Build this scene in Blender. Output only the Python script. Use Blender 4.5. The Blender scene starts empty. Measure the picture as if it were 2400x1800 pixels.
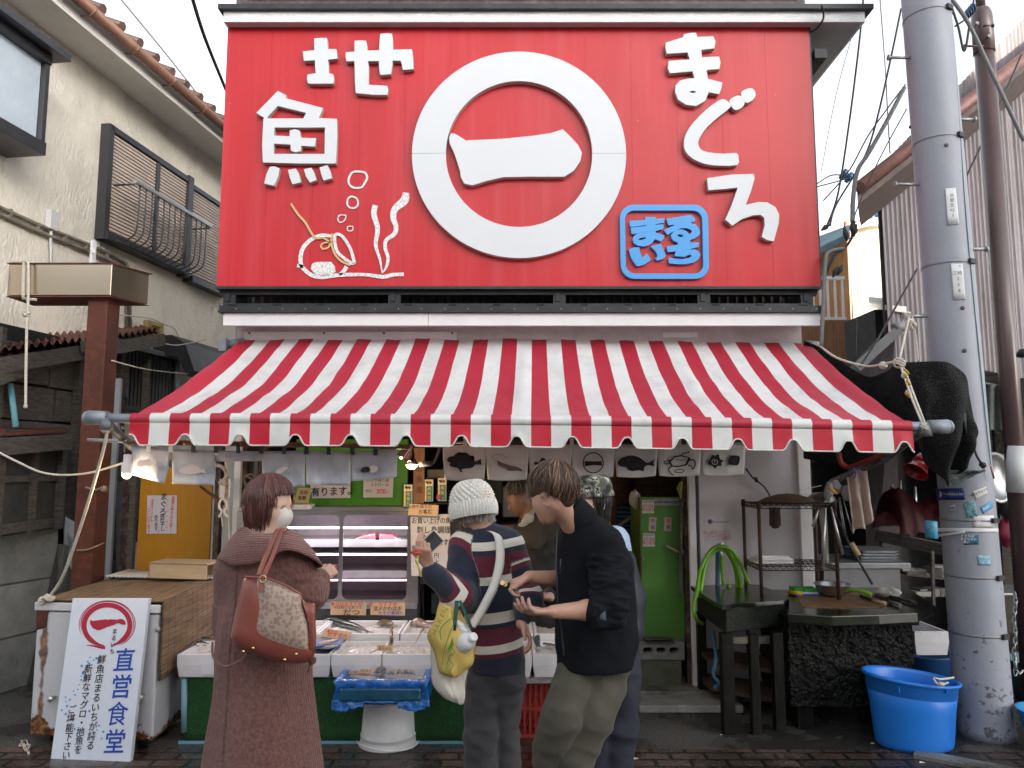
import bpy,bmesh,math,random
import numpy as np
from mathutils import Vector,Matrix,noise as mnoise
random.seed(7)
R=math.radians
SC=bpy.context.scene
COL=SC.collection
F=1750.0;TP=190.0/1750.0;PITCH=math.atan(TP);CH=1.65
cam=bpy.data.cameras.new('camera');co=bpy.data.objects.new('camera',cam);COL.objects.link(co)
co.location=(0,0,CH);co.rotation_euler=(R(90)+PITCH,0,0)
cam.sensor_width=36;cam.lens=F/2400*36;cam.clip_start=0.05;cam.clip_end=500
SC.camera=co
SUN_AZ=R(149)
SUN_EL=R(9.5)
w=bpy.data.worlds.new('World');SC.world=w;w.use_nodes=True
nt=w.node_tree;bg=nt.nodes['Background']
sky=nt.nodes.new('ShaderNodeTexSky');sky.sky_type='NISHITA';sky.sun_disc=False
sky.sun_elevation=SUN_EL;sky.sun_rotation=SUN_AZ;sky.dust_density=3.0;sky.air_density=1.0
hs=nt.nodes.new('ShaderNodeHueSaturation');hs.inputs['Saturation'].default_value=0.22
nt.links.new(sky.outputs[0],hs.inputs['Color']);nt.links.new(hs.outputs[0],bg.inputs['Color'])
bg.inputs['Strength'].default_value=0.15
sun=bpy.data.lights.new('sun','SUN');sun.energy=4.0;sun.angle=R(0.5);sun.color=(1,.86,.66)
so=bpy.data.objects.new('sun',sun);COL.objects.link(so)
sd=Vector((math.sin(SUN_AZ)*math.cos(SUN_EL),math.cos(SUN_AZ)*math.cos(SUN_EL),math.sin(SUN_EL)))
so.rotation_euler=sd.to_track_quat('Z','Y').to_euler();so.location=(0,0,12)
SC.view_settings.view_transform='Standard';SC.view_settings.look='None'
SC.view_settings.exposure=2.22;SC.view_settings.gamma=1
SC.cycles.max_bounces=6;SC.cycles.diffuse_bounces=3;SC.cycles.glossy_bounces=3
SC.cycles.transmission_bounces=4;SC.cycles.transparent_max_bounces=8
SC.cycles.use_denoising=True
def ray(px,py):
 u=(px-1200)/F;v=(900-py)/F
 return Vector((u,math.cos(PITCH)-v*math.sin(PITCH),math.sin(PITCH)+v*math.cos(PITCH)))
def W(px,py,Y):
 d=ray(px,py);s=Y/d.y
 return Vector((d.x*s,Y,CH+d.z*s))
def G(px,py,z=0.0):
 d=ray(px,py);s=(z-CH)/d.z
 return Vector((d.x*s,d.y*s,z))
def srgb(*c):
 if len(c)==1:
  h=c[0];c=[int(h[i:i+2],16)/255 for i in(0,2,4)]
 else:c=[x/255 for x in c]
 return tuple(x/12.92 if x<=.04045 else((x+.055)/1.055)**2.4 for x in c)
# ---- materials
def N(nt,t,**kw):
 n=nt.nodes.new('ShaderNode'+t)
 for k,v in kw.items():
  if k in n.inputs:n.inputs[k].default_value=v
  else:setattr(n,k,v)
 return n
def ramp(nt,stops,interp='LINEAR'):
 r=nt.nodes.new('ShaderNodeValToRGB');cr=r.color_ramp;cr.interpolation=interp
 while len(cr.elements)<len(stops):cr.elements.new(.5)
 for e,(p,c) in zip(cr.elements,stops):
  e.position=p;e.color=(c[0],c[1],c[2],1) if hasattr(c,'__len__') else(c,c,c,1)
 return r
def mat(name,col,rough=.6,metal=0,var=.12,vs=6,bump=0,bs=60,spec=.5,coat=0,dirt=0,dirtcol=(.05,.045,.04),ds=3,stretch=(1,1,1),emit=None,es=1,trans=0,alpha=1,sheen=0):
 m=bpy.data.materials.new(name);m.use_nodes=True;nt=m.node_tree
 b=nt.nodes['Principled BSDF']
 b.inputs['Roughness'].default_value=rough;b.inputs['Metallic'].default_value=metal
 b.inputs['Specular IOR Level'].default_value=spec;b.inputs['Coat Weight'].default_value=coat
 b.inputs['Coat Roughness'].default_value=.15;b.inputs['Sheen Weight'].default_value=sheen
 b.inputs['Transmission Weight'].default_value=trans;b.inputs['Alpha'].default_value=alpha
 tc=N(nt,'TexCoord');mp=N(nt,'Mapping');mp.inputs['Scale'].default_value=stretch
 nt.links.new(tc.outputs['Object'],mp.inputs['Vector'])
 c=(*col[:3],1)
 if var>0:
  n=N(nt,'TexNoise');n.inputs['Scale'].default_value=vs;n.inputs['Detail'].default_value=6;n.inputs['Roughness'].default_value=.65
  nt.links.new(mp.outputs[0],n.inputs['Vector'])
  r=ramp(nt,[(.3,[x*(1-var) for x in col]),(.7,[min(1,x*(1+var)) for x in col])])
  nt.links.new(n.outputs['Fac'],r.inputs[0]);src=r.outputs[0]
 else:
  rgb=N(nt,'RGB');rgb.outputs[0].default_value=c;src=rgb.outputs[0]
 if dirt>0:
  n2=N(nt,'TexNoise');n2.inputs['Scale'].default_value=ds;n2.inputs['Detail'].default_value=9;n2.inputs['Roughness'].default_value=.7
  nt.links.new(mp.outputs[0],n2.inputs['Vector'])
  r2=ramp(nt,[(.48,0),(.72,dirt)]);nt.links.new(n2.outputs['Fac'],r2.inputs[0])
  mx=N(nt,'Mix',data_type='RGBA');nt.links.new(r2.outputs[0],mx.inputs[0]);nt.links.new(src,mx.inputs[6])
  mx.inputs[7].default_value=(*dirtcol,1);src=mx.outputs[2]
 nt.links.new(src,b.inputs['Base Color'])
 if bump>0:
  n3=N(nt,'TexNoise');n3.inputs['Scale'].default_value=bs;n3.inputs['Detail'].default_value=5
  nt.links.new(mp.outputs[0],n3.inputs['Vector'])
  bp=N(nt,'Bump');bp.inputs['Strength'].default_value=bump;bp.inputs['Distance'].default_value=.01
  nt.links.new(n3.outputs['Fac'],bp.inputs['Height']);nt.links.new(bp.outputs[0],b.inputs['Normal'])
 if emit:
  b.inputs['Emission Color'].default_value=(*emit,1);b.inputs['Emission Strength'].default_value=es
 m['src']=1
 return m
def bsdf(m):return m.node_tree.nodes['Principled BSDF']
def basecol_src(m):
 return bsdf(m).inputs['Base Color'].links[0].from_socket
# ---- bmesh shapes
def BM():return bmesh.new()
def box(bm,c,s,rot=None,mi=0):
 M=Matrix.Translation(c)
 if rot is not None:M=M@(rot.to_4x4() if hasattr(rot,'to_4x4') else Matrix.Rotation(rot,4,'Z'))
 r=bmesh.ops.create_cube(bm,size=1,matrix=M@Matrix.Diagonal((s[0],s[1],s[2],1)))
 for f in{f for v in r['verts'] for f in v.link_faces}:f.material_index=mi
 return r['verts']
def bx(bm,a,b,mi=0):
 a=Vector(a);b=Vector(b)
 return box(bm,(a+b)/2,[abs(x) for x in(b-a)],mi=mi)
def frame_from(d,up=Vector((0,0,1))):
 d=d.normalized()
 if abs(d.dot(up))>.98:up=Vector((0,1,0))
 x=up.cross(d).normalized();y=d.cross(x)
 return x,y
def tube(bm,pts,r,seg=8,cap=True,mi=0,flat=None):
 pts=[Vector(p) for p in pts];n=len(pts)
 rs=r if hasattr(r,'__len__') else[r]*n
 rings=[];x=None
 for i,p in enumerate(pts):
  d=(pts[min(i+1,n-1)]-pts[max(i-1,0)])
  if d.length<1e-9:d=Vector((0,0,1))
  if x is None:x,y=frame_from(d)
  else:
   dn=d.normalized();x=(x-dn*x.dot(dn)).normalized();y=dn.cross(x)
  fx,fy=(1,1) if flat is None else flat
  rings.append([bm.verts.new(p+(x*math.cos(2*math.pi*k/seg)*fx+y*math.sin(2*math.pi*k/seg)*fy)*rs[i]) for k in range(seg)])
 for a,b in zip(rings,rings[1:]):
  for k in range(seg):
   f=bm.faces.new((a[k],a[(k+1)%seg],b[(k+1)%seg],b[k]));f.smooth=True;f.material_index=mi
 if cap:
  f=bm.faces.new(rings[0][::-1]);f.material_index=mi
  f=bm.faces.new(rings[-1]);f.material_index=mi
 return rings
def bar(bm,a,b,w,h,up=Vector((0,0,1)),mi=0):
 a=Vector(a);b=Vector(b);d=b-a;x,y=frame_from(d,up)
 M=Matrix((x,y,d.normalized())).transposed().to_4x4();M.translation=(a+b)/2
 r=bmesh.ops.create_cube(bm,size=1,matrix=M@Matrix.Diagonal((w,h,d.length,1)))
 for f in{f for v in r['verts'] for f in v.link_faces}:f.material_index=mi
def lathe(bm,prof,c=(0,0,0),seg=32,axis=None,sx=1,sy=1,mi=0,cap0=True,cap1=False):
 c=Vector(c);M=Matrix.Identity(3) if axis is None else Vector((0,0,1)).rotation_difference(Vector(axis)).to_matrix()
 rings=[]
 for r,z in prof:
  rings.append([bm.verts.new(c+M@Vector((r*sx*math.cos(2*math.pi*k/seg),r*sy*math.sin(2*math.pi*k/seg),z))) for k in range(seg)])
 for a,b in zip(rings,rings[1:]):
  for k in range(seg):
   f=bm.faces.new((a[k],a[(k+1)%seg],b[(k+1)%seg],b[k]));f.smooth=True;f.material_index=mi
 if cap0:bm.faces.new(rings[0][::-1]).material_index=mi
 if cap1:bm.faces.new(rings[-1]).material_index=mi
 return rings
def quad(bm,pts,mi=0):
 f=bm.faces.new([bm.verts.new(p) for p in pts]);f.material_index=mi;return f
def grid(bm,fn,nu,nv,mi=0,smooth=True):
 vs=[[bm.verts.new(fn(i/nu,j/nv)) for j in range(nv+1)] for i in range(nu+1)]
 for i in range(nu):
  for j in range(nv):
   f=bm.faces.new((vs[i][j],vs[i+1][j],vs[i+1][j+1],vs[i][j+1]));f.smooth=smooth;f.material_index=mi
 return vs
def smooth_loop(pts,n=4,closed=True):
 """Catmull-Rom through 2D/3D points."""
 P=[Vector(p) for p in pts];out=[];m=len(P)
 for i in range(m if closed else m-1):
  g=(lambda k:P[k%m]) if closed else(lambda k:P[max(0,min(m-1,k))])
  p0,p1,p2,p3=g(i-1),g(i),g(i+1),g(i+2)
  for k in range(n):
   t=k/n
   out.append(.5*((2*p1)+(p2-p0)*t+(2*p0-5*p1+4*p2-p3)*t*t+(3*p1-p0-3*p2+p3)*t**3))
 if not closed:out.append(P[-1])
 return out
def prism(bm,outer,holes,to3d,depth,nrm,mi=0):
 """outer/holes: 2D loops; to3d: 2D -> front plane point; extruded by depth along -nrm (behind)."""
 loops=[outer]+list(holes);es=[];b2=bmesh.new()
 for lp in loops:
  vs=[b2.verts.new((p[0],p[1],0)) for p in lp]
  for a,b in zip(vs,vs[1:]+vs[:1]):es.append(b2.edges.new((a,b)))
 bmesh.ops.triangle_fill(b2,use_beauty=True,use_dissolve=False,edges=es)
 b2.verts.index_update()
 front={};back={}
 for v in b2.verts:
  p=to3d((v.co.x,v.co.y));front[v.index]=bm.verts.new(p)
  if depth:back[v.index]=bm.verts.new(p-Vector(nrm)*depth)
 n=Vector(nrm)
 for f in b2.faces:
  ids=[v.index for v in f.verts];a,b,c=[front[i].co for i in ids[:3]]
  if(b-a).cross(c-a).dot(n)<0:ids=ids[::-1]
  bm.faces.new([front[i] for i in ids]).material_index=mi
  if depth:bm.faces.new([back[i] for i in ids[::-1]]).material_index=mi
 if depth:
  for e in b2.edges:
   if len(e.link_faces)==1:
    a,b=e.verts[0].index,e.verts[1].index
    bm.faces.new((front[a],front[b],back[b],back[a])).material_index=mi
 b2.free()
# ---- objects
def obj(name,bm,m,parent=None,bevel=0,smooth=False,auto=None):
 bmesh.ops.recalc_face_normals(bm,faces=bm.faces)
 me=bpy.data.meshes.new(name);bm.to_mesh(me);bm.free()
 return objm(name,me,m,parent,bevel,smooth)
def objm(name,me,m,parent=None,bevel=0,smooth=False):
 ms=m if isinstance(m,(list,tuple)) else[m]
 for x in ms:me.materials.append(x)
 o=bpy.data.objects.new(name,me);COL.objects.link(o)
 if smooth:
  for p in me.polygons:p.use_smooth=True
 if parent:
  o.parent=parent
  r=parent
  T=Matrix.Identity(4)
  while r is not None:T=T@r.matrix_basis if r.parent is None else T;r=r.parent
  if parent.parent is None:o.matrix_parent_inverse=parent.matrix_basis.inverted()
  else:o.matrix_parent_inverse=Matrix.Identity(4)
 if bevel:
  b=o.modifiers.new('bevel','BEVEL');b.width=bevel;b.segments=2;b.limit_method='ANGLE';b.angle_limit=R(40)
  b.harden_normals=False
 return o
def thing(name,label,cat,loc=(0,0,0),group=None):
 o=bpy.data.objects.new(name,None);COL.objects.link(o);o.location=loc;o.empty_display_size=.1
 o.matrix_basis=Matrix.Translation(loc)
 o['label']=label;o['category']=cat
 if group:o['group']=group
 return o
def tag(o,label,cat,group=None,kind=None):
 o['label']=label;o['category']=cat
 if group:o['group']=group
 if kind:o['kind']=kind
# move the origin to the base of the thing
 me=o.data;n=len(me.vertices);a=np.empty(n*3);me.vertices.foreach_get('co',a);a=a.reshape(-1,3)
 c=Vector(((a[:,0].min()+a[:,0].max())/2,(a[:,1].min()+a[:,1].max())/2,a[:,2].min()))
 me.transform(Matrix.Translation(-c));o.location=c
 return o
def struct(name,bm,m,**k):
 o=obj(name,bm,m,**k);o['kind']='structure';return o
def copy_tree(o,parent=None):
 c=o.copy();COL.objects.link(c)
 if parent:c.parent=parent
 for ch in list(o.children):copy_tree(ch,c)
 return c
# ---- lettering
def txt_data(s,size,bold=0.,shear=0.):
 cu=bpy.data.curves.new('t','FONT');cu.body=s;cu.size=size;cu.align_x='CENTER';cu.align_y='CENTER'
 cu.offset=bold*size;cu.shear=shear;cu.resolution_u=3
 to=bpy.data.objects.new('t',cu);COL.objects.link(to)
 me=bpy.data.meshes.new_from_object(to)
 bpy.data.objects.remove(to);bpy.data.curves.remove(cu)
 return me
def txt(bm,s,c,size,right=(1,0,0),up=(0,0,1),bold=0.,shear=0.,mi=0,sx=1.,rot=0.,off=0.):
 """flat lettering centred at c; +off towards the viewer along right x up"""
 me=txt_data(s,size,bold,shear)
 r=Vector(right).normalized();u=Vector(up).normalized();n=r.cross(u)
 M=Matrix((r,u,n)).transposed().to_4x4();M.translation=Vector(c)+n*off
 M=M@Matrix.Rotation(rot,4,'Z')@Matrix.Diagonal((sx,1,1,1))
 n0=len(me.vertices);vs=[bm.verts.new(M@v.co) for v in me.vertices]
 for p in me.polygons:
  try:f=bm.faces.new([vs[i] for i in p.vertices]);f.material_index=mi
  except ValueError:pass
 bpy.data.meshes.remove(me)
def vtxt(bm,s,c,size,step,**k):
 """vertical line of characters starting at c going down"""
 up=Vector(k.get('up',(0,0,1))).normalized();rt=Vector(k.get('right',(1,0,0))).normalized();lean=k.pop('lean',0)
 for i,ch in enumerate(s):
  txt(bm,ch,Vector(c)-up*step*i+rt*lean*i,size,**k)
# == extra geometry helpers
def hexa(bm,p,mi=0):
 """8 corners: 4 bottom (ccw) then 4 top"""
 v=[bm.verts.new(q) for q in p]
 for i in((3,2,1,0),(4,5,6,7),(0,1,5,4),(1,2,6,5),(2,3,7,6),(3,0,4,7)):
  bm.faces.new([v[k] for k in i]).material_index=mi
def corr(bm,p00,p10,p01,p11,n,amp,nrm,nv=1,mi=0,wob=0,prof='sin'):
 """corrugated sheet, ribs run from p0x to p1x direction v"""
 nrm=Vector(nrm).normalized();k=6 if prof=='sin' else 4;m=n*k
 def fn(u,v):
  p=p00.lerp(p10,u).lerp(p01.lerp(p11,u),v);ph=u*n%1
  if prof=='sin':h=math.sin(ph*2*math.pi)
  else:h=1 if ph<.24 else-1 if .26<ph<.99 else 0
  j=mnoise.noise(p*3)*wob
  return p+nrm*(amp*h+j)
 return grid(bm,fn,m,nv,mi,smooth=(prof=='sin'))
def sag(a,b,s,n=12):
 a=Vector(a);b=Vector(b)
 return[a.lerp(b,i/n)-Vector((0,0,s*4*(i/n)*(1-i/n))) for i in range(n+1)]
def wob(pts,a,f=3,seed=0):
 return[Vector(p)+Vector((mnoise.noise(Vector(p)*f+Vector((seed,0,0))),mnoise.noise(Vector(p)*f+Vector((0,seed+9,0))),mnoise.noise(Vector(p)*f+Vector((0,0,seed+5)))))*a for p in pts]
# == common materials
def add_bricks(m,scale,c1,c2,mortar,ms=.02,bw=.5,rh=.25,bump=.4,coords='Object',squash=.5,rot=None):
 nt=m.node_tree;b=bsdf(m);tc=N(nt,'TexCoord');mp=N(nt,'Mapping');nt.links.new(tc.outputs[coords],mp.inputs[0])
 if rot:mp.inputs['Rotation'].default_value=rot
 bt=N(nt,'TexBrick');bt.inputs['Scale'].default_value=scale;bt.inputs['Mortar Size'].default_value=ms
 bt.inputs['Brick Width'].default_value=bw;bt.inputs['Row Height'].default_value=rh;bt.offset=squash
 bt.inputs['Color1'].default_value=(*c1,1);bt.inputs['Color2'].default_value=(*c2,1);bt.inputs['Mortar'].default_value=(*mortar,1)
 nt.links.new(mp.outputs[0],bt.inputs[0])
 old=b.inputs['Base Color'].links[0].from_socket
 mx=N(nt,'Mix',data_type='RGBA',blend_type='MULTIPLY');mx.inputs[0].default_value=1
 nt.links.new(old,mx.inputs[6]);nt.links.new(bt.outputs['Color'],mx.inputs[7]);nt.links.new(mx.outputs[2],b.inputs['Base Color'])
 bp=N(nt,'Bump');bp.inputs['Strength'].default_value=bump;bp.inputs['Distance'].default_value=.01;bp.invert=True
 nt.links.new(bt.outputs['Fac'],bp.inputs['Height'])
 l=b.inputs['Normal'].links
 if l:nt.links.new(l[0].from_socket,bp.inputs['Normal'])
 nt.links.new(bp.outputs[0],b.inputs['Normal'])
 return m
def wetness(m,scale=1.2,lo=.08,hi=.6,dark=.45,thr=(.42,.58)):
 """patches of standing damp: darker and glossier"""
 nt=m.node_tree;b=bsdf(m);tc=N(nt,'TexCoord');n=N(nt,'TexNoise');n.inputs['Scale'].default_value=scale;n.inputs['Detail'].default_value=8;n.inputs['Roughness'].default_value=.62
 nt.links.new(tc.outputs['Object'],n.inputs[0])
 r=ramp(nt,[(thr[0],hi),(thr[1],lo)]);nt.links.new(n.outputs[0],r.inputs[0]);nt.links.new(r.outputs[0],b.inputs['Roughness'])
 r2=ramp(nt,[(thr[0],1.),(thr[1],dark)]);nt.links.new(n.outputs[0],r2.inputs[0])
 old=b.inputs['Base Color'].links[0].from_socket
 mx=N(nt,'Mix',data_type='RGBA',blend_type='MULTIPLY');mx.inputs[0].default_value=1
 nt.links.new(old,mx.inputs[6]);nt.links.new(r2.outputs[0],mx.inputs[7]);nt.links.new(mx.outputs[2],b.inputs['Base Color'])
 return m
def rusty(m,scale=4,thr=(.5,.62),c1=(.12,.035,.012),c2=(.28,.1,.03)):
 nt=m.node_tree;b=bsdf(m);tc=N(nt,'TexCoord');n=N(nt,'TexNoise');n.inputs['Scale'].default_value=scale;n.inputs['Detail'].default_value=10;n.inputs['Roughness'].default_value=.72
 nt.links.new(tc.outputs['Object'],n.inputs[0]);r=ramp(nt,[(thr[0],0),(thr[1],1)]);nt.links.new(n.outputs[0],r.inputs[0])
 n2=N(nt,'TexNoise');n2.inputs['Scale'].default_value=scale*8;nt.links.new(tc.outputs['Object'],n2.inputs[0])
 rc=ramp(nt,[(.35,c1),(.65,c2)]);nt.links.new(n2.outputs[0],rc.inputs[0])
 old=b.inputs['Base Color'].links[0].from_socket
 mx=N(nt,'Mix',data_type='RGBA');nt.links.new(r.outputs[0],mx.inputs[0]);nt.links.new(old,mx.inputs[6]);nt.links.new(rc.outputs[0],mx.inputs[7])
 nt.links.new(mx.outputs[2],b.inputs['Base Color'])
 return m
M_asph=wetness(mat('asphalt',(.085,.08,.076),.75,var=.6,vs=70,bump=1.5,bs=80,dirt=.6,dirtcol=(.035,.034,.033),ds=2.2),1.6,.08,.7,.45,(.42,.52))
M_pave=wetness(add_bricks(mat('brick_paving',(.42,.42,.42),.6,var=.6,vs=60,bump=1.2,bs=90),1,(.34,.21,.17),(.22,.17,.15),(.05,.05,.04),.012,.2,.1,.9),1.8,.08,.55,.5,(.42,.52))
M_conc=mat('concrete',(.25,.25,.24),.85,var=.2,vs=7,bump=.5,bs=80,dirt=.6,ds=3)
M_concwet=wetness(mat('wet_concrete',(.2,.2,.18),.7,var=.25,vs=7,bump=.5,bs=80,dirt=.8,ds=3),3,.15,.6,.5)
M_stucco=mat('rough_stucco',(.86,.80,.70),.9,var=.10,vs=1.5,bump=1.0,bs=40,dirt=.4,dirtcol=(.30,.28,.25),ds=1.6,stretch=(1,1,.55))
M_stucco.node_tree.nodes['Bump'].inputs['Distance'].default_value=.02
M_bronze=mat('bronze_aluminium',(.075,.075,.085),.4,.6,var=.1)
M_blacksteel=mat('black_steel',(.025,.027,.032),.45,.3,var=.25,dirt=.3,dirtcol=(.1,.1,.1),ds=8)
M_darkgap=mat('dark_gap',(.012,.011,.011),.8)
M_whitepaint=mat('white_paint',(.74,.74,.76),.55,var=.04,bump=.1,bs=40,dirt=.25,dirtcol=(.45,.43,.42),ds=4)
M_whitetex=mat('white_textured_render',(.76,.77,.79),.8,var=.05,vs=10,bump=.7,bs=70)
M_soffit=mat('soffit_board',(.75,.73,.69),.7,var=.06)
M_copper=mat('copper_gutter',(.27,.145,.105),.45,.3,var=.25,vs=4)
M_tile=mat('roof_tile',(.13,.075,.06),.5,var=.4,vs=6)
M_galv=mat('galvanised_steel',(.36,.38,.4),.45,.7,var=.2,vs=20)
M_alu=mat('aluminium',(.6,.62,.64),.35,.9,var=.1)
M_rope=mat('cotton_rope',(.6,.57,.5),.95,var=.2,vs=80,bump=.5,bs=200)
M_cable=mat('black_cable',(.02,.022,.028),.6)
M_gcable=mat('grey_cable',(.17,.17,.18),.6)
M_oldwood=mat('weathered_wood',(.105,.092,.08),.9,var=.5,vs=5,bump=.8,bs=30,stretch=(2,2,14),dirt=.5,ds=3)
M_oldwoodH=mat('weathered_board',(.115,.1,.09),.9,var=.55,vs=4,bump=.8,bs=25,stretch=(3,3,16),dirt=.6,ds=2)
M_rustroof=rusty(mat('rusty_sheet',(.1,.03,.025),.6,.2,var=.4,vs=6,bump=.3),3,(.4,.6),(.05,.018,.014),(.2,.06,.035))
M_rustpost=rusty(mat('red_oxide_paint',(.1,.028,.018),.45,.2,var=.45,vs=3,bump=.2),2.5,(.42,.66),(.035,.012,.009),(.13,.035,.018))
M_pvcgrey=mat('grey_plastic_pipe',(.32,.34,.37),.4,var=.1)
# == ground
bm=BM();bx(bm,(-40,-12,-.3),(40,60,0));struct('ground',bm,M_asph)
bm=BM()
quad(bm,[(-7,-3,.004),(7,-3,.004),(7,4.5,.004),(-7,4.62,.004)])
struct('pavement',bm,M_pave)
bm=BM();bar(bm,(2.3,4.47,.012),(3.6,3.6,.012),.11,.02);struct('kerb',bm,M_concwet)
bm=BM();bx(bm,(-2.1,5.45,0),(2.2,10,.07));struct('shop_floor',bm,M_concwet)
bm=BM();bx(bm,(.85,5.2,0.0),(1.55,5.45,.05));struct('door_step',bm,M_conc,bevel=.01)
# == unseen houses behind the camera, added and sized to put the lane in shade
M_house=mat('pale_siding',(.5,.48,.45),.8,var=.1)
def far_house(name,label,x0,x1,y0,y1,h,m):
 t=thing(name,label,'house',((x0+x1)/2,y1,0))
 b=BM();bx(b,(x0,y0,0),(x1,y1,h));obj('wall',b,m,t)
 b=BM();bx(b,(x0-.1,y0-.1,h),(x1+.1,y1+.1,h+.15));obj('roof',b,M_conc,t)
 for k in range(int((x1-x0)/2)):
  for z in(1,3.6):
   b=BM();bx(b,(x0+.5+2*k,y1,z),(x0+1.6+2*k,y1+.05,z+1.2));obj('window',b,M_bronze,t)
far_house('shade_house','unseen pale flat roofed house added behind the viewer to shade the lane',-18,6.95,-17,-12,8.0,M_house)
far_house('shade_house','taller unseen pale house added behind the viewer to shade the right side',7.0,19.3,-18,-12,10.4,M_house)
# == left house
HC,HK=-5.0,.13
hd=Vector((HK,1,0)).normalized();hn=Vector((1,-HK,0)).normalized()
def HPt(Y,z,off=0.):return Vector((HC+HK*Y,Y,z))+hn*off
def HS(px,off=0.):
 """wall coordinate Y seen at pixel column px on the wall pushed out by off"""
 c=HC+off*math.sqrt(1+HK*HK);u=(px-1200)/F
 return c/(u/(math.cos(PITCH))-HK) if False else c/(u-HK)
def HX(px,py,off=0.):
 d=ray(px,py);c=HC+off*math.sqrt(1+HK*HK);s=c/(d.x-HK*d.y)
 return s*d.y,CH+s*d.z
def hbox(bm,Y0,Y1,z0,z1,o0,o1,mi=0):
 hexa(bm,[HPt(Y0,z0,o0),HPt(Y1,z0,o0),HPt(Y1,z0,o1),HPt(Y0,z0,o1),HPt(Y0,z1,o0),HPt(Y1,z1,o0),HPt(Y1,z1,o1),HPt(Y0,z1,o1)],mi)
house=thing('stucco_house','two storey house with rough beige stucco wall and copper gutter, left of the shop','house',HPt(8,0))
bm=BM();hbox(bm,3.6,17,0,5.53,-4,0);obj('wall',bm,M_stucco,house)
bm=BM();hbox(bm,3.4,17.3,5.51,5.6,-.3,.40);obj('eave',bm,M_soffit,house)
bm=BM();hbox(bm,3.4,17.3,5.48,5.64,.40,.425);hbox(bm,3.4,17.3,5.64,5.68,.3,.46);obj('fascia',bm,M_soffit,house)
bm=BM();tube(bm,[HPt(3.4,5.61,.51),HPt(17.3,5.61,.51)],.052,10)
for k in range(22):tube(bm,[HPt(3.8+.6*k,5.56,.40),HPt(3.8+.6*k,5.545,.51),HPt(3.8+.6*k,5.61,.58)],.008,5)
obj('gutter',bm,M_copper,house)
bm=BM()
hexa(bm,[HPt(3.3,5.68,-.8),HPt(17.4,5.68,-.8),HPt(17.4,5.68,.46),HPt(3.3,5.68,.46),HPt(3.3,6.2,-.8),HPt(17.4,6.2,-.8),HPt(17.4,5.71,.46),HPt(3.3,5.71,.46)])
k=3.4
while k<17.3:
 tube(bm,[HPt(k,5.72,.50),HPt(k,6.22,-.75)],.05,8);k+=.27
obj('roof',bm,M_tile,house)
# bay window with frosted glass
M_frost=mat('frosted_glass',(.52,.6,.68),.12,var=.12,vs=2.5,bump=.6,bs=90,coat=.6)
Y1,zt=HX(122,142,.32);_,zb=HX(108,372,.32);Y0=4.6
bm=BM();hbox(bm,Y0,Y1-.05,zb+.1,zt-.06,.0,.30);obj('window_pane',bm,M_frost,house)
bm=BM()
hbox(bm,Y0,Y1,zt-.07,zt,0,.36);hbox(bm,Y0,Y1,zb,zb+.11,0,.36)
for a in(Y1-.045,Y1-.74,Y1-.79):hbox(bm,a,a+.045,zb+.11,zt-.07,.0,.345)
hbox(bm,Y0,Y1+.09,zt+.002,zt+.06,0,.46)
obj('window_frame',bm,M_bronze,house,bevel=.004)
# shuttered window
M_slat=mat('brown_shutter_slats',(.62,.52,.45),.5,var=.1)
Ya,za=HX(264,292,.1);Yb,zb2=HX(450,412,.1);Yc=Yb+.95;z1=za;_,z0=HX(264,568,.1)
wn=[]
def shutter(Ya,Yb,z0,z1):
 n=int((z1-z0)/.036);b=BM()
 for i in range(n):
  z=z0+(i+.5)*(z1-z0)/n
  hexa(b,[HPt(Ya,z-.009,.02),HPt(Yb,z-.009,.02),HPt(Yb,z-.014,.075),HPt(Ya,z-.014,.075),HPt(Ya,z+.012,.02),HPt(Yb,z+.012,.02),HPt(Yb,z+.008,.075),HPt(Ya,z+.008,.075)])
 return b
Ym=(Ya+Yb)/2+.1
fr=obj('shutter_frame',(lambda b:(hbox(b,Ya-.02,Ya+.05,z0,z1,0,.10),hbox(b,Yb-.05,Yb+.05,z0-.02,z1+.02,0,.11),hbox(b,Ya,Yb,z1-.06,z1,0,.1),hbox(b,Ya,Yb,z0,z0+.08,0,.13),hbox(b,Ym-.03,Ym+.03,z0,z1,.0,.09),hbox(b,Yb+.08,Yc,z1-.1,z1-.05,0,.1),hbox(b,Yb+.08,Yc,z0-.05,z0+.02,0,.13),hbox(b,Ya,Yb,z0+.08,z1-.06,-.02,.012),hbox(b,Yb+.08,Yc,z0,z1-.1,-.02,.012),b)[-1])(BM()),M_bronze,house)
obj('shutter',shutter(Ya+.05,Ym-.03,z0+.08,z1-.06),M_slat,house)
obj('shutter',shutter(Ym+.03,Yb-.05,z0+.08,z1-.06),M_slat,house)
obj('shutter',shutter(Yb+.08,Yc,z0+.02,z1-.1),M_slat,house)
bm=BM();zr=z0+.62
hexa_z=zr
bar(bm,HPt(Ya+.12,zr,.30),HPt(Yb+.12,zr,.30),.05,.035);obj('top_rail',bm,M_alu,house);bm=BM()
for k in range(13):
 y=Ya+.2+k*(Yb-Ya-.12)/12.5
 tube(bm,smooth_loop([HPt(y,zr,.30),HPt(y,z0+.30,.30),HPt(y,z0+.10,.27),HPt(y,z0+.02,.12)],4,False),.008,5)
tube(bm,[HPt(Ya+.12,z0+.02,.13),HPt(Yb+.1,z0+.02,.13)],.01,5)
tube(bm,[HPt(Ya+.12,zr-.03,.05),HPt(Ya+.12,zr-.03,.3)],.01,5);tube(bm,[HPt(Yb+.1,zr-.03,.05),HPt(Yb+.1,zr-.03,.3)],.01,5)
obj('balcony_rail',bm,M_bronze,house)
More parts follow.
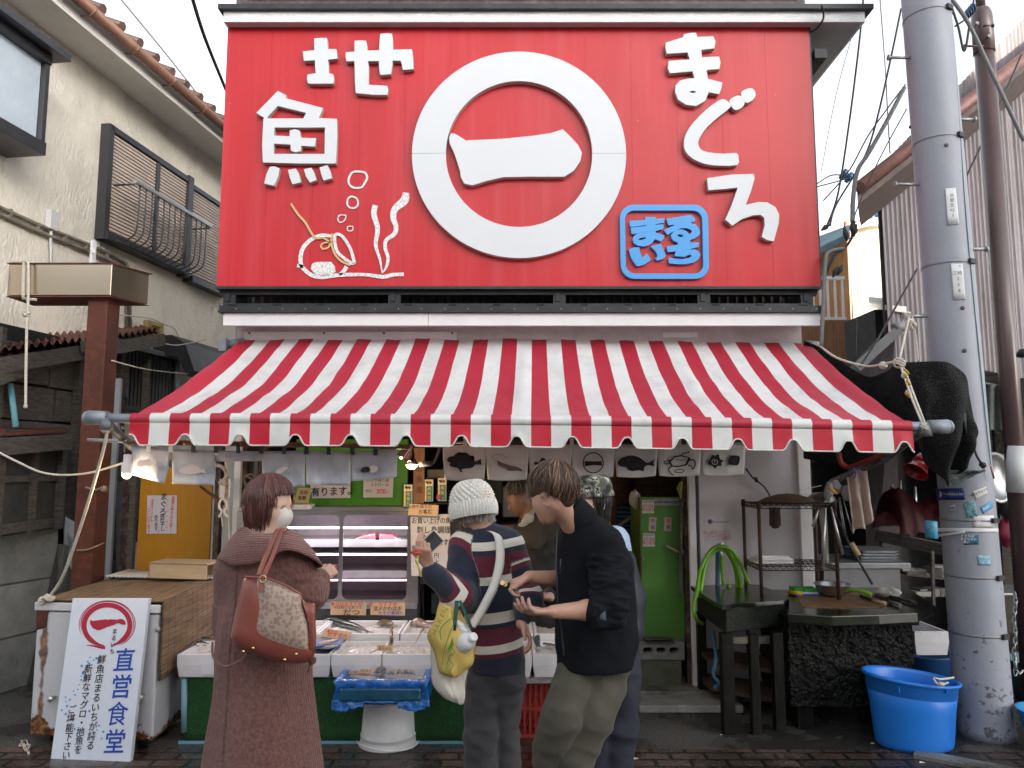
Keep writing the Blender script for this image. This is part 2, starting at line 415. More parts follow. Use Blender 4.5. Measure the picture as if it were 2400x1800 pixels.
# conduits
bm=BM()
for dy,rr in((0,.018),(16,.018)):
 pts=[(-60,462+dy),(0,486+dy),(90,527+dy),(203,571+dy),(270,600+dy)]
 P_=[HPt(*HX(x,y,.03),.03) for x,y in pts]
 e=[(296-dy*.4,617+dy*.6),(304-dy*.5,640+dy*.4),(305-dy*.5,770)]
 P_+=[HPt(*HX(x,y,.03),.03) for x,y in e]
 tube(bm,P_,rr,7)
for x,y in((25,500),(90,532),(152,562),(203,577),(252,597),(303,640),(302,700)):
 p=HPt(*HX(x,y,.03),.03);box(bm,p,(.03,.02,.07))
obj('conduit',bm,mat('old_conduit',(.24,.21,.17),.7,var=.3,vs=8),house)
bm=BM();p=HPt(*HX(122,516,.03),.03);box(bm,p,(.05,.1,.17));tube(bm,[HPt(*HX(122,524,.03),.03),HPt(*HX(119,560,.03),.03),HPt(*HX(122,640,.03),.03)],.013,6)
obj('junction_box',bm,M_whitepaint,house)
# vent, hood, barred window on the house
bm=BM();Ya_,zt_=HX(343,750,.03);Yb_,_=HX(379,750,.03);_,zb_=HX(343,790,.03)
hbox(bm,Ya_,Yb_,zb_,zb_+.04,0,.06);hbox(bm,Ya_,Yb_,zt_-.04,zt_,0,.06);hbox(bm,Ya_,Ya_+.05,zb_,zt_,0,.06);hbox(bm,Yb_-.05,Yb_,zb_,zt_,0,.06)
for k in range(4):z=zb_+.07+k*(zt_-zb_-.1)/4;hbox(bm,Ya_,Yb_,z,z+.012,0,.05)
obj('vent_grille',bm,mat('faded_yellow_plastic',(.42,.31,.12),.6),house)
bm=BM();Y0h,zt_=HX(424,786,.3);Y1h=Y0h+1.1;zb_=zt_-.62
pr=[(0,0),(.22,0),(.38,-.1),(.5,-.4),(.42,-.46),(.3,-.25),(.12,-.2),(0,-.25)]
for a,b in zip(pr,pr[1:]):quad(bm,[HPt(Y0h,zt_+a[1],a[0]),HPt(Y1h,zt_+a[1],a[0]),HPt(Y1h,zt_+b[1],b[0]),HPt(Y0h,zt_+b[1],b[0])])
bm.faces.new([bm.verts.new(HPt(Y0h,zt_+a[1],a[0])) for a in pr])
obj('vent_hood',bm,M_blacksteel,house)
bm=BM();Ya_,zt_=HX(292,815,.1);Yb_,_=HX(414,815,.1);_,zb_=HX(292,950,.1)
hbox(bm,Ya_-.05,Yb_+.05,zt_,zt_+.05,0,.14,1);hbox(bm,Ya_-.05,Ya_,zb_,zt_,0,.13);hbox(bm,Yb_,Yb_+.05,zb_,zt_,0,.13,1);hbox(bm,Ya_-.05,Yb_+.05,zb_-.05,zb_,0,.14)
hbox(bm,Ya_,Yb_,zb_,zt_,0,.02,2)
n=15
for k in range(n):y=Ya_+(k+.5)*(Yb_-Ya_)/n;hbox(bm,y-.022,y+.022,zb_,zt_,.08,.11)
obj('barred_window',bm,[M_blacksteel,M_galv,M_darkgap],house)
# == shed, fence, block wall on the left
shed=thing('wooden_shed','ramshackle grey plank shed with a rusty corrugated roof against the stucco house','shed',W(120,1200,6.8)*1.0)
A=W(-40,826,5.3);B_=W(372,771,7.3);C_=W(-40,800,5.8);D_=W(330,764,8.1)
bm=BM();corr(bm,A,B_,C_,D_,24,.02,(0,0,1),4,wob=.02);corr(bm,A-Vector((0,0,.03)),B_-Vector((0,0,.03)),C_-Vector((0,0,.03)),D_-Vector((0,0,.03)),24,.02,(0,0,1),1)
obj('roof',bm,M_rustroof,shed)
bm=BM();bar(bm,A-Vector((0,-.1,.09)),B_-Vector((0,-.1,.09)),.05,.12);bar(bm,W(200,812,6.2),W(330,800,7.3),.08,.1)
bar(bm,A-Vector((0,.0,.22)),W(150,835,6.3),.08,.10)
obj('beam',bm,M_oldwood,shed)
bm=BM();a0=W(-40,838,5.55);b0=W(300,815,7.2);dn=(b0-a0).normalized();fn_=Vector((dn.y,-dn.x,0)).normalized()
L=Vector((b0.x-a0.x,b0.y-a0.y,0)).length;du=Vector((b0.x-a0.x,b0.y-a0.y,0)).normalized()
rows=[(1.45,1.72),(1.74,2.0),(2.02,2.28),(2.3,2.62)]
rng=random.Random(3)
for z0_,z1_ in[(1.1,1.43)]+rows:
 x=0
 while x<L:
  wd=rng.uniform(.45,.8);o=rng.uniform(0,.02)
  p0=Vector((a0.x,a0.y,0))+du*x+fn_*o;p1=Vector((a0.x,a0.y,0))+du*min(L,x+wd-.012)+fn_*(o+rng.uniform(-.01,.01));th=-fn_*.02;dz=rng.uniform(-.012,.012)
  hexa(bm,[p0+Vector((0,0,z0_)),p1+Vector((0,0,z0_+dz)),p1+th+Vector((0,0,z0_+dz)),p0+th+Vector((0,0,z0_)),p0+Vector((0,0,z1_)),p1+Vector((0,0,z1_-dz)),p1+th+Vector((0,0,z1_-dz)),p0+th+Vector((0,0,z1_))])
  x+=wd
obj('plank_wall',bm,M_oldwoodH,shed)
bm=BM();p=Vector((a0.x,a0.y,0))-fn_*.03;q=Vector((b0.x,b0.y,0))-fn_*.03
quad(bm,[p+Vector((0,0,.0)),q+Vector((0,0,.0)),q+Vector((0,0,2.75)),p+Vector((0,0,2.75))]);obj('back_panel',bm,M_darkgap,shed)
bm=BM()
for x in(.1,.95,1.5,1.9):
 p=Vector((a0.x,a0.y,0))+du*x+fn_*.05;bar(bm,p+Vector((0,0,.9)),p+Vector((0,0,2.7)),.05,.05)
for x,y,s in((150,960,.33),(62,965,.3),(190,975,.2)):
 pass
obj('post',bm,M_oldwood,shed)
# lean-to with window frame
lt=thing('lean_to','low wooden lean-to with rusty sheet top and glassless window frame at the left edge','shed',W(60,1300,5.6))
bm=BM();A=W(-30,1024,5.0);B_=W(160,1014,5.9);C_=W(-30,1003,5.7);D_=W(140,1003,6.6)
hexa(bm,[A,B_,D_,C_,A+Vector((0,0,.015)),B_+Vector((0,0,.015)),D_+Vector((0,0,.015)),C_+Vector((0,0,.015))]);obj('roof',bm,M_rustroof,lt)
bm=BM();bar(bm,A-Vector((0,-.02,.07)),B_-Vector((0,-.02,.07)),.05,.12)
a1=W(-20,1200,5.2);b1=W(140,1195,6.05)
for t_,h in((0.05,1),(.52,1),(.93,1.6)):
 p=a1.lerp(b1,t_);bar(bm,Vector((p.x,p.y,1.15)),Vector((p.x,p.y,1.86)),.06*h,.06)
for z in(1.2,1.55,1.8):bar(bm,Vector((a1.x,a1.y,z)),Vector((b1.x,b1.y,z)),.04,.07 if z<1.3 else .045)
obj('window_frame',bm,M_oldwood,lt)
bm=BM();quad(bm,[Vector((a1.x,a1.y+.08,1.15)),Vector((b1.x,b1.y+.08,1.15)),Vector((b1.x,b1.y+.08,1.9)),Vector((a1.x,a1.y+.08,1.9))]);obj('wire_mesh',bm,mat('dusty_dark_mesh',(.045,.045,.042),.9,var=.4,vs=5),lt)
bm=BM();hexa(bm,[Vector((a1.x-.3,a1.y-.2,0)),Vector((b1.x,b1.y,0)),Vector((b1.x-.2,b1.y+.3,0)),Vector((a1.x-.5,a1.y+.1,0)),Vector((a1.x-.3,a1.y-.2,1.14)),Vector((b1.x,b1.y,1.14)),Vector((b1.x-.2,b1.y+.3,1.14)),Vector((a1.x-.5,a1.y+.1,1.14))])
M_block=mat('concrete_block',(.28,.285,.28),.9,var=.25,vs=6,bump=.6,bs=70,dirt=.6,dirtcol=(.07,.07,.065),ds=2)
add_bricks(M_block,1,(1,1,1),(.8,.82,.82),(.3,.3,.3),.008,.39,.19,.8,squash=.5)
o=tag(obj('block_wall',bm,M_block),'grey concrete block wall below the wooden window frame at the left edge','wall')
# bricks need the texture run along the wall: rotate mapping
for n_ in M_block.node_tree.nodes:
 if n_.bl_idname=='ShaderNodeMapping':n_.inputs['Rotation'].default_value=(R(90),0,-math.atan2(b1.y-a1.y,b1.x-a1.x))
# blue pipe, odds leaning in the gap
bm=BM();tube(bm,[W(24,900,5.75),W(37,1002,5.7)],.022,8);tag(obj('plastic_pipe',bm,mat('pale_blue_plastic',(.16,.42,.52),.5)),'thin pale blue plastic pipe leaning on the planks of the shed','pipe')
bm=BM();tube(bm,[W(255,742,7.6),W(308,757,7.9),W(312,790,7.9)],.06,10);tag(obj('drain_pipe',bm,M_pvcgrey),'grey plastic elbow drain pipe behind the rusty post','pipe')
def slab(bm,c,th=.02,mi=0):
 c=[Vector(p) for p in c];n=(c[1]-c[0]).cross(c[3]-c[0]).normalized()
 if n.y<0:n=-n
 hexa(bm,c+[p+n*th for p in c],mi)
def plate(bm,xy,Y,th=.02,mi=0,Y1=None):
 x0,y0,x1,y1=xy;Y1=Y if Y1 is None else Y1
 slab(bm,[W(x0,y1,Y),W(x1,y1,Y1),W(x1,y0,Y1),W(x0,y0,Y)],th,mi)
bm=BM();slab(bm,[W(150,1300,6.3),W(168,1335,6.3),W(186,1230,6.4),W(150,1208,6.4)]);tag(obj('metal_sheet',bm,M_galv),'grey metal offcut leaning in the gap behind the rusty post','board')
bm=BM();plate(bm,(140,1060,300,1500),6.9);tag(obj('plywood_sheet',bm,mat('dark_boards',(.035,.036,.04),.85,var=.6,bump=.5,stretch=(6,6,1))),'dark weathered boards closing the gap between shed and shop','board')
bm=BM();plate(bm,(272,1130,306,1400),6.2);tag(obj('blue_sheet',bm,mat('blue_grey_sheet',(.07,.09,.11),.7,var=.5,dirt=.9,dirtcol=(.12,.06,.03),ds=6)),'stained blue grey sheet standing behind the aluminium ladder','board')
bm=BM();slab(bm,[W(118,1500,6.2),W(170,1420,6.6),W(172,1290,6.6),W(135,1275,6.2)],.05);tag(obj('stone_slab',bm,M_conc),'grey concrete slab standing beside the block wall','slab')
# == right side buildings
bldg=thing('corrugated_building','lilac grey corrugated metal building with peeling paint and a brown gable edge on the right','building',W(2250,1095,8.4))
M_lilac=mat('lilac_sheet',(.165,.145,.16),.6,.1,var=.12,vs=2,dirt=.8,dirtcol=(.06,.045,.04),ds=2.2,stretch=(3,3,.35),bump=.1)
a=W(2098,1095,8.2);b=W(2560,1095,9.4)
def wallpt(t,z):p=a.lerp(b,t);return Vector((p.x,p.y,z))
def wz(px,py,off=0):
 nrm=Vector((b.y-a.y,-(b.x-a.x),0));d=ray(px,py);nrm.normalize();s=(nrm.dot(Vector((a.x,a.y,0)))-abs(off))/nrm.dot(d) if nrm.dot(Vector((a.x,a.y,0)))>0 else(nrm.dot(Vector((a.x,a.y,0)))+abs(off))/nrm.dot(d);return Vector((d.x*s,d.y*s,CH+d.z*s))
zl=wz(2098,430).z;zrgt=wz(2560,45).z
bm=BM();corr(bm,wallpt(0,0),wallpt(1,0),wallpt(0,zl+.15),wallpt(1,zrgt+.25),44,.010,(b.y-a.y,-(b.x-a.x),0),3,prof='trap')
obj('wall',bm,M_lilac,bldg)
bm=BM();nrm=Vector((-(b.y-a.y),(b.x-a.x),0)).normalized();away=Vector((a.x,a.y,0)).normalized()
hexa(bm,[wallpt(0,0)+nrm*.05,wallpt(1,0)+nrm*.05,wallpt(1,0)+away,wallpt(0,0)+away,wallpt(0,zl)+nrm*.05,wallpt(1,zrgt)+nrm*.05,wallpt(1,zrgt)+away,wallpt(0,zl)+away]);obj('side_wall',bm,M_lilac,bldg)
tip=wz(2008,436,.5);topr=wz(2600,-30,.5)
bm=BM();f=nrm*0;g=away*.62+Vector((0,0,-.05))
hexa(bm,[tip+f,topr+f,topr+g,tip+g]+[p-Vector((0,0,.2)) for p in(tip+f,topr+f,topr+g,tip+g)]);obj('roof',bm,mat('dark_brown_eave',(.06,.04,.035),.7,var=.3),bldg)
bm=BM();tube(bm,[tip-nrm*.04+Vector((0,0,-.03)),topr-nrm*.04+Vector((0,0,-.03))],.07,10);obj('gutter',bm,mat('brown_gutter',(.16,.07,.06),.5,var=.3),bldg)
# small outbuildings between shop and corrugated building
ob=thing('black_lean_to','small black timber outhouse with a pale sheet roof edge beside the cream house','shed',W(2080,1095,8.8))
bm=BM();p=W(2050,725,8.6);q=W(2120,725,8.2);bx(bm,(p.x,8.6,0),(q.x+.4,9.4,p.z));obj('wall',bm,mat('charred_boards',(.022,.022,.026),.8,var=.4,vs=4,stretch=(14,3,1),bump=.5),ob)
bm=BM();hexa(bm,[W(2036,722,8.3),W(2125,733,8.2),W(2125,712,9.2),W(2036,706,9.2)]+[v+Vector((0,0,.06)) for v in(W(2036,722,8.3),W(2125,733,8.2),W(2125,712,9.2),W(2036,706,9.2))]);obj('roof',bm,M_soffit,ob)
ob=thing('dark_lean_to','dark sheet metal lean-to with a sloping gutter below the outhouse roof','shed',W(2080,1095,7.6))
bm=BM();P1=W(2010,872,7.6);P2=W(2098,782,7.4);P3=W(2150,782,7.4)
hexa(bm,[Vector((P1.x,7.6,0)),Vector((P2.x,7.6,0)),Vector((P2.x,8.0,0)),Vector((P1.x,8.0,0)),P1,P2,P2+Vector((0,.4,0)),P1+Vector((0,.4,0))]);obj('wall',bm,mat('dark_cladding',(.05,.04,.045),.8,var=.4,stretch=(12,2,1)),ob)
bm=BM();bar(bm,W(2008,862,7.45),W(2108,772,7.3),.1,.09);tube(bm,[W(2096,770,7.3),W(2104,765,7.3),W(2122,765,7.3)],.05,8);obj('gutter',bm,mat('grey_gutter',(.16,.16,.17),.5),ob)
# cream house in the sun
ch=thing('cream_house','sunlit cream house with blue roof tiles glimpsed between the shop and the lilac building','house',W(2010,1095,14))
bm=BM();p=W(1990,530,14);q=W(2120,530,14);bx(bm,(p.x,14,0),(q.x+.6,19,p.z));obj('wall',bm,mat('cream_render',(.52,.46,.36),.9,var=.08,dirt=.15,ds=1),ch)
bm=BM();hexa(bm,[W(1972,545,13.6),W(2122,508,13.6),W(2122,500,16),W(1972,535,16)]+[v+Vector((0,0,.12)) for v in(W(1972,545,13.6),W(2122,508,13.6),W(2122,500,16),W(1972,535,16))]);obj('eave',bm,M_soffit,ch)
bm=BM()
for i in range(7):
 x=2034+i*13;y=505-i*7-(i>4)*12
 tube(bm,[W(x,y,13.7),W(x,y,14.6)],.09,8)
 tube(bm,[W(x+4,y+8,13.65),W(x+14,y+1,13.65)],.05,6)
lathe(bm,[(.0,-.12),(.16,-.05),(.18,.1),(.08,.2),(0,.22)],W(2088,458,13.9),12)
obj('roof_tiles',bm,mat('blue_glazed_tile',(.05,.09,.2),.35,var=.3),ch)
bm=BM();tube(bm,[W(1985,520,13.4),W(1990,850,13.4)],.06,8);obj('downpipe',bm,mat('pink_downpipe',(.35,.19,.15),.6),ch)
ph=thing('porch_house','blue and orange painted house with a white balcony rail just behind the shop','house',W(1950,1095,11.5))
bm=BM();p=W(1880,560,11.8);q=W(1985,560,11.8);bx(bm,(p.x-1.5,11.8,0),(q.x,14,p.z));obj('wall',bm,mat('orange_boards',(.42,.22,.09),.8,var=.3,stretch=(10,2,1),vs=3),ph)
bm=BM();hexa(bm,[W(1860,625,11.0),W(1992,560,11.0),W(1992,540,12),W(1860,590,12)]+[v+Vector((0,0,.1)) for v in(W(1860,625,11.0),W(1992,560,11.0),W(1992,540,12),W(1860,590,12))]);obj('awning',bm,mat('blue_sheet',(.08,.15,.19),.6,var=.3),ph)
bm=BM();p0=W(1900,765,11);p1=W(1985,765,11);bx(bm,(p0.x-.8,11,p0.z-.12),(p1.x,11.8,p0.z),1);zt2=W(1950,655,11).z
for i in range(9):x=p0.x-.4+i*(p1.x-p0.x+.35)/8;bx(bm,(x,11,p0.z),(x+.03,11.03,zt2))
bx(bm,(p0.x-.8,10.99,zt2),(p1.x,11.05,zt2+.05));bx(bm,(p0.x-.8,10.995,p0.z+.1),(p1.x,11.035,p0.z+.14))
obj('balcony',bm,[M_whitepaint,M_soffit],ph)
bm=BM();p2=W(1905,785,11.1);bx(bm,(p2.x-.6,11.1,p2.z-.75),(p1.x-.05,11.6,p2.z));obj('lower_wall',bm,mat('blue_boards',(.12,.2,.27),.8,var=.5,vs=4,stretch=(9,2,1)),ph)
bm=BM();p2=W(1905,850,10.6);q2=W(2022,750,10.6);bx(bm,(p2.x-.6,10.6,0),(q2.x-.1,10.8,q2.z));obj('shed_wall',bm,mat('orange_brown_boards',(.25,.13,.07),.8,var=.4,vs=4,stretch=(16,2,1)),ph)
# == the shop building
shop=thing('shop_building','white two storey fishmonger shop building with dark corrugated upper front and wide white eaves','building',(0,5.65,0))
WY=5.65;SY=5.28
zEb=W(1200,51,5.2).z;zEt=W(1200,27,5.2).z
xL,xR=-2.12,2.2
zS0=W(1200,671,SY).z;zS1=W(1200,59,SY).z
M_wallside=mat('side_siding',(.4,.38,.36),.8,var=.1)
bm=BM();bx(bm,(xL,WY,2.42),(xR,11,zEb));bx(bm,(xL,8.9,0),(xR,9.0,2.42));bx(bm,(xR-.06,WY+.1,0),(xR,8.9,2.42));bx(bm,(xL,WY+.1,0),(xL+.06,8.9,2.42))
obj('wall',bm,M_wallside,shop)
M_panelwhite=mat('white_panel',(.60,.57,.60),.5,var=.05,vs=3,dirt=.4,dirtcol=(.36,.33,.33),ds=3,bump=.1)
def speckle(m,scale=40,thr=.08,col=(.05,.04,.035)):
 nt=m.node_tree;b=bsdf(m);tc=N(nt,'TexCoord');v=N(nt,'TexVoronoi');v.inputs['Scale'].default_value=scale;nt.links.new(tc.outputs['Object'],v.inputs[0])
 r=ramp(nt,[(thr*.7,1),(thr,0)]);nt.links.new(v.outputs['Distance'],r.inputs[0]);old=b.inputs['Base Color'].links[0].from_socket
 mx=N(nt,'Mix',data_type='RGBA');nt.links.new(r.outputs[0],mx.inputs[0]);nt.links.new(old,mx.inputs[6]);mx.inputs[7].default_value=(*col,1);nt.links.new(mx.outputs[2],b.inputs['Base Color']);return m
speckle(M_panelwhite,14,.05)
xD=W(1640,1300,WY).x
bm=BM();bx(bm,(xD,WY-.03,0.05),(2.2,WY+.1,2.42));obj('front_panel',bm,M_panelwhite,shop)
a=W(1617,1300,WY-.06).x
for p_,q_ in(((a,WY-.07,.03),(a+.05,WY+.03,2.4)),((2.13,WY-.06,.0),(2.22,WY+.1,2.42)),((W(546,1200,WY-.06).x,WY-.07,.03),(W(561,1200,WY-.06).x,WY+.03,2.4))):
 bm=BM();bx(bm,p_,q_);obj('white_post',bm,M_whitepaint,shop,bevel=.004)
M_peel=mat('dark_peeling_timber',(.05,.03,.025),.8,var=.6,vs=10,bump=.5,dirt=.5,dirtcol=(.3,.28,.25),ds=14)
for x0_,x1_ in((1600,1616),(505,517),(565,577),(605,622)):
 bm=BM();bx(bm,(W(x0_,1200,WY).x,WY-.03,.0),(W(x1_,1200,WY).x,WY+.04,2.4));obj('door_post',bm,M_peel,shop)
# wall band behind the awning
bm=BM();z0=W(1200,812,WY-.1).z;z1=W(1200,768,WY-.1).z;bx(bm,(xL+.05,WY-.1,z0-.1),(xR-.02,WY,z1+.04));obj('wall_band',bm,mat('cracked_plaster',(.58,.55,.57),.8,var=.1,vs=8,bump=.5,bs=30,dirt=.5,dirtcol=(.3,.28,.26),ds=5),shop)
bm=BM();za=W(1200,777,WY-.13).z;zb=W(1200,797,WY-.13).z;bx(bm,(W(570,790,WY-.13).x,WY-.125,zb),(W(1070,790,WY-.13).x,WY-.1,za));bx(bm,(W(1546,790,WY).x,WY-.115,zb+.02),(W(1626,790,WY).x,WY-.1,za))
for x in(585,760,900,1060):lathe(bm,[(.008,0),(.008,.01)],W(x,781,WY-.1255),6,(0,-1,0),mi=1,cap1=True)
obj('batten',bm,[M_whitepaint,M_darkgap],shop,bevel=.002)
# lower fascia and soffit
fY=5.25
f0=W(1200,763,fY).z;f1=W(1200,734,fY).z;xa=W(523,750,fY).x;xb=W(1922,750,fY).x
bm=BM();bx(bm,(xa,fY,f0),(-.6,fY+.03,f1));bx(bm,(-.597,fY+.001,f0),(xb,fY+.03,f1));obj('fascia',bm,M_whitepaint,shop,bevel=.002)
bm=BM();hexa(bm,[(xa,fY+.03,f0+.005),(xb,fY+.03,f0+.005),(xR-.02,WY-.1,f0+.06),(xL+.02,WY-.1,f0+.06),(xa,fY+.03,f0+.03),(xb,fY+.03,f0+.03),(xR-.02,WY-.1,f0+.09),(xL+.02,WY-.1,f0+.09)]);obj('soffit',bm,M_whitepaint,shop)
bm=BM();g1=W(1200,716,fY-.03).z;bx(bm,(xa-.03,fY-.03,f1+.002),(xb+.02,fY+.4,f1+.012));bx(bm,(xa-.02,fY-.03,f1+.012),(xb+.02,fY-.022,g1));bx(bm,(xa+.02,fY+.04,g1-.01),(xb-.03,fY+.05,g1+.03))
for i in range(14):
 x=W(545+i*103,715,fY).x;b_=.028
 for s in(-b_,b_):bx(bm,(x+s-.002,fY-.01,f1+.012),(x+s+.002,fY+.35,f1+.06))
 bx(bm,(x-b_,fY-.01,f1+.06),(x+b_,fY+.35,f1+.064))
for i in range(26):lathe(bm,[(.004,0),(.004,.004)],(xa+.1+i*.165,fY-.031,(f1+g1)/2),6,(0,-1,0),mi=1,cap1=True)
obj('roof_rail',bm,[M_blacksteel,M_galv],shop)
bm=BM();c0=Vector((xL+.02,WY-.03,f1+.01));c1=Vector((xR-.02,WY-.03,f1+.01));up=Vector((0,0,zEb-f1-.02))
corr(bm,c0,c1,c0+up,c1+up,64,.018,(0,-1,0),1,prof='trap');obj('corrugated_cladding',bm,mat('grey_brown_sheet',(.15,.135,.12),.5,.3,var=.25,vs=5),shop)
bm=BM()
for x in(-2.1,-.9,.3,1.35,2.1):bx(bm,(x,SY+.05,zS0-.14),(x+.09,WY-.08,zS0-.02));bx(bm,(x+.02,SY+.04,zS0-.1),(x+.05,SY+.12,zS1-.1))
bx(bm,(-2.13,SY+.045,zS0-.05),(2.22,SY+.12,zS0-.005));obj('sign_bracket',bm,M_blacksteel,shop)
# top eave
eL=W(524,40,5.2).x;eR=W(2027,40,5.2).x
bm=BM();bx(bm,(eL,5.2,zEb),(eR,5.215,zEt));bx(bm,(eR-.015,5.216,zEb),(eR,11,zEt));bx(bm,(eL,5.216,zEb),(eL+.015,11,zEt));obj('eave_fascia',bm,M_whitetex,shop)
bm=BM();bx(bm,(eL+.016,5.216,zEb+.006),(eR-.016,11,zEb+.03));obj('eave_soffit',bm,mat('grey_soffit',(.42,.42,.43),.8,var=.06),shop)
bm=BM();bx(bm,(eL-.03,5.16,zEt),(eR+.05,11,zEt+.036));obj('drip_edge',bm,M_blacksteel,shop)
bm=BM();rx0=W(560,5,5.3).x;rx1=W(1880,5,5.3).x;zz=W(1200,16,5.25).z
bx(bm,(rx0,5.25,zz-.02),(rx1,5.4,zz+.10));bx(bm,(rx0+.1,5.23,zz+.06),(rx1-.06,5.27,zz+.16));hexa(bm,[(rx0+.02,5.4,zz),(rx1-.05,5.4,zz),(rx1-.05,10.9,zz),(rx0+.02,10.9,zz),(rx0+.02,5.6,zz+.15),(rx1-.05,5.6,zz+.15),(rx1-.05,8.2,zz+1.7),(rx0+.02,8.2,zz+1.7)]);obj('roof',bm,mat('dark_plum_tile',(.07,.045,.05),.5,var=.4,vs=12,dirt=.5,dirtcol=(.25,.23,.22),ds=14),shop)  # unseen rear slope, raised to shade the stucco house wall
bm=BM();pts=smooth_loop([W(1925,12,5.1),W(1930,30,5.14),W(1928,48,5.18),W(1915,66,5.25),W(1900,75,5.3)],4,False);tube(bm,pts,.007,6);obj('earth_wire',bm,M_cable,shop)
bm=BM();p=W(1905,150,5.42);box(bm,p,(.09,.3,.07));obj('sign_lamp_bracket',bm,M_blacksteel,shop)
# interior
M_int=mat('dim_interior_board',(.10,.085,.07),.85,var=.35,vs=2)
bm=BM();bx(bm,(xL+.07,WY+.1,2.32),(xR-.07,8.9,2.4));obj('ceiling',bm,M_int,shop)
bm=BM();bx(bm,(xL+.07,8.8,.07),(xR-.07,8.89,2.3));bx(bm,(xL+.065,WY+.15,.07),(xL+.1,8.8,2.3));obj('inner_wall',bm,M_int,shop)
bm=BM()
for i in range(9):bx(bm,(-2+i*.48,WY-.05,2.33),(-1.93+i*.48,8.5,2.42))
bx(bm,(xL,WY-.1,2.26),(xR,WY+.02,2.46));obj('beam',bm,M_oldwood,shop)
# == signboard
M_red=mat('red_enamel',(.50,.004,.012),.42,var=.10,vs=1.1,coat=.05,bump=.04,bs=2.2)
def fade(m):
 nt=m.node_tree;b=bsdf(m);tc=N(nt,'TexCoord');mp=N(nt,'Mapping');mp.inputs['Scale'].default_value=(7,1,.35);nt.links.new(tc.outputs['Object'],mp.inputs[0])
 n=N(nt,'TexNoise');n.inputs['Scale'].default_value=1.6;n.inputs['Detail'].default_value=7;nt.links.new(mp.outputs[0],n.inputs[0])
 r=ramp(nt,[(.46,0),(.8,.28)]);nt.links.new(n.outputs[0],r.inputs[0]);old=b.inputs['Base Color'].links[0].from_socket
 mx=N(nt,'Mix',data_type='RGBA');nt.links.new(r.outputs[0],mx.inputs[0]);nt.links.new(old,mx.inputs[6]);mx.inputs[7].default_value=(.62,.10,.13,1);nt.links.new(mx.outputs[2],b.inputs['Base Color']);return m
fade(M_red);speckle(M_red,5,.016,(.8,.6,.6))
M_signwhite=mat('white_letter_board',(.63,.66,.70),.42,var=.02,vs=2)
M_signedge=mat('letter_edge',(.42,.36,.34),.7)
M_blueletter=mat('sky_blue_board',(.05,.31,.72),.35,var=.03)
sign=thing('shop_signboard','huge red enamel signboard with raised white characters and a white ring over the striped awning','sign',(0.04,SY,zS0))
sx0,sx1=W(521,360,SY).x,W(1909,360,SY).x
bm=BM()
N_s=13;sw=(sx1-sx0)/N_s
for i in range(N_s):bx(bm,(sx0+i*sw+.0007,SY,zS0),(sx0+(i+1)*sw-.0007,SY+.03,zS1))
bx(bm,(sx0+.001,SY+.003,zS0+.001),(sx1-.001,SY+.031,zS1-.001))
obj('panel',bm,M_red,sign)
bm=BM();bx(bm,(sx0-.004,SY-.004,zS0-.02),(sx1+.004,SY+.05,zS0));bx(bm,(sx1,SY+.002,zS0),(sx1+.012,SY+.06,zS1));obj('frame',bm,M_blacksteel,sign)
def S5(o,k):
 return lambda p:W(o[0]+p[0]*k,o[1]+p[1]*k,0)
def relief(name,polys,o,k,thick,m,parent=sign,Y=SY,edge=True,smooth=0):
 """polys: list of (outer, [holes]) in crop pixels"""
 bm=BM();Yf=Y-thick
 for outer,holes in polys:
  if smooth:outer=smooth_loop([Vector((a,b,0)) for a,b in outer],smooth);holes=[smooth_loop([Vector((a,b,0)) for a,b in h],smooth) for h in holes]
  prism(bm,outer,holes,lambda p:W(o[0]+p[0]*k,o[1]+p[1]*k,Yf),thick-.001,(0,-1,0))
 ms=[m,M_signedge] if edge is True else[m,edge] if edge else[m]
 bm.normal_update()
 if edge:
  for f in bm.faces:
   if abs(f.normal.y)<.5:f.material_index=1
 return obj(name,bm,ms,parent)
K4=750/1778;O4=(500,0);O5=(1250,0)
K6=370/2212;O6=(640,60)
relief('character',[([(577,180),(660,173),(747,172),(760,190),(768,328),(885,328),(893,350),(900,462),(770,476),(778,560),(780,668),(838,676),(850,710),(850,800),(835,812),(500,812),(482,790),(474,740),(484,684),(598,668),(590,580),(585,486),(432,492),(416,360),(580,344),(575,260)],[])],O6,K6,.045,M_signwhite)
relief('character',[([(1142,212),(1225,206),(1302,212),(1314,250),(1320,350),(1486,344),(1492,220),(1502,116),(1590,107),(1665,114),(1676,180),(1680,336),(1946,330),(1960,440),(1970,608),(1816,620),(1804,540),(1786,490),(1676,490),(1668,570),(1650,680),(1500,688),(1486,600),(1482,496),(1330,496),(1342,600),(1338,828),(1600,844),(1614,900),(1600,970),(1400,968),(1158,944),(1148,800),(1140,496),(1028,500),(1016,440),(1018,372),(1140,364)],[])],O6,K6,.045,M_signwhite)
relief('character',[([(358,505),(407,530),(400,545),(610,600),(586,655),(686,660),(688,760),(681,908),(480,908),(275,902),(271,800),(278,658),(283,655),(238,627)],[[(358,588),(300,650),(302,658),(500,658),(515,627)],[(340,708),(620,708),(618,855),(336,855),(336,798),(428,803),(430,836),(458,846),(486,838),(488,810),(563,814),(570,768),(486,765),(480,726),(452,718),(424,724),(424,757),(338,753)]])],O4,K4,.045,M_signwhite)
for q in([(314,926),(340,924),(368,936),(360,980),(338,1032),(282,1020),(294,970)],[(415,944),(458,936),(474,960),(487,1012),(440,1024),(424,985)],[(503,940),(544,931),(560,956),(573,1000),(536,1014),(515,980)],[(590,930),(634,917),(650,950),(659,990),(612,1002),(600,970)]):
 relief('character_dot',[(q,[])],O4,K4,.045,M_signwhite)
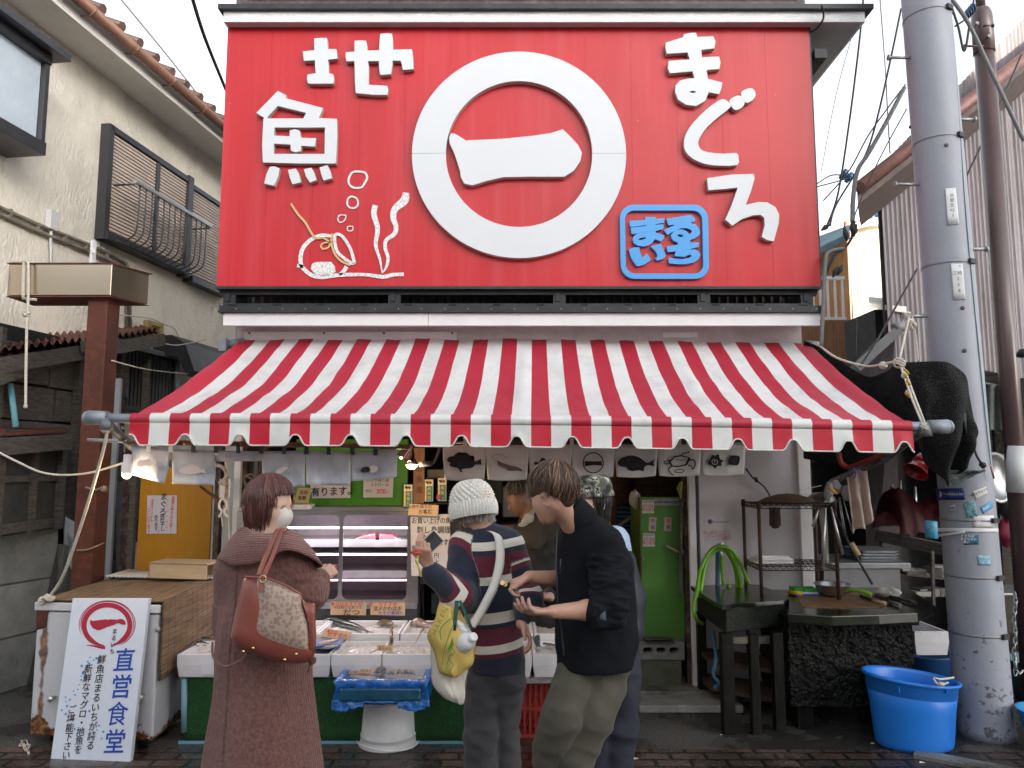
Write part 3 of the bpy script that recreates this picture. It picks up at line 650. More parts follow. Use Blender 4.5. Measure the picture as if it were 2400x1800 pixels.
# right characters
relief('character',[([(835,206),(836,190),(880,182),(903,182),(911,205),(1000,202),(1012,228),(1006,268),(933,277),(937,318),(1032,314),(1040,345),(1034,382),(963,388),(969,437),(1050,458),(1045,490),(1032,523),(975,512),(955,560),(905,588),(850,582),(805,555),(788,510),(790,475),(815,448),(860,436),(896,434),(885,396),(760,406),(747,380),(752,338),(869,330),(857,291),(742,298),(734,265),(737,236)],[[(864,510),(885,503),(904,508),(900,514),(880,517)]])],O5,K4,.045,M_signwhite)
def stroke_poly(pts,ws,n=6):
 P=smooth_loop([Vector((a,b,w_)) for(a,b),w_ in zip(pts,ws)],n,False);L_,R_=[],[]
 for i,p in enumerate(P):
  d=(P[min(i+1,len(P)-1)]-P[max(i-1,0)]);d.z=0;d.normalize();nn=Vector((-d.y,d.x,0))*p.z/2
  L_.append((p.x+nn.x,p.y+nn.y));R_.append((p.x-nn.x,p.y-nn.y))
 return L_+R_[::-1]
relief('character',[([(1056,550),(1086,568),(1096,594),(1040,640),(970,700),(925,765),(916,800),(930,828),(970,846),(1060,854),(1130,850),(1140,880),(1134,916),(1040,920),(960,912),(890,884),(845,840),(837,790),(850,740),(890,680),(960,610),(1020,565)],[])],O5,K4,.045,M_signwhite,smooth=2)
relief('character_dot',[([(1090,560),(1120,536),(1148,531),(1166,548),(1174,575),(1160,595),(1128,611),(1108,600)],[])],O5,K4,.045,M_signwhite,smooth=3)
relief('character_dot',[([(1154,516),(1180,496),(1212,490),(1230,505),(1235,530),(1218,556),(1186,571),(1166,555)],[])],O5,K4,.045,M_signwhite,smooth=3)
relief('character',[([(966,990),(1100,970),(1224,966),(1230,990),(1210,1060),(1180,1138),(1250,1122),(1300,1124),(1345,1150),(1366,1190),(1364,1240),(1336,1340),(1300,1334),(1270,1316),(1286,1250),(1284,1210),(1262,1194),(1220,1196),(1160,1216),(1106,1253),(1066,1220),(1098,1150),(1136,1042),(1060,1050),(972,1056)],[])],O5,K4,.045,M_signwhite)
# ring (centre seen at 1217,360)
rc=W(1216.5,359,SY-.05);rw=(W(1467,359,SY-.05).x-W(965,359,SY-.05).x)/2;rh=(W(1217,119,SY-.05).z-W(1217,602,SY-.05).z)/2
ri=.664
def ellip(rx,rz,n=96,a0=0,a1=2*math.pi):
 return[(rx*math.cos(a0+(a1-a0)*i/n),rz*math.sin(a0+(a1-a0)*i/n)) for i in range(n+(0 if abs(a1-a0-2*math.pi)<1e-6 else 1))]
rxi=(W(1388,359,SY).x-W(1048,359,SY).x)/2;rzi=(W(1217,192,SY).z-W(1217,530,SY).z)/2;icz=(W(1217,192,SY).z+W(1217,530,SY).z)/2-rc.z
bm=BM()
for s in(0,1):
 oo=ellip(rw,rh,64,s*math.pi,(s+1)*math.pi);ii=ellip(rxi,rzi,64,s*math.pi,(s+1)*math.pi)
 g_=.0012 if s==0 else-.0012
 lp=[(x,z+g_) for x,z in oo]+[(x,z+g_) for x,z in ii[::-1]]
 prism(bm,lp,[],lambda p:Vector((rc.x+p[0],SY-.05,rc.z+p[1])),.049,(0,-1,0))
bm.normal_update()
for f in bm.faces:
 if abs(f.normal.y)<.5:f.material_index=1
obj('ring',bm,[M_signwhite,M_signedge],sign)
relief('horizontal_bar',[([(1057,312),(1068,314),(1092,329),(1180,325),(1250,318),(1290,312),(1319,303),(1335,318),(1355,340),(1364,358),(1360,378),(1345,400),(1322,414),(1240,414),(1180,415),(1140,424),(1108,434),(1088,430),(1080,415),(1078,400),(1066,362),(1054,336),(1053,322)],[])],(0,0),1,.05,M_signwhite,smooth=0)
# tile drawings: bubbles, urn with octopus feeler, seaweed
M_mosaic=mat('crackled_white_tile',(.74,.75,.76),.3,var=.04)
def crackle(m,sc):
 nt=m.node_tree;b=bsdf(m);tc=N(nt,'TexCoord');v=N(nt,'TexVoronoi',feature='DISTANCE_TO_EDGE');v.inputs['Scale'].default_value=sc;nt.links.new(tc.outputs['Object'],v.inputs[0])
 r=ramp(nt,[(.0,1),(.045,0)]);nt.links.new(v.outputs[0],r.inputs[0]);old=b.inputs['Base Color'].links[0].from_socket
 mx=N(nt,'Mix',data_type='RGBA');nt.links.new(r.outputs[0],mx.inputs[0]);nt.links.new(old,mx.inputs[6]);mx.inputs[7].default_value=(.25,.18,.2,1);nt.links.new(mx.outputs[2],b.inputs['Base Color']);return m
crackle(M_mosaic,28)
def ringpoly(pts,wd):
 P=smooth_loop([Vector((a,b,0)) for a,b in pts],6);c=sum(P,Vector())/len(P);inn=[]
 for i,p in enumerate(P):
  d=(P[(i+1)%len(P)]-P[i-1]).normalized();nn=Vector((-d.y,d.x,0))
  if nn.dot(c-p)<0:nn=-nn
  inn.append(p+nn*wd)
 return([(p.x,p.y) for p in P],[[(p.x,p.y) for p in inn]])
relief('bubble',[ringpoly([(803,947),(845,955),(860,985),(845,1020),(825,1045),(780,1048),(750,1025),(747,990),(768,955)],11)],O4,K4,.008,M_mosaic,edge=None)
relief('bubble',[ringpoly([(770,1087),(800,1100),(808,1130),(795,1155),(765,1160),(742,1142),(740,1115),(750,1095)],9)],O4,K4,.008,M_mosaic,edge=None)
relief('bubble',[ringpoly([(700,1193),(735,1193),(739,1208),(725,1232),(700,1237),(688,1215)],6)],O4,K4,.008,M_mosaic,edge=None)
relief('bubble',[ringpoly([(747,1256),(775,1256),(777,1275),(765,1285),(745,1282),(741,1268)],5)],O4,K4,.008,M_mosaic,edge=None)
relief('urn_drawing',[(stroke_poly([(655,1312),(600,1308),(545,1330),(500,1375),(484,1430),(492,1480),(540,1525),(600,1540),(700,1528),(840,1526),(940,1538),(1000,1526),(1058,1524)],[18,20,22,22,22,22,22,22,22,18,22,20,20]),[]),(stroke_poly([(466,1474),(500,1482)],[20,18]),[]),(stroke_poly([(740,1480),(725,1505),(700,1526)],[22,20,18]),[]),([(540,1490),(548,1468),(562,1457),(600,1455),(655,1455),(675,1480),(678,1510),(640,1530),(590,1532),(560,1518)],[])],O4,K4,.008,M_mosaic,edge=None)
relief('urn_mouth_drawing',[ringpoly([(690,1292),(725,1310),(765,1370),(785,1430),(790,1462),(768,1470),(720,1440),(680,1400),(665,1340),(668,1305)],17)],O4,K4,.011,M_mosaic,edge=None)
relief('seaweed_drawing',[(stroke_poly([(900,1140),(892,1190),(912,1270),(902,1360),(925,1440),(938,1518)],[30,30,26,20,14,5]),[]),(stroke_poly([(1070,1070),(1060,1115),(1010,1160),(1000,1210),(1015,1260),(1005,1300),(960,1335),(955,1380),(970,1430),(962,1480),(938,1518)],[34,46,36,32,26,24,20,20,18,14,5]),[])],O4,K4,.0085,M_mosaic,edge=None)
relief('feeler_drawing',[(stroke_poly([(430,1130),(470,1190),(510,1235),(545,1295),(570,1322),(610,1322),(645,1345),(640,1372),(612,1383),(598,1368),(612,1350),(655,1345)],[10,12,12,12,12,10,10,10,10,9,9,9]),[]),(stroke_poly([(662,1298),(655,1350),(675,1410),(710,1450),(762,1474)],[11]*5),[])],O4,K4,.014,mat('ochre_line',(.62,.42,.2),.5),edge=None)
# blue emblem
K7=250/1975;O7=(1430,460)
def rrect(x0,y0,x1,y1,r,n=8,sk=0):
 o_=[]
 for cx,cy,a0 in((x1-r,y0+r,-90),(x1-r,y1-r,0),(x0+r,y1-r,90),(x0+r,y0+r,180)):
  for i in range(n+1):
   a=R(a0+90*i/n);yy=cy+r*math.sin(a);o_.append((cx+r*math.cos(a)+(yy-y0)*sk,yy))
 return o_
relief('emblem_border',[(rrect(175,155,1810,1528,260,8,.018),[rrect(272,262,1705,1430,170,8,.018)])],O7,K7,.03,M_blueletter,edge=None)
relief('emblem_character',[([(655,382),(836,384),(845,420),(1000,405),(1003,440),(998,490),(845,515),(846,530),(990,515),(992,560),(980,605),(845,640),(842,670),(930,695),(1008,730),(985,790),(938,838),(830,792),(790,850),(720,905),(620,928),(520,915),(440,870),(415,810),(430,750),(490,695),(580,672),(695,662),(690,655),(400,700),(382,600),(385,580),(676,548),(672,535),(378,568),(357,500),(362,455),(650,436)],[[(522,792),(560,768),(675,757),(640,790),(580,808),(530,806)]])],O7,K7,.03,M_blueletter,edge=None)
relief('emblem_character',[([(1042,412),(1100,408),(1495,342),(1530,370),(1578,430),(1565,460),(1490,495),(1580,520),(1640,580),(1668,650),(1650,720),(1570,780),(1480,808),(1480,822),(1495,830),(1493,860),(1645,850),(1650,890),(1640,935),(1450,986),(1560,980),(1640,1020),(1675,1080),(1640,1160),(1560,1220),(1440,1252),(1300,1258),(1092,1240),(1080,1190),(1090,1134),(1200,1155),(1340,1165),(1460,1140),(1515,1105),(1500,1085),(1450,1085),(1385,1122),(1200,1108),(1195,1095),(1213,1020),(1072,1034),(1055,980),(1045,930),(1250,898),(1255,860),(1170,820),(1128,760),(1130,710),(1180,645),(1065,716),(1020,660),(997,622),(1210,524),(1082,538),(1055,470)],[[(1245,610),(1330,588),(1430,590),(1500,620),(1515,660),(1470,705),(1420,650),(1350,615)],[(1238,732),(1270,706),(1320,704),(1350,722),(1340,750),(1290,756)]])],O7,K7,.03,M_blueletter,edge=None)
relief('emblem_character',[([(342,982),(440,948),(540,938),(550,1010),(575,1090),(600,1130),(640,1095),(672,1058),(700,1080),(752,1170),(740,1195),(640,1260),(520,1296),(490,1285),(430,1210),(380,1120)],[]),([(750,934),(840,900),(938,880),(980,960),(1025,1080),(1020,1120),(970,1165),(876,1190),(850,1172),(826,1140),(870,1130),(878,1100),(850,1030),(800,975)],[])],O7,K7,.03,M_blueletter,edge=None)
# == awning
def stripes(name,red,white,P,x0,rough=.5,bumpy=.3,dirt=.5):
 m=mat(name,white,rough,var=.05,vs=5,bump=bumpy,bs=5,dirt=dirt,dirtcol=(.38,.38,.36),ds=3.5,stretch=(1.5,1,1));nt=m.node_tree;b=bsdf(m)
 at=N(nt,'Attribute',attribute_name='stripe');r=ramp(nt,[(0,0),(.5,1)],'CONSTANT')
 fr_=N(nt,'Math',operation='FRACT');nt.links.new(at.outputs['Fac'],fr_.inputs[0]);nt.links.new(fr_.outputs[0],r.inputs[0])
 nz=N(nt,'TexNoise');nz.inputs['Scale'].default_value=2
 rc_=ramp(nt,[(.3,[c*.88 for c in red]),(.7,red)]);nt.links.new(nz.outputs[0],rc_.inputs[0])
 old=b.inputs['Base Color'].links[0].from_socket;mx=N(nt,'Mix',data_type='RGBA');nt.links.new(r.outputs[0],mx.inputs[0]);nt.links.new(rc_.outputs[0],mx.inputs[6]);nt.links.new(old,mx.inputs[7]);nt.links.new(mx.outputs[2],b.inputs['Base Color']);return m
M_aw=stripes('striped_canvas',(.46,.018,.045),(.70,.71,.71),1,0)
AWF=4.05
def awfront(u):return W(310+u*(2132-310),977+18*u*u,AWF)
def awback(u):return W(566+u*(1893-566),796+u*9-5*math.sin(u*3.14),WY-.12)
NS=39
def grid_attr(name,fn,nu,nv,m,parent,sfn,solid=0):
 b=BM();vs=grid(b,fn,nu,nv);b.verts.index_update();vals=[0]*len(b.verts)
 lay={}
 for i,row in enumerate(vs):
  for j,v in enumerate(row):lay[v.index]=sfn(i/nu,j/nv)
 o_=obj(name,b,m,parent)
 a_=o_.data.attributes.new('stripe','FLOAT','POINT');a_.data.foreach_set('value',[lay[i] for i in range(len(o_.data.vertices))])
 if solid:s_=o_.modifiers.new('s','SOLIDIFY');s_.thickness=solid;s_.offset=-1
 return o_
awn=thing('striped_awning','red and white striped canvas awning with scalloped valance stretched over the shop front','awning',(0,AWF,1.8))
def canopy(u,v):
 p=awfront(u).lerp(awback(u),v)
# canvas sags between front pipe and wall; arms press from below
 s=-.085*math.sin(math.pi*min(1,v*1.0))**1.0*(1-.25*v)
 rib=.02*math.exp(-((u-.50)/.012)**2)+.016*math.exp(-((u-.24)/.012)**2)+.016*math.exp(-((u-.76)/.012)**2)
 edge=.05*(math.exp(-(u/.02)**2)+math.exp(-((1-u)/.02)**2))
 return p+Vector((0,0,s+(rib+edge)*math.sin(math.pi*v)+.012*mnoise.noise(Vector((u*14,v*5,1)))+.007*mnoise.noise(Vector((u*45+v*6,v*9,4)))))
grid_attr('canopy',canopy,260,26,M_aw,awn,lambda u,v:u*NS/2+.0)
PR=.026
def wrap(u,v):
 a=R(130-250*v);p=awfront(u);r_=PR+.006+.002*mnoise.noise(Vector((u*20,0,0)))
 return p+Vector((0,-math.cos(a-R(0))*r_*1.0,math.sin(a)*r_-.01))
grid_attr('canvas_roll',wrap,260,8,M_aw,awn,lambda u,v:u*NS/2)
M_awv=stripes('striped_valance',(.50,.008,.03),(.66,.665,.66),1,0,dirt=.3)
NSC=14.2
def val(u,v):
 top=awfront(u)+Vector((0,-.026,-.036));x=(u*NSC+.48)%1
 L_=.118-.058*math.exp(-(abs(x-.5)/.125)**3.2)
 s_=math.sin(u*2*math.pi*NSC*.9+1)*.004*v+.01*mnoise.noise(Vector((u*25,v,3)))*v
 return top+Vector((0,s_-.004*v,-L_*v))
grid_attr('valance',val,640,6,M_awv,awn,lambda u,v:u*NS/2+.0)
bm=BM();tube(bm,[val(i/640,1)+Vector((0,-.001,0)) for i in range(641)],.0048,5);obj('piping',bm,mat('white_piping',(.62,.64,.6),.6,dirt=.5,dirtcol=(.2,.25,.15),ds=30),awn)
M_pipe=rusty(mat('grey_painted_pipe',(.25,.28,.33),.5,.3,var=.15),12,(.56,.64),(.12,.1,.08),(.22,.17,.12))
bm=BM();pl_=W(240,979,AWF);pr_=W(2188,1000,AWF);tube(bm,[pl_,awfront(0)-Vector((0,0,.01)),awfront(.5)-Vector((0,0,.012)),awfront(1)-Vector((0,0,.01)),pr_],PR,14)
for p,s_ in((pl_,-1),(pr_,1)):tube(bm,[p-Vector((s_*.03,0,0)),p+Vector((s_*.075,0,0))],[.036,.04],14);lathe(bm,[(.04,0),(.036,.015),(.02,.028),(0,.03)],p+Vector((s_*.075,0,0)),14,(s_,0,0))
obj('front_pipe',bm,M_pipe,awn)
for nm,a_,b_,c_ in(('arm',W(2168,1005,AWF),W(2075,1075,4.6),W(1950,1130,5.5)),('arm',W(250,990,AWF),W(310,1048,4.5),W(500,1130,5.5))):
 bm=BM();tube(bm,[a_,b_,c_],.024,10);tube(bm,[a_+Vector((0,0,.02)),a_-Vector((0,0,.04))],.034,10);obj(nm,bm,mat('worn_grey_pipe',(.17,.18,.19),.6,.4,var=.5,vs=30),awn)
for a,b in((W(1885,808,WY-.12),W(1925,812,WY-.12)),(W(525,808,WY-.12),W(575,803,WY-.12))):bm=BM();tube(bm,[a,b],.035,12);obj('roller_end',bm,M_pipe,awn)
bm=BM();bx(bm,W(512,822,WY-.2),W(535,795,WY-.157));obj('end_box',bm,M_pipe,awn)
# == noren curtains
M_indigo=mat('faded_indigo_linen',(.56,.61,.70),.95,var=.12,vs=10,bump=.35,bs=250,dirt=.3,dirtcol=(.3,.32,.36),ds=3)
M_indigoD=mat('dark_indigo_loop',(.06,.075,.1),.95,var=.2)
M_dye=mat('undyed_print',(.8,.74,.72),.95,var=.1)
M_bamb=mat('bamboo',(.2,.11,.055),.5,var=.3,vs=8,stretch=(3,1,1))
NY=4.32
def curve_at(pts,t):
 x=t*(len(pts)-1);i=min(int(x),len(pts)-2);return pts[i]+(pts[i+1]-pts[i])*(x-i)
ng=thing('indigo_noren','faded blue grey linen noren with pale fish motifs hanging under the left of the awning','curtain',W(620,1040,NY))
bm=BM();tube(bm,[W(206,1031,NY),W(315,1035,NY)],.011,8,mi=1)
bp_=[W(300+i*66,1036+i*1.1,NY) for i in range(11)]
for i,(a_,b_) in enumerate(zip(bp_,bp_[1:])):tube(bm,[a_,a_.lerp(b_,.06),a_.lerp(b_,.12),b_],[.017,.0165,.014,.0145],8)
rod=obj('rod',bm,[M_bamb,M_galv],ng)
gx=[308,402,505,613,716,822,932]
gtop=[1042,1052,1056,1058,1056,1060,1050]
gbot=[(1113,1134),(1134,1138),(1082,1080),(1140,1141),(1136,1138),(1128,1120)]
for k in range(6):
 xa_,xb_=gx[k],gx[k+1];la,lb=gbot[k]
 gap=3 if k!=2 else 0
 def fn(u,v,xa_=xa_,xb_=xb_,la=la,lb=lb,k=k,gap=gap):
  xt=xa_+(xb_-xa_)*u;yt=gtop[k]+(gtop[k+1]-gtop[k])*u
  xb2=xa_+gap+(xb_-xa_-2*gap)*u+(-14*u*v if k==0 else 3*(u-.5)*v)
  yb2=la+(lb-la)*u
  if k==5 and u>.97:yb2-=6*math.sin(v*40)
  dY=.012*math.sin(u*7+k)*v+.02*mnoise.noise(Vector((u*3+k*5,v*2,0)))*v-.04*abs(u-.5)*(1-v)*v
  return W(xt+(xb2-xt)*v**.6,yt+(yb2-yt)*v,NY+.02+dY)
 bm=BM();grid(bm,fn,16,10);o_=obj('panel',bm,M_indigo,ng,smooth=True);s_=o_.modifiers.new('s','SOLIDIFY');s_.thickness=.0015
def flatprint(name,parent,polys,m,Y,lift=.004,smooth=3,k=1,o=(0,0)):
 bm=BM()
 for q in polys:
  if isinstance(q,tuple) and len(q)==2 and isinstance(q[1],list) and(not q[1] or isinstance(q[1][0],list)):out,holes=q
  else:out,holes=q,[]
  if smooth:out=smooth_loop([Vector((a,b,0)) for a,b in out],smooth)
  prism(bm,out,holes,lambda p:W(o[0]+p[0]*k,o[1]+p[1]*k,Y-lift),0,(0,-1,0))
 return obj(name,bm,m,parent)
KN=400/2212;ON=(300,1030)
flatprint('motif',ng,[[(108,330),(140,270),(200,265),(260,262),(300,270),(310,300),(270,345),(210,340),(170,365),(120,345)],stroke_poly([(250,270),(290,238),(320,250)],[12,12,10],3),stroke_poly([(255,385),(290,340),(355,290),(350,258),(320,280)],[10,12,12,10,8],3)],M_dye,NY,.02,2,KN,ON)
flatprint('motif',ng,[[(660,400),(700,350),(770,330),(790,310),(850,325),(900,345),(940,375),(960,395),(1010,358),(985,395),(1015,440),(950,425),(880,445),(780,450),(690,435)]],M_dye,NY,.02,2,KN,ON)
flatprint('motif',ng,[[(1905,420),(1940,385),(2000,360),(2060,350),(2080,370),(2040,400),(1980,440),(1920,480)],stroke_poly([(1990,365),(2040,330),(2080,325)],[10,10,8],3),stroke_poly([(2060,420),(2110,380),(2125,340)],[10,10,8],3)],M_dye,NY,.02,2,KN,ON)
flatprint('motif',ng,[[(862,1096),(876,1090),(886,1096),(880,1106),(866,1106)]],M_dye,NY,.02,2)
flatprint('motif',ng,[[(845,1105),(850,1096),(865,1094),(868,1104),(856,1108)]],M_cable,NY,.02,2)
for i,x in enumerate((348,400,453,506,558,612,666,718,770,826,880)):
 bm=BM();y0=1036+(x-300)*.0166
 t0=W(x-5,y0-4,NY);
 pth=[W(x,y0+22,NY-.004),W(x,y0+5,NY-.02),W(x,y0-5,NY),W(x,y0+4,NY+.02),W(x,y0+20,NY+.012)]
 for a_,b_ in zip(pth,pth[1:]):hexa(bm,[a_-Vector((.012,0,0)),a_+Vector((.012,0,0)),a_+Vector((.012,.002,0)),a_+Vector((-.012,.002,0)),b_-Vector((.012,0,0)),b_+Vector((.012,0,0)),b_+Vector((.012,.002,0)),b_+Vector((-.012,.002,0))])
 obj('hanging_loop',bm,M_indigoD if i>1 else M_indigo,ng)
# white noren
M_wn=mat('off_white_cotton',(.80,.80,.79),.95,var=.08,vs=6,bump=.25,bs=200,dirt=.3,dirtcol=(.4,.37,.35),ds=4)
M_ink=mat('ink_print',(.03,.03,.034),.9,var=.5,vs=60)
M_inkp=mat('pale_ink_print',(.2,.13,.13),.9,var=.4,vs=60)
WNY=4.72
nw=thing('white_noren','off white cotton noren printed with black fish, shrimp and crab hanging over the shop opening','curtain',W(1390,1043,WNY))
wx=[1038,1139,1239,1340,1441,1541,1643,1747]
bm=BM();tube(bm,[W(1020,1036,WNY+.02),W(1765,1032,WNY+.02)],.012,8);obj('rod',bm,M_blacksteel,nw)
def wy(x,v):return 1043-2*((x-1040)/700)+((1121 if x<1240 else 1119)-1043+6-9*max(0,(x-1240)/500)**1)*v
for k in range(7):
 xa_,xb_=wx[k],wx[k+1]
 def fn(u,v,xa_=xa_,xb_=xb_,k=k):
  g_=max(0,v-.3)/.7*4
  x=xa_+g_+(xb_-xa_-2*g_)*u;y=wy(x,v)-(3*(2*u-1)**2*v)
  return W(x,y,WNY+(.006*math.sin(u*8+k*2)+.008*mnoise.noise(Vector((u*3+k*3,v*2,4))))*v)
 bm=BM();grid(bm,fn,16,8);o_=obj('panel',bm,M_wn,nw,smooth=True);s_=o_.modifiers.new('s','SOLIDIFY');s_.thickness=.0015
for x in(1090,1141,1190,1240,1290,1340,1390,1441,1490,1541,1592,1643,1692):
 bm=BM();p=W(x,1036,WNY-.012);box(bm,p,(.025,.003,.06));obj('hanging_loop',bm,M_wn,nw)
KW=720/2212;OW=(1030,1030)
fp=lambda nm,polys,m=M_ink,sm=2:flatprint(nm,nw,polys,m,WNY,.014,sm,KW,OW)
fp('fish_print',[[(52,150),(70,125),(100,120),(125,100),(180,98),(220,115),(250,135),(255,165),(295,138),(300,160),(300,182),(262,178),(240,200),(215,207),(160,212),(165,232),(150,236),(138,208),(100,200),(70,185),(80,170)],[(125,100),(135,92),(160,95),(190,95),(205,105),(150,110)],[(222,118),(245,118),(252,140),(238,142)]])
fp('shrimp_print',[[(415,150),(450,165),(500,185),(550,195),(592,215),(592,232),(560,222),(500,225),(480,205),(430,190),(420,175)],stroke_poly([(420,155),(385,140),(380,122),(410,108),(450,110),(490,140)],[2.5]*6,4)],M_inkp)
fp('fish_print',[[(682,160),(720,165),(735,130),(760,140),(800,155),(860,160),(900,155),(908,165),(850,185),(800,195),(720,195),(690,185)]])
fp('crest_print',[([(1107+76*math.cos(a*math.pi/24),168+76*math.sin(a*math.pi/24)) for a in range(48)],[[(1107+68*math.cos(a*math.pi/24),168+68*math.sin(a*math.pi/24)) for a in range(48)]]),[(1044,155),(1110,158),(1168,155),(1170,188),(1108,184),(1046,194)]],sm=0)
fp('fish_print',[[(1282,170),(1300,140),(1340,122),(1390,116),(1440,130),(1475,155),(1500,168),(1550,146),(1540,170),(1548,192),(1500,184),(1475,200),(1470,230),(1440,222),(1390,228),(1355,218),(1345,200),(1300,192)]])
fp('crab_print',[([(1650,160),(1690,120),(1740,112),(1800,128),(1810,140),(1780,185),(1720,200),(1670,195)],[[(1665,162),(1695,130),(1740,121),(1790,133),(1770,177),(1720,190),(1680,187)]]),stroke_poly([(1655,165),(1630,178),(1620,160),(1660,150)],[7]*4,3),stroke_poly([(1740,115),(1760,98),(1795,95),(1790,84)],[7]*4,3),stroke_poly([(1670,195),(1650,215),(1665,245),(1685,255)],[8]*4,3),stroke_poly([(1780,180),(1800,150),(1835,150),(1840,185),(1825,215)],[9]*5,3),stroke_poly([(1790,185),(1810,190),(1822,218)],[7]*3,3),stroke_poly([(1690,225),(1730,215),(1765,225),(1730,240),(1690,232)],[6]*5,3),stroke_poly([(1700,140),(1740,150),(1780,142)],[3]*3,3)],sm=0)
fp('shell_print',[[(1930,160),(1950,140),(1965,110),(1985,118),(2010,105),(2020,140),(2050,155),(2030,165),(2030,190),(2000,190),(1985,212),(1965,190),(1940,180)],[(2078,160),(2090,125),(2110,115),(2160,120),(2162,150),(2150,185),(2110,185),(2085,180)]])
fp('shell_spiral_print',[stroke_poly([(1985,165),(1978,158),(1990,148),(2003,160),(1993,178),(1970,176),(1962,155),(1980,140)],[4]*8,3)],M_wn)
for o_ in list(nw.children):
 if o_.name.startswith('shell_spiral'):o_.data.transform(Matrix.Translation((0,-.002,0)))
# == signs with lettering
class Plane:
 def __init__(s,p0,right,up):s.p=Vector(p0);s.r=Vector(right).normalized();s.n=s.r.cross(Vector(up)).normalized();s.u=s.n.cross(s.r)
 def at(s,px,py,off=0):
  d=ray(px,py);o=Vector((0,0,CH));p=s.p+s.n*off;k=s.n.dot(p-o)/s.n.dot(d);return o+d*k
def fplane(Y):return Plane((0,Y,0),(1,0,0),(0,0,1))
PX=lambda pl,px,py,n:n*(pl.at(px,py)-Vector((0,0,CH))).length/ray(px,py).length/F
ROT0=0
def letter(bm,pl,s,x,y,size,mi=0,bold=.0,rot=0,sx=1.,shear=0.,off=.003):
 """size = glyph height in photo pixels"""
 txt(bm,s,pl.at(x,y),PX(pl,x,y,size)*1.12,pl.r,pl.u,bold=bold,shear=shear,mi=mi,sx=sx,rot=R(rot),off=off)
def vletter(bm,pl,s,a,b,size,mi=0,**k):
 n=len(s)
 for i,ch in enumerate(s):
  t=i/max(1,n-1);letter(bm,pl,ch,a[0]+(b[0]-a[0])*t,a[1]+(b[1]-a[1])*t,size,mi,**k)
M_inkblack=mat('black_lettering',(.018,.018,.022),.6,var=0)
M_inkred=mat('red_lettering',(.62,.04,.03),.6,var=0)
M_inkblue=mat('blue_lettering',(.015,.06,.42),.6,var=0)
M_inkteal=mat('teal_lettering',(.05,.35,.42),.6,var=0)
M_inkgold=mat('gold_lettering',(.75,.48,.03),.6,var=0)
M_inkgreen=mat('green_lettering',(.03,.30,.24),.6,var=0)
M_inkwhite=mat('white_lettering',(.75,.76,.78),.6,var=0)
INKS=[M_inkblack,M_inkred,M_inkblue,M_inkteal,M_inkgold,M_inkgreen,M_inkwhite]
def card(name,label,cat,corners,pl,m,lines,th=.003,parent=None,group=None):
 """corners in px, clockwise from top left; lines: (text, x, y, size, ink, opts)"""
 c=[pl.at(*q) for q in corners];cen=sum(c,Vector())/4
 t=parent or thing(name,label,cat,cen,group)
 bm=BM();hexa(bm,[c[3],c[2],c[2]-pl.n*th,c[3]-pl.n*th,c[0],c[1],c[1]-pl.n*th,c[0]-pl.n*th]);obj('card' if parent is None else name,bm,m,t)
 if lines:
  bm=BM()
  for l in lines:
   o_=l[5] if len(l)>5 else{}
   if isinstance(l[1],tuple):vletter(bm,pl,l[0],l[1],l[2],l[3],l[4],off=.0012,**o_)
   else:letter(bm,pl,l[0],l[1],l[2],l[3],l[4],off=.0012,**o_)
  obj('lettering',bm,INKS,t)
 return t
M_card=mat('buff_card',(.55,.38,.24),.8,var=.05)
M_paper=mat('white_paper',(.62,.59,.61),.7,var=.04,dirt=.15,ds=4)
M_lam=mat('laminated_paper',(.6,.58,.62),.25,var=.04,coat=.6)
# == rusty post, steel box beam, ladder, ropes
bm=BM();pa=W(207,1440,5.3);pb=W(207,1440,5.3)
x0,x1=W(216,700,5.3).x,W(262,700,5.3).x;ztop=W(216,690,5.25).z
bx(bm,(x0,5.25,0),(x1,5.42,ztop));tag(obj('steel_post',bm,M_rustpost,bevel=.006),'square rust red steel post under the stainless box beam','post')
M_inox=mat('stainless_box',(.56,.47,.36),.22,.95,var=.06,vs=2,bump=.06,bs=3)  # warm tint in the base colour stands in for a gold reflection
bb=thing('stainless_box_beam','stainless steel box beam tied with white rope on top of the rusty post','beam',W(140,690,5.2))
bm=BM();a=W(16,692,5.2);b=W(258,692,5.2);zt_=W(140,619,5.2).z
hexa(bm,[a,b,b+Vector((.12,.3,0)),a+Vector((0,.3,0)),Vector((a.x,a.y,zt_)),Vector((b.x,b.y,zt_)),Vector((b.x+.12,b.y+.3,zt_)),Vector((a.x,a.y+.3,zt_))])
obj('box',bm,M_inox,bb,bevel=.004)
bm=BM();hexa(bm,[a-Vector((0,0,.005)),b-Vector((0,0,.005)),b+Vector((.12,.3,-.005)),a+Vector((0,.3,-.005)),a-Vector((0,.004,.012)),b-Vector((-.01,.004,.012)),b+Vector((.14,.3,-.012)),a+Vector((0,.3,-.012))]);hexa(bm,[Vector((v[0],v[1],zt_+.001)) for v in((a.x-.01,a.y-.01),(b.x+.0,b.y-.01),(b.x+.145,b.y+.3),(a.x,a.y+.3))]+[Vector((v[0],v[1],zt_+.008)) for v in((a.x-.01,a.y-.01),(b.x+.0,b.y-.01),(b.x+.145,b.y+.3),(a.x,a.y+.3))]);obj('flange',bm,M_rustroof,bb)
ld=thing('ladder','grey aluminium ladder standing upright behind the rusty post','ladder',W(250,1400,5.6))
la=W(209,610,5.75);
L1=W(248,1200,5.7).x;L2=W(238,1200,6.1).x;ztl=W(245,1040,5.7).z+.5;M_ld=mat('ladder_aluminium',(.33,.36,.4),.5,.5,var=.1)
for x_,y_ in((L1,5.7),(L2,6.1)):bm=BM();bx(bm,(x_,y_,.1),(x_+.055,y_+.03,ztl));obj('rail',bm,M_ld,ld)
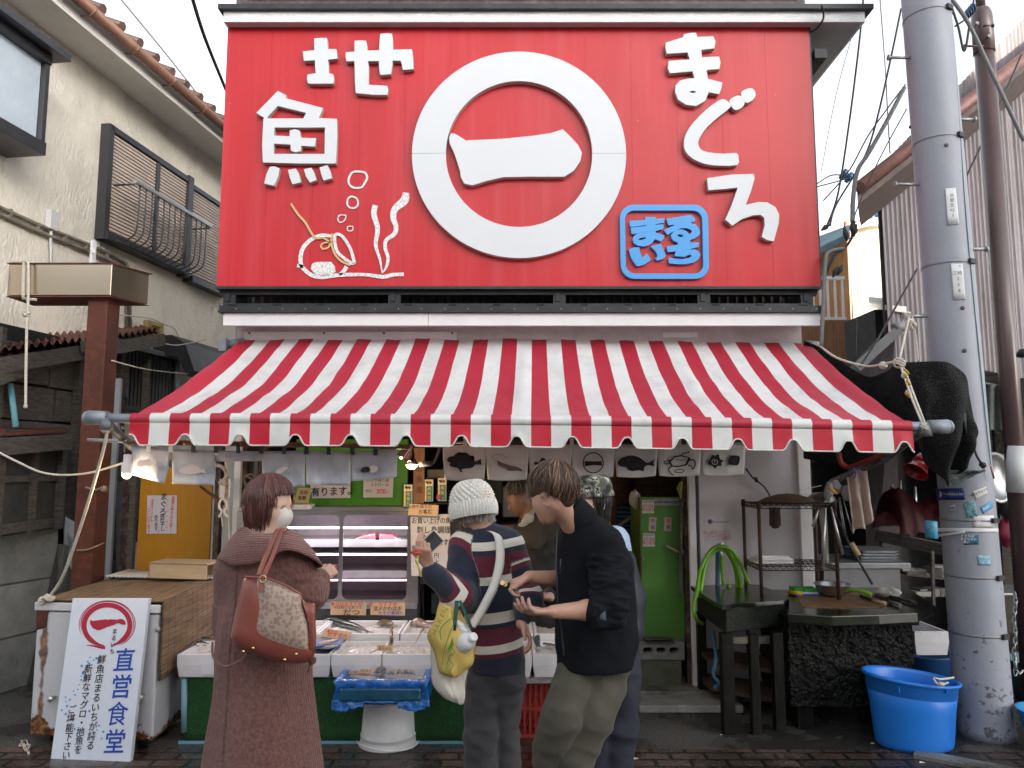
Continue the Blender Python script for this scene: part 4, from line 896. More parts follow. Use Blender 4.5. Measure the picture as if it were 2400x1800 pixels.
for z in(.3,.62,.94,1.26,1.58,1.9,2.2):bm=BM();bar(bm,(L1+.03,5.72,z),(L2+.03,6.11,z),.03,.03);obj('rung',bm,M_galv,ld)
bm=BM();bx(bm,W(209,622,5.45),W(227,567,5.5));box(bm,W(219,588,5.44),(.03,.01,.03));tag(obj('bracket',bm,M_whitepaint),'short white angle bracket sticking up behind the stainless box beam','bracket')
def rope(name,label,pts,r=.006,m=None,knots=(),n=6,cat='rope',smooth_=True):
 bm=BM();P_=smooth_loop(pts,n,False) if smooth_ else pts
 tube(bm,P_,r,6)
 for c,s in knots:
  c=Vector(c);rn=random.Random(int(c.x*100+c.z*77))
  for j in range(4):
   ax=Vector((rn.uniform(-1,1),rn.uniform(-1,1),rn.uniform(-1,1))).normalized();u_,v_=frame_from(ax)
   tube(bm,[c+u_*math.cos(q)*s*1+v_*math.sin(q)*s+ax*s*.3*math.sin(q*2) for q in[i*.63 for i in range(11)]],r*.9,5)
 return tag(obj(name,bm,m or M_rope),label,cat)
rope('tie_rope','white rope round the stainless box beam, its frayed end hanging before the shed',[W(60,615,5.16),W(66,617,5.16),W(66,700,5.16),W(63,760,5.16),W(61,860,5.16),W(60,950,5.16)],.009,knots=[(W(62,736,5.16),.02),(W(60,952,5.16),.008)])
rope('tie_rope','thin white line looped over the left end of the stainless box beam',[W(-30,690,5.1),W(0,640,5.15),W(20,617,5.2),W(50,613,5.2),W(60,615,5.3)],.006)
rope('tie_rope','cream braided loop round the stainless box beam beside the hanging rope',[W(56,616,5.17),W(54,690,5.17),W(60,700,5.2),W(85,702,5.2)],.011,M_rope)
rope('guy_rope','long taut white rope from the awning pipe down to the corner of the chest freezer',[W(248,1000,4.05),W(246,1040,4.08),W(200,1200,4.3),W(150,1345,4.5),W(118,1396,4.58)],.009,knots=[(W(248,1005,4.05),.02),(W(115,1402,4.58),.025),(W(100,1408,4.6),.02)])
rope('guy_rope','slack white line running from the left edge to the small white lamp',[W(-40,1040,4.6),W(40,1082,4.6),W(110,1110,4.6),W(200,1110,4.6),W(290,1085,4.6)],.007)
rope('tie_rope','brown string tied round the rusty post at head height',[W(200,1142,5.24),W(225,1148,5.23),W(245,1140,5.24),W(252,1150,5.3)],.007,mat('jute',(.25,.2,.14),.95),knots=[(W(244,1146,5.23),.018)])
rope('tie_rope','brown string tied round the lower part of the rusty post',[W(180,1290,5.24),W(205,1288,5.23),W(232,1278,5.24),W(248,1270,5.5)],.007,mat('jute',(.25,.2,.14),.95))
rope('clothes_line','thin grey line from the rusty post to the stucco house above the striped awning',[W(262,845,5.3),W(340,865,6),W(420,875,7),W(440,876,7.4)],.005)
rope('telephone_wire','thin grey wire drooping across the stucco wall behind the rusty post',[W(125,705,7),W(270,736,7.4),W(345,745,7.8),W(385,760,8),W(415,780,8.2),W(425,860,8.2)],.008,M_rope)
rope('telephone_wire','thin wire sagging from the shed roof to the black vent hood',[W(330,790,7.4),W(400,808,7.5),W(440,805,7.6),W(485,795,7.8)],.006,M_rope)
# overhead cables at the left
rope('overhead_cable','thin overhead cable crossing the white sky over the tiled roof',[W(275,-12,9),W(400,140,9.5),W(524,300,10)],.012,M_cable)
rope('overhead_cable','thick overhead cable crossing the sky left of the red signboard',[W(449,-10,7),W(480,88,7.5),W(530,212,8.5)],.02,M_cable)
# == chest freezer with reed screen
M_chest=mat('chipped_white_enamel',(.56,.57,.62),.4,var=.05,vs=3,dirt=.35,dirtcol=(.38,.33,.24),ds=2.5,stretch=(2,2,.7),bump=.08,bs=20)
def bottom_rust(m):
 nt=m.node_tree;b=bsdf(m);tc=N(nt,'TexCoord');sp=N(nt,'SeparateXYZ');nt.links.new(tc.outputs['Object'],sp.inputs[0])
 n=N(nt,'TexNoise');n.inputs['Scale'].default_value=7;n.inputs['Detail'].default_value=10;n.inputs['Roughness'].default_value=.7;nt.links.new(tc.outputs['Object'],n.inputs[0])
 ma=N(nt,'Math',operation='MULTIPLY_ADD');nt.links.new(n.outputs[0],ma.inputs[0]);ma.inputs[1].default_value=-.42;ma.inputs[2].default_value=.12
 ad=N(nt,'Math',operation='ADD');nt.links.new(sp.outputs[2],ad.inputs[0]);nt.links.new(ma.outputs[0],ad.inputs[1])
 r=ramp(nt,[(.02,1),(.035,0)]);nt.links.new(ad.outputs[0],r.inputs[0])
# corner rust and one long run of rust at the left corner
 xs=N(nt,'Math',operation='ADD');nt.links.new(sp.outputs[0],xs.inputs[0]);xs.inputs[1].default_value=2.80
 ab=N(nt,'Math',operation='ABSOLUTE');nt.links.new(xs.outputs[0],ab.inputs[0])
 n3=N(nt,'TexNoise');n3.inputs['Scale'].default_value=9;nt.links.new(tc.outputs['Object'],n3.inputs[0])
 sb=N(nt,'Math',operation='MULTIPLY_ADD');nt.links.new(n3.outputs[0],sb.inputs[0]);sb.inputs[1].default_value=.09;nt.links.new(ab.outputs[0],sb.inputs[2])
 r3=ramp(nt,[(.052,.9),(.066,0)]);nt.links.new(sb.outputs[0],r3.inputs[0])
 mxx=N(nt,'Math',operation='MAXIMUM');nt.links.new(r.outputs[0],mxx.inputs[0]);nt.links.new(r3.outputs[0],mxx.inputs[1])
 n2=N(nt,'TexNoise');n2.inputs['Scale'].default_value=30;n2.inputs['Detail'].default_value=6;nt.links.new(tc.outputs['Object'],n2.inputs[0])
 rc=ramp(nt,[(.35,(.03,.015,.012)),(.5,(.13,.05,.02)),(.65,(.34,.16,.05))]);nt.links.new(n2.outputs[0],rc.inputs[0])
 old=b.inputs['Base Color'].links[0].from_socket;mx=N(nt,'Mix',data_type='RGBA');nt.links.new(mxx.outputs[0],mx.inputs[0]);nt.links.new(old,mx.inputs[6]);nt.links.new(rc.outputs[0],mx.inputs[7]);nt.links.new(mx.outputs[2],b.inputs['Base Color']);return m
bottom_rust(M_chest)
FL=Vector((-2.86,4.62,0));FR=Vector((-2.08,4.52,0));DP=Vector((-.03,1.08,0));TZ=Vector((0,0,.83))
chest=thing('chest_freezer','rusty white chest freezer covered with a reed screen beside the stall','freezer',(FL+FR+DP)/2)
U_=lambda z:Vector((0,0,z))
bm=BM();hexa(bm,[FL+U_(.06),FR+U_(.06),FR+DP+U_(.06),FL+DP+U_(.06),FL+U_(.775),FR+U_(.775),FR+DP+U_(.775),FL+DP+U_(.775)]);obj('body',bm,M_chest,chest,bevel=.012)
bm=BM();e=Vector((.012,0,0));g_=Vector((0,-.014,0))
hexa(bm,[FL-e+g_+U_(.782),FR+e+g_+U_(.782),FR+DP+e+U_(.782),FL+DP-e+U_(.782),FL-e+g_+U_(.83),FR+e+g_+U_(.83),FR+DP+e+U_(.83),FL+DP-e+U_(.83)]);obj('lid',bm,mat('white_lid',(.6,.61,.64),.4,var=.05,dirt=.4,dirtcol=(.3,.2,.12),ds=8),chest,bevel=.006)
for q in(FL+Vector((.1,.1,0)),FR+Vector((-.1,.1,0)),FR+DP+Vector((-.1,-.1,0)),FL+DP+Vector((.1,-.1,0))):bm=BM();lathe(bm,[(.03,0),(.03,.07)],q,10);obj('foot',bm,M_blacksteel,chest)
pc=Plane(FL,FR-FL,(0,0,1))
for x,y in((129,1633),(337,1630)):
 bm=BM();q=pc.at(x,y);lathe(bm,[(.008,-.01),(.008,.03),(.018,.032),(.02,.045),(.014,.055),(0,.057)],q,12,(0,-1,0));obj('bolt',bm,M_alu,chest)
bm=BM();lathe(bm,[(.017,0),(.017,.004),(0,.006)],pc.at(370,1475),12,(0,-1,0));obj('plug',bm,M_pvcgrey,chest)
bm=BM();hexa(bm,[FL+Vector((-.006,-.006,.66)),FL+Vector((.07,-.014,.68)),FL+Vector((.07,.02,.68)),FL+Vector((-.006,.12,.66)),FL+Vector((-.006,-.006,.80)),FL+Vector((.075,-.016,.78)),FL+Vector((.075,.02,.78)),FL+Vector((-.006,.12,.80))]);obj('rusty_corner',bm,M_rustroof,chest,bevel=.01)
def reed(name,cols,threads,sp_thread,per,stretchax='x'):
 m=mat(name,cols[0],.8,var=0);nt=m.node_tree;b=bsdf(m);at=N(nt,'Attribute',attribute_name='rc');sp=N(nt,'SeparateXYZ');nt.links.new(at.outputs['Vector'],sp.inputs[0])
 wv=N(nt,'Math',operation='MULTIPLY');nt.links.new(sp.outputs[1],wv.inputs[0]);wv.inputs[1].default_value=per
 fl=N(nt,'Math',operation='FLOOR');nt.links.new(wv.outputs[0],fl.inputs[0]);fr_=N(nt,'Math',operation='FRACT');nt.links.new(wv.outputs[0],fr_.inputs[0])
 cb=N(nt,'CombineXYZ');sc_=N(nt,'Math',operation='MULTIPLY');nt.links.new(sp.outputs[0],sc_.inputs[0]);sc_.inputs[1].default_value=2.2
 nt.links.new(sc_.outputs[0],cb.inputs[0]);nt.links.new(fl.outputs[0],cb.inputs[1]);wn_=N(nt,'TexNoise');wn_.inputs['Scale'].default_value=1.7;nt.links.new(cb.outputs[0],wn_.inputs[0])
 r=ramp(nt,[(.3,cols[0]),(.5,cols[1]),(.7,cols[2])]);nt.links.new(wn_.outputs[0],r.inputs[0])
 ed=ramp(nt,[(0,.25),(.25,1),(.75,1),(1,.25)]);nt.links.new(fr_.outputs[0],ed.inputs[0])
 th=N(nt,'Math',operation='MULTIPLY');nt.links.new(sp.outputs[0],th.inputs[0]);th.inputs[1].default_value=1/sp_thread
 tf=N(nt,'Math',operation='FRACT');nt.links.new(th.outputs[0],tf.inputs[0]);tr=ramp(nt,[(.0,.35),(.05,.35),(.07,1)]);nt.links.new(tf.outputs[0],tr.inputs[0])
 m1=N(nt,'Mix',data_type='RGBA',blend_type='MULTIPLY');m1.inputs[0].default_value=1;nt.links.new(r.outputs[0],m1.inputs[6]);nt.links.new(ed.outputs[0],m1.inputs[7])
 m2=N(nt,'Mix',data_type='RGBA',blend_type='MULTIPLY');m2.inputs[0].default_value=threads;nt.links.new(m1.outputs[2],m2.inputs[6]);nt.links.new(tr.outputs[0],m2.inputs[7]);nt.links.new(m2.outputs[2],b.inputs['Base Color'])
 bp=N(nt,'Bump');bp.inputs['Strength'].default_value=.8;bp.inputs['Distance'].default_value=.004;nt.links.new(ed.outputs[0],bp.inputs['Height']);nt.links.new(bp.outputs[0],b.inputs['Normal'])
 return m
def grid_rc(bm,fn,nu,nv,su,sv):
 """grid whose vertices remember metric coordinates (u*su, v*sv)"""
 lay=bm.verts.layers.float_vector.get('rc') or bm.verts.layers.float_vector.new('rc')
 vs=grid(bm,fn,nu,nv)
 for i,row in enumerate(vs):
  for j,v in enumerate(row):v[lay]=Vector((i/nu*su,j/nv*sv,0))
 return vs
M_reed=reed('reed_screen',[(.13,.075,.04),(.27,.17,.095),(.38,.27,.17)],.9,.085,140)
M_reedside=M_reed
bm=BM()
def rtop(u,v):
 p=(FL+DP*0).lerp(FR+Vector((.02,0,0)),v)+DP*(.0+.76*u);return p+Vector((0,-.01,.842+.006*mnoise.noise(Vector((u*6,v*9,2)))+.010*v))
grid_rc(bm,rtop,30,20,.85,.8)
def rside(u,v):
 q=FR+Vector((.022,0,0))+DP*(.0+.97*u);zb_=.40+.02*u+.012*mnoise.noise(Vector((u*9,0,7)))
 return Vector((q.x+.02*math.sin(u*3)*v+.006*mnoise.noise(Vector((u*6,v*6,0))),q.y-.01,.852+(zb_-.852)*v))
grid_rc(bm,rside,34,16,1.05,.45)
o_=obj('reed_screen',bm,M_reed);s_=o_.modifiers.new('s','SOLIDIFY');s_.thickness=.006
tag(o_,'brown reed screen draped over the top and right side of the white chest freezer','screen')
bm=BM();q0=FL+DP*.72;q1=FR+DP*.72
corr(bm,q0+U_(.868),q1+U_(.868)+Vector((.03,0,0)),q0+DP*.32+U_(.868),q1+DP*.32+U_(.868),26,.005,(0,0,1));o_=obj('corrugated_sheet',bm,mat('cream_sheet',(.6,.57,.5),.6));o_.modifiers.new('s','SOLIDIFY').thickness=.003;tag(o_,'cream corrugated plastic sheet on the back of the chest freezer','sheet')
bm=BM();a0=W(347,1356,5.28);a1=W(483,1356,5.20);hz=.105;dd=Vector((.02,.22,0));t_=.014
def openbox(bm,a,b,d,h,t):
 up=U_(h);hexa(bm,[a,b,b+d.normalized()*t,a+d.normalized()*t,a+up,b+up,b+d.normalized()*t+up,a+d.normalized()*t+up])
 a2=a+d;b2=b+d;hexa(bm,[a2,b2,b2-d.normalized()*t,a2-d.normalized()*t,a2+up,b2+up,b2-d.normalized()*t+up,a2-d.normalized()*t+up][:8])
 up2=U_(h-t);hexa(bm,[a+up2+U_(.001),b+up2+U_(.001),b2+up2+U_(.001),a2+up2+U_(.001),a+up+U_(.001),b+up+U_(.001),b2+up+U_(.001),a2+up+U_(.001)])
 e_=(b-a).normalized()*t;hexa(bm,[a,a+e_,a2+e_,a2,a+up2,a+e_+up2,a2+e_+up2,a2+up2])
a0.z=a1.z=.874
openbox(bm,a0,a1,dd,hz,t_);tag(obj('wooden_box',bm,mat('pale_plywood',(.48,.36,.23),.6,var=.12,vs=5,stretch=(.6,4,6)),bevel=.001),'open ended pale wooden box lying on the chest freezer','box')
# ---- white signboard leaning on the freezer
bl=G(118,1780);br=G(305,1787);tl=W(170,1402,4.56);tr=W(349,1402,4.47)
bl.z=br.z=.003
upv=((tl-bl)+(tr-br))/2
pb_=Plane(bl,br-bl,upv)
cr=[pb_.at(170,1402),pb_.at(349,1402),pb_.at(305,1787),pb_.at(118,1781)]
bd=thing('leaning_signboard','white leaning signboard with red brush ring and blue lettering against the chest freezer','signboard',(bl+br)/2)
bm=BM();n_=-pb_.n*.03;hexa(bm,[cr[3],cr[2],cr[2]+n_,cr[3]+n_,cr[0],cr[1],cr[1]+n_,cr[0]+n_]);obj('board',bm,mat('white_sign_face',(.68,.74,.86),.4,var=.03,dirt=.12,ds=6),bd,bevel=.003)
def flat_on(name,parent,pl,polys,m,off=.0015,k=1,o=(0,0),smooth=0):
 bm=BM()
 for q in polys:
  if isinstance(q,tuple) and len(q)==2 and isinstance(q[1],list) and(not q[1] or isinstance(q[1][0],list)):out,holes=q
  else:out,holes=q,[]
  if smooth:out=smooth_loop([Vector((a,b,0)) for a,b in out],smooth)
  prism(bm,out,holes,lambda p:pl.at(o[0]+p[0]*k,o[1]+p[1]*k,off),0,pl.n)
 return obj(name,bm,m,parent)
K3=270/2212;O3=(100,1390);K34=270/1948;O34=(100,1560)
M_sred=mat('crimson_print',(.40,.012,.04),.5,var=0)
def arc(cx,cy,rx,ry,a0,a1,w0,w1,n=16,tilt=0):
 pts=[];ws=[]
 for i in range(n+1):
  t=i/n;a=R(a0+(a1-a0)*t);x=rx*math.cos(a);y=ry*math.sin(a);c_,s_=math.cos(R(tilt)),math.sin(R(tilt))
  pts.append((cx+x*c_-y*s_,cy+x*s_+y*c_));ws.append((w0+(w1-w0)*t)*(min(1,t*8+.15)*min(1,(1-t)*8+.1)))
 return stroke_poly(pts,ws,2)
flat_on('ring_emblem',bd,pb_,[arc(1235,620,440,390,100,445,95,95,36,-4),arc(1240,600,505,440,170,400,22,12,24,-4),arc(1240,600,540,455,160,330,14,8,20,-5),arc(1255,600,520,445,250,430,12,18,20,-3),stroke_poly([(830,1005),(950,1010),(1100,1040),(1200,1050)],[8,30,50,60],3)],M_sred,k=K3,o=O3,off=.0014)
flat_on('bar_emblem',bd,pb_,[[(903,525),(940,520),(960,534),(1100,515),(1220,502),(1250,512),(1300,502),(1430,512),(1490,494),(1540,502),(1580,535),(1598,590),(1578,608),(1520,604),(1460,578),(1410,585),(1370,612),(1220,655),(1100,712),(1050,712),(960,670),(915,600)]],M_sred,k=K3,o=O3,off=.0022)
bm=BM();BR_=dict(bold=.022,sx=1.05)
for ch,x,y,s in(('直',290.5,1551,49),('営',283,1613,50),('食',274,1677,50),('堂',268,1742,50)):letter(bm,pb_,ch,x,y,s,0,bold=.003 if ch=='食' else .010,off=.003,sx=.95,rot=3,shear=.08)
obj('blue_lettering',bm,M_inkblue,bd)
bm=BM()
vletter(bm,pb_,'鮮魚店まるいちが誇る',(238,1547),(211.6,1748.5),19,bold=.010,off=.003,rot=3,shear=.1)
vletter(bm,pb_,'新鮮なマグロ・地魚を',(207,1569),(183,1758),18.5,bold=.010,off=.003,rot=3,shear=.1)
vletter(bm,pb_,'ご堪能下さい',(168.6,1664),(154.7,1771),18.5,bold=.010,off=.003,rot=3,shear=.1)
vletter(bm,pb_,'まるいち',(269.6,1480),(263.5,1528),12,bold=.012,off=.0042,rot=3)
obj('black_lettering',bm,M_inkblack,bd)
rn=random.Random(5);pol=[]
for x,y,r_ in((910,1235,16),(1035,1255,26),(980,1285,17),(865,1318,20),(890,1360,28),(746,1400,26),(1125,1400,20),(780,1530,32),(740,1592,14)):
 pol.append([(O3[0]+(x+r_*(1+.2*rn.uniform(-1,1))*math.cos(i*.63))*K3,O3[1]+(y+r_*(1+.2*rn.uniform(-1,1))*math.sin(i*.63))*K3) for i in range(10)])
for x,y,r_ in((620,322,13),(595,405,15),(520,432,14),(545,497,17),(385,535,16),(460,577,18),(392,608,13),(412,683,22),(325,755,17),(392,820,24),(790,768,22),(950,1013,18),(922,1088,13),(540,1070,18),(582,1185,22),(1025,1118,22),(997,1234,17),(1100,1232,22),(653,242,20),(652,175,12),(685,120,24)):
 pol.append([(O34[0]+(x+r_*(1+.2*rn.uniform(-1,1))*math.cos(i*.63))*K34,O34[1]+(y+r_*(1+.2*rn.uniform(-1,1))*math.sin(i*.63))*K34) for i in range(10)])
flat_on('blue_splashes',bd,pb_,pol,mat('pale_blue_print',(.1,.35,.68),.5,var=0),off=.0018)
rope('string_scrap','loose knot of white string on the ground beside the leaning signboard',[G(50,1735,.01),G(60,1760,.02),G(70,1745,.01),G(45,1748,.02),G(62,1735,.01),G(68,1768,.005),G(56,1742,.02)],.004)
# == yellow door and its poster
yd=thing('yellow_door_panel','ochre yellow door panel behind the chest freezer','door',W(410,1350,5.78))
bm=BM();bx(bm,W(318,1352,5.78),W(503,1060,5.80));obj('panel',bm,mat('ochre_panel',(.44,.20,.010),.35,var=.06,vs=2,dirt=.25,dirtcol=(.55,.33,.1),ds=14,stretch=(1,1,.3)),yd)
bm=BM();bx(bm,W(306,1360,5.79),W(318,1050,5.84));bx(bm,W(296,1360,5.82),W(306,1050,5.9),1);obj('frame',bm,[M_oldwood,M_peel],yd)
dp=fplane(5.772)
card('poster','laminated handwritten poster with red and black lettering on the ochre door','poster',[(345,1161),(415,1161),(413,1251),(343,1251)],dp,M_lam,[('まぐろ',(384,1165),(382,1200),16,0,dict(bold=.014)),('味醂干し',(381,1210),(381,1240),10,0,dict(bold=.012)),('あります',(366,1212),(366,1240),9,0,dict(bold=.011)),('常連のお客さんに人気!!',(406,1168),(400,1247),8,1,dict(bold=.01)),('のののののの',(393,1172),(391,1236),5,1),('当店オリジナル',(357,1174),(355,1220),7,1,dict(bold=.01)),('ここにしかない味です',(348,1190),(349,1247),7,1,dict(bold=.01)),('!!',371,1246,8,0)])
# small white lamp with lit bulb, hooks and strings
M_bulb=mat('lit_bulb',(1,.8,.5),.3,var=0,emit=(1,.72,.42),es=4)
lp=thing('white_lamp','small white lamp holder with a lit bulb at the left end of the indigo noren','lamp',W(298,1110,4.3))
c=W(297,1112,4.3);bm=BM();lathe(bm,[(.026,.0),(.030,.012),(.030,.06),(.022,.065),(.022,.11),(.018,.115)],c,20,cap1=True);obj('holder',bm,M_whitepaint,lp,smooth=False)
bm=BM();lathe(bm,[(.004,-.024),(.015,-.020),(.024,-.008),(.024,.004)],c,16,(0,0,1));obj('bulb',bm,M_bulb,lp,smooth=True)
pt=bpy.data.lights.new('lamp_light','POINT');pt.energy=1.5;pt.color=(1,.7,.4);pt.shadow_soft_size=.03;po=bpy.data.objects.new('lamp_light',pt);COL.objects.link(po);po.location=c+Vector((.0,-.0,-.06))
bm=BM();pts=smooth_loop([W(506,1090,5.0),W(520,1094,5.0),W(530,1110,5.0),W(531,1150,5.0),W(528,1175,5.0)],4,False);tube(bm,pts,.012,8);tag(obj('rusty_hook',bm,rusty(mat('white_hook',(.5,.48,.45),.6),12,(.45,.6))),'rust spotted white hook hanging beside the ochre door','hook')
bm=BM();tube(bm,[W(470,1140,5.0),W(524,1182,4.9)],.01,7);tag(obj('rusty_rod',bm,M_rustpost),'rusty diagonal rod ending at the white plastic clip','rod')
bm=BM()
for s in(-1,1):tube(bm,smooth_loop([W(523,1168,4.88),W(523+s*7,1175,4.88),W(523+s*9,1190,4.88),W(523+s*3,1198,4.88),W(523+s*10,1212,4.88)],4,False),.008,7)
tag(obj('plastic_clip',bm,M_whitepaint),'white plastic clip hanging from the rusty rod','clip')
rope('string','tangled white string hanging beside the white door post',[W(528,1080,4.95),W(535,1110,4.95),W(520,1125,4.95),W(514,1150,4.95),W(518,1200,4.95),W(522,1235,4.95)],.004,knots=[(W(522,1130,4.95),.025)])
rope('string','straight white cord hanging down the shop post',[W(525,1075,5.3),W(530,1100,5.3),W(537,1250,5.3),W(540,1330,5.3)],.006)
bm=BM();c=W(528,1145,5.4);box(bm,c,(.075,.02,.13));tag(obj('switch_plate',bm,M_whitepaint),'white perforated plate on the dark post beside the shop opening','plate')
bm=BM();corr(bm,W(575,1250,5.75),W(607,1250,5.75),W(575,1060,5.75),W(607,1060,5.75),1,.001,(0,-1,0));
for i in range(28):y=1062+i*6;bx(bm,W(575,y+3.5,5.72),W(606,y,5.74))
tag(obj('louvre',bm,M_pvcgrey),'narrow grey louvred panel left of the green board','louvre')
rope('rope_coil','coil of thin brown rope hanging between the posts',[W(575,1115,5.5),W(592,1125,5.5),W(598,1145,5.5),W(580,1140,5.5),W(572,1120,5.5),W(590,1112,5.5),W(600,1130,5.5),W(586,1150,5.5),W(575,1130,5.5),W(580,1170,5.5)],.008,mat('brown_rope',(.16,.13,.1),.95))
# == fish stall
M_poly=mat('polystyrene',(.70,.70,.74),.6,var=.03,bump=.15,bs=160,dirt=.3,dirtcol=(.55,.47,.42),ds=8)
M_ice=mat('crushed_ice',(.62,.60,.60),.25,var=.3,vs=50,bump=1.0,bs=60,coat=.3)
M_turf=mat('artificial_turf',(.012,.075,.016),.9,var=.7,vs=120,bump=1.0,bs=220,dirt=.3,dirtcol=(.01,.03,.01),ds=4)
TBY=4.68
st=thing('stall_table','low stall table skirted with green artificial turf and pale blue end pipe','table',(-1.1,4.9,0))
z0t=.385
bm=BM();bx(bm,(W(425,1600,TBY).x,TBY,z0t-.02),(W(1205,1600,TBY).x,5.55,z0t));obj('table_top',bm,M_galv,st)
bm=BM()
def sk(u,v):return Vector((W(440,1650,TBY).x+(W(1205,1650,TBY).x-W(440,1650,TBY).x)*u,TBY-.012+.01*mnoise.noise(Vector((u*12,v*2,0))),.015+(.36)*v))
grid(bm,sk,80,8);o_=obj('turf_skirt',bm,M_turf,st);o_.modifiers.new('s','SOLIDIFY').thickness=.01
bm=BM();tube(bm,[W(432,1590,TBY-.02),W(432,1715,TBY-.02)],.018,10);bx(bm,(W(427,1650,TBY).x,TBY-.03,.0),(W(1200,1650,TBY).x,TBY-.018,.014));obj('end_pipe',bm,mat('pale_blue_pipe',(.18,.36,.45),.5,var=.1),st)
for x in(-2,-1.1,-.05):
 bm=BM();bx(bm,(x,5.3,0),(x+.04,5.34,z0t-.021));obj('leg',bm,M_galv,st)
boxes=[]
def foam(x0,x1,Y0,Y1,z,h,label,lip=.02,ice=True,m=None,icel=.03,text=None):
 t=thing('foam_box',label,'box',((x0+x1)/2,(Y0+Y1)/2,z),'polystyrene fish boxes on the stall')
 bm=BM();w_=.018
 def ring_(ins,zz):return[Vector((x0+ins,Y0+ins,zz)),Vector((x1-ins,Y0+ins,zz)),Vector((x1-ins,Y1-ins,zz)),Vector((x0+ins,Y1-ins,zz))]
 rs=[ring_(.012,z),ring_(.0,z+h*.55),ring_(.0,z+h),ring_(w_,z+h),ring_(w_+.006,z+.03)]
 vv=[[bm.verts.new(p) for p in r_] for r_ in rs]
 for a_,b_ in zip(vv,vv[1:]):
  for k in range(4):bm.faces.new((a_[k],a_[(k+1)%4],b_[(k+1)%4],b_[k]))
 bm.faces.new(vv[0][::-1]);bm.faces.new(vv[-1])
 obj('box',bm,m or M_poly,t,bevel=.004)
 for xx in(x0+.04,x1-.06):
  bm=BM();bx(bm,(xx,Y0-.003,z+h-.022),(xx+.02,Y0+.002,z+h-.004));obj('tab',bm,m or M_poly,t)
 if text:
  bm=BM();txt(bm,text,((x0+x1)/2+.05,Y0-.0025,z+h*.38),.035,bold=0);bx(bm,((x0+x1)/2-.03,Y0-.002,z+.02),((x0+x1)/2+.13,Y0-.0005,z+h*.62));obj('stamp',bm,mat('embossed_foam',(.64,.64,.69),.6,var=0),t)
 if ice:
  bm=BM();grid(bm,lambda u,v:Vector((x0+w_+(x1-x0-2*w_)*u,Y0+w_+(Y1-Y0-2*w_)*v,z+h-icel+.010*mnoise.noise(Vector((u*9+x0*5,v*9,z*9)))+.006*mnoise.noise(Vector((u*30,v*30,x0))))),30,24);obj('ice',bm,M_ice,t)
 return t
X_=lambda px,Y=4.64:W(px,1500,Y).x
fr=[(420,560,'white foam fish box standing at the left end of the stall, beside the reed screen','K-38'),(562,668,'white foam box in the front row hidden behind the woman in the brown coat',None),(670,777,'white foam box in the front row under the small blue tray',None),(779,896,'white foam box of ice with a price card at its right corner, front row',None),(898,1012,'white foam box of ice in the front row beside the yellow bag',None),(1014,1130,'white foam box in the front row behind the person in the striped sweater',None),(1132,1246,'white foam box in the front row with a small yellow fish',None),(1248,1362,'white foam box in the front row holding grey fish, behind the man in black',None)]
for a_,b_,lb,tx in fr:foam(X_(a_),X_(b_),4.62,4.98,.387,.135,lb,text=tx)
bk=[(590,738,'white foam box in the back row behind the woman in the brown coat'),(740,935,'wide foam box of ice in the back row holding the long dark fish'),(938,1092,'foam box in the back row holding the curled pink squid like fish'),(1095,1250,'foam box in the back row behind the striped sweater'),(1252,1380,'foam box in the back row behind the man in black')]
for a_,b_,lb in bk:foam(X_(a_,5.0),X_(b_,5.0),5.0,5.42,.43,.13,lb)
bm=BM();bx(bm,(X_(590,5.0),5.02,.3855),(X_(1380,5.0),5.4,.4285));tag(obj('riser',bm,M_poly),'low white riser that lifts the back row of fish boxes','riser')
# right part of the stall: speckled ledge and red crate
bm=BM();bx(bm,(W(1207,1600,4.7).x,4.66,.345),(W(1400,1600,4.7).x,5.4,.384));tag(obj('ledge',bm,speckle(mat('speckled_ledge',(.3,.3,.31),.7,var=.5,vs=150),60,.2)),'speckled grey ledge under the right hand fish boxes','shelf')
cr_=thing('red_crate','dark red plastic lattice crate under the speckled ledge','crate',W(1250,1705,4.8))
M_crate=mat('red_plastic',(.28,.03,.025),.5,var=.1)
x0,x1=W(1203,1700,4.75).x,W(1400,1700,4.75).x;bm=BM()
for zz in(.0,.16,.32):
 bx(bm,(x0,4.75,zz),(x1,4.775,zz+.022))
for i in range(16):x=x0+i*(x1-x0)/15;bx(bm,(x-.006,4.752,0),(x+.006,4.773,.34))
for zz in(.022,.182):
 for i in range(24):
  x=x0+i*(x1-x0)/24
  for s in(0,1):bar(bm,(x,4.763+s*.004,zz+(.137 if s else 0)),(x+(x1-x0)/12,4.763+s*.004,zz+(0 if s else .137)),.005,.007)
for i in range(5):z=.04*i;bx(bm,(x0,4.753,z+.03),(x1,4.771,z+.034))
obj('front',bm,M_crate,cr_)
bm=BM();bx(bm,(x0,4.78,0),(x1,5.2,.01));bx(bm,(x0,4.776,0),(x0+.02,5.2,.34));bx(bm,(x0,5.2,0),(x1,5.22,.34));obj('shell',bm,M_crate,cr_)
bm=BM()
for i in range(5):box(bm,(x0+.05+i*.1,4.87,.29),(.04,.05,.04))
tag(obj('fish_feed_pack',bm,mat('yellow_pack',(.45,.3,.02),.5)),'yellow packs inside the red crate','pack')
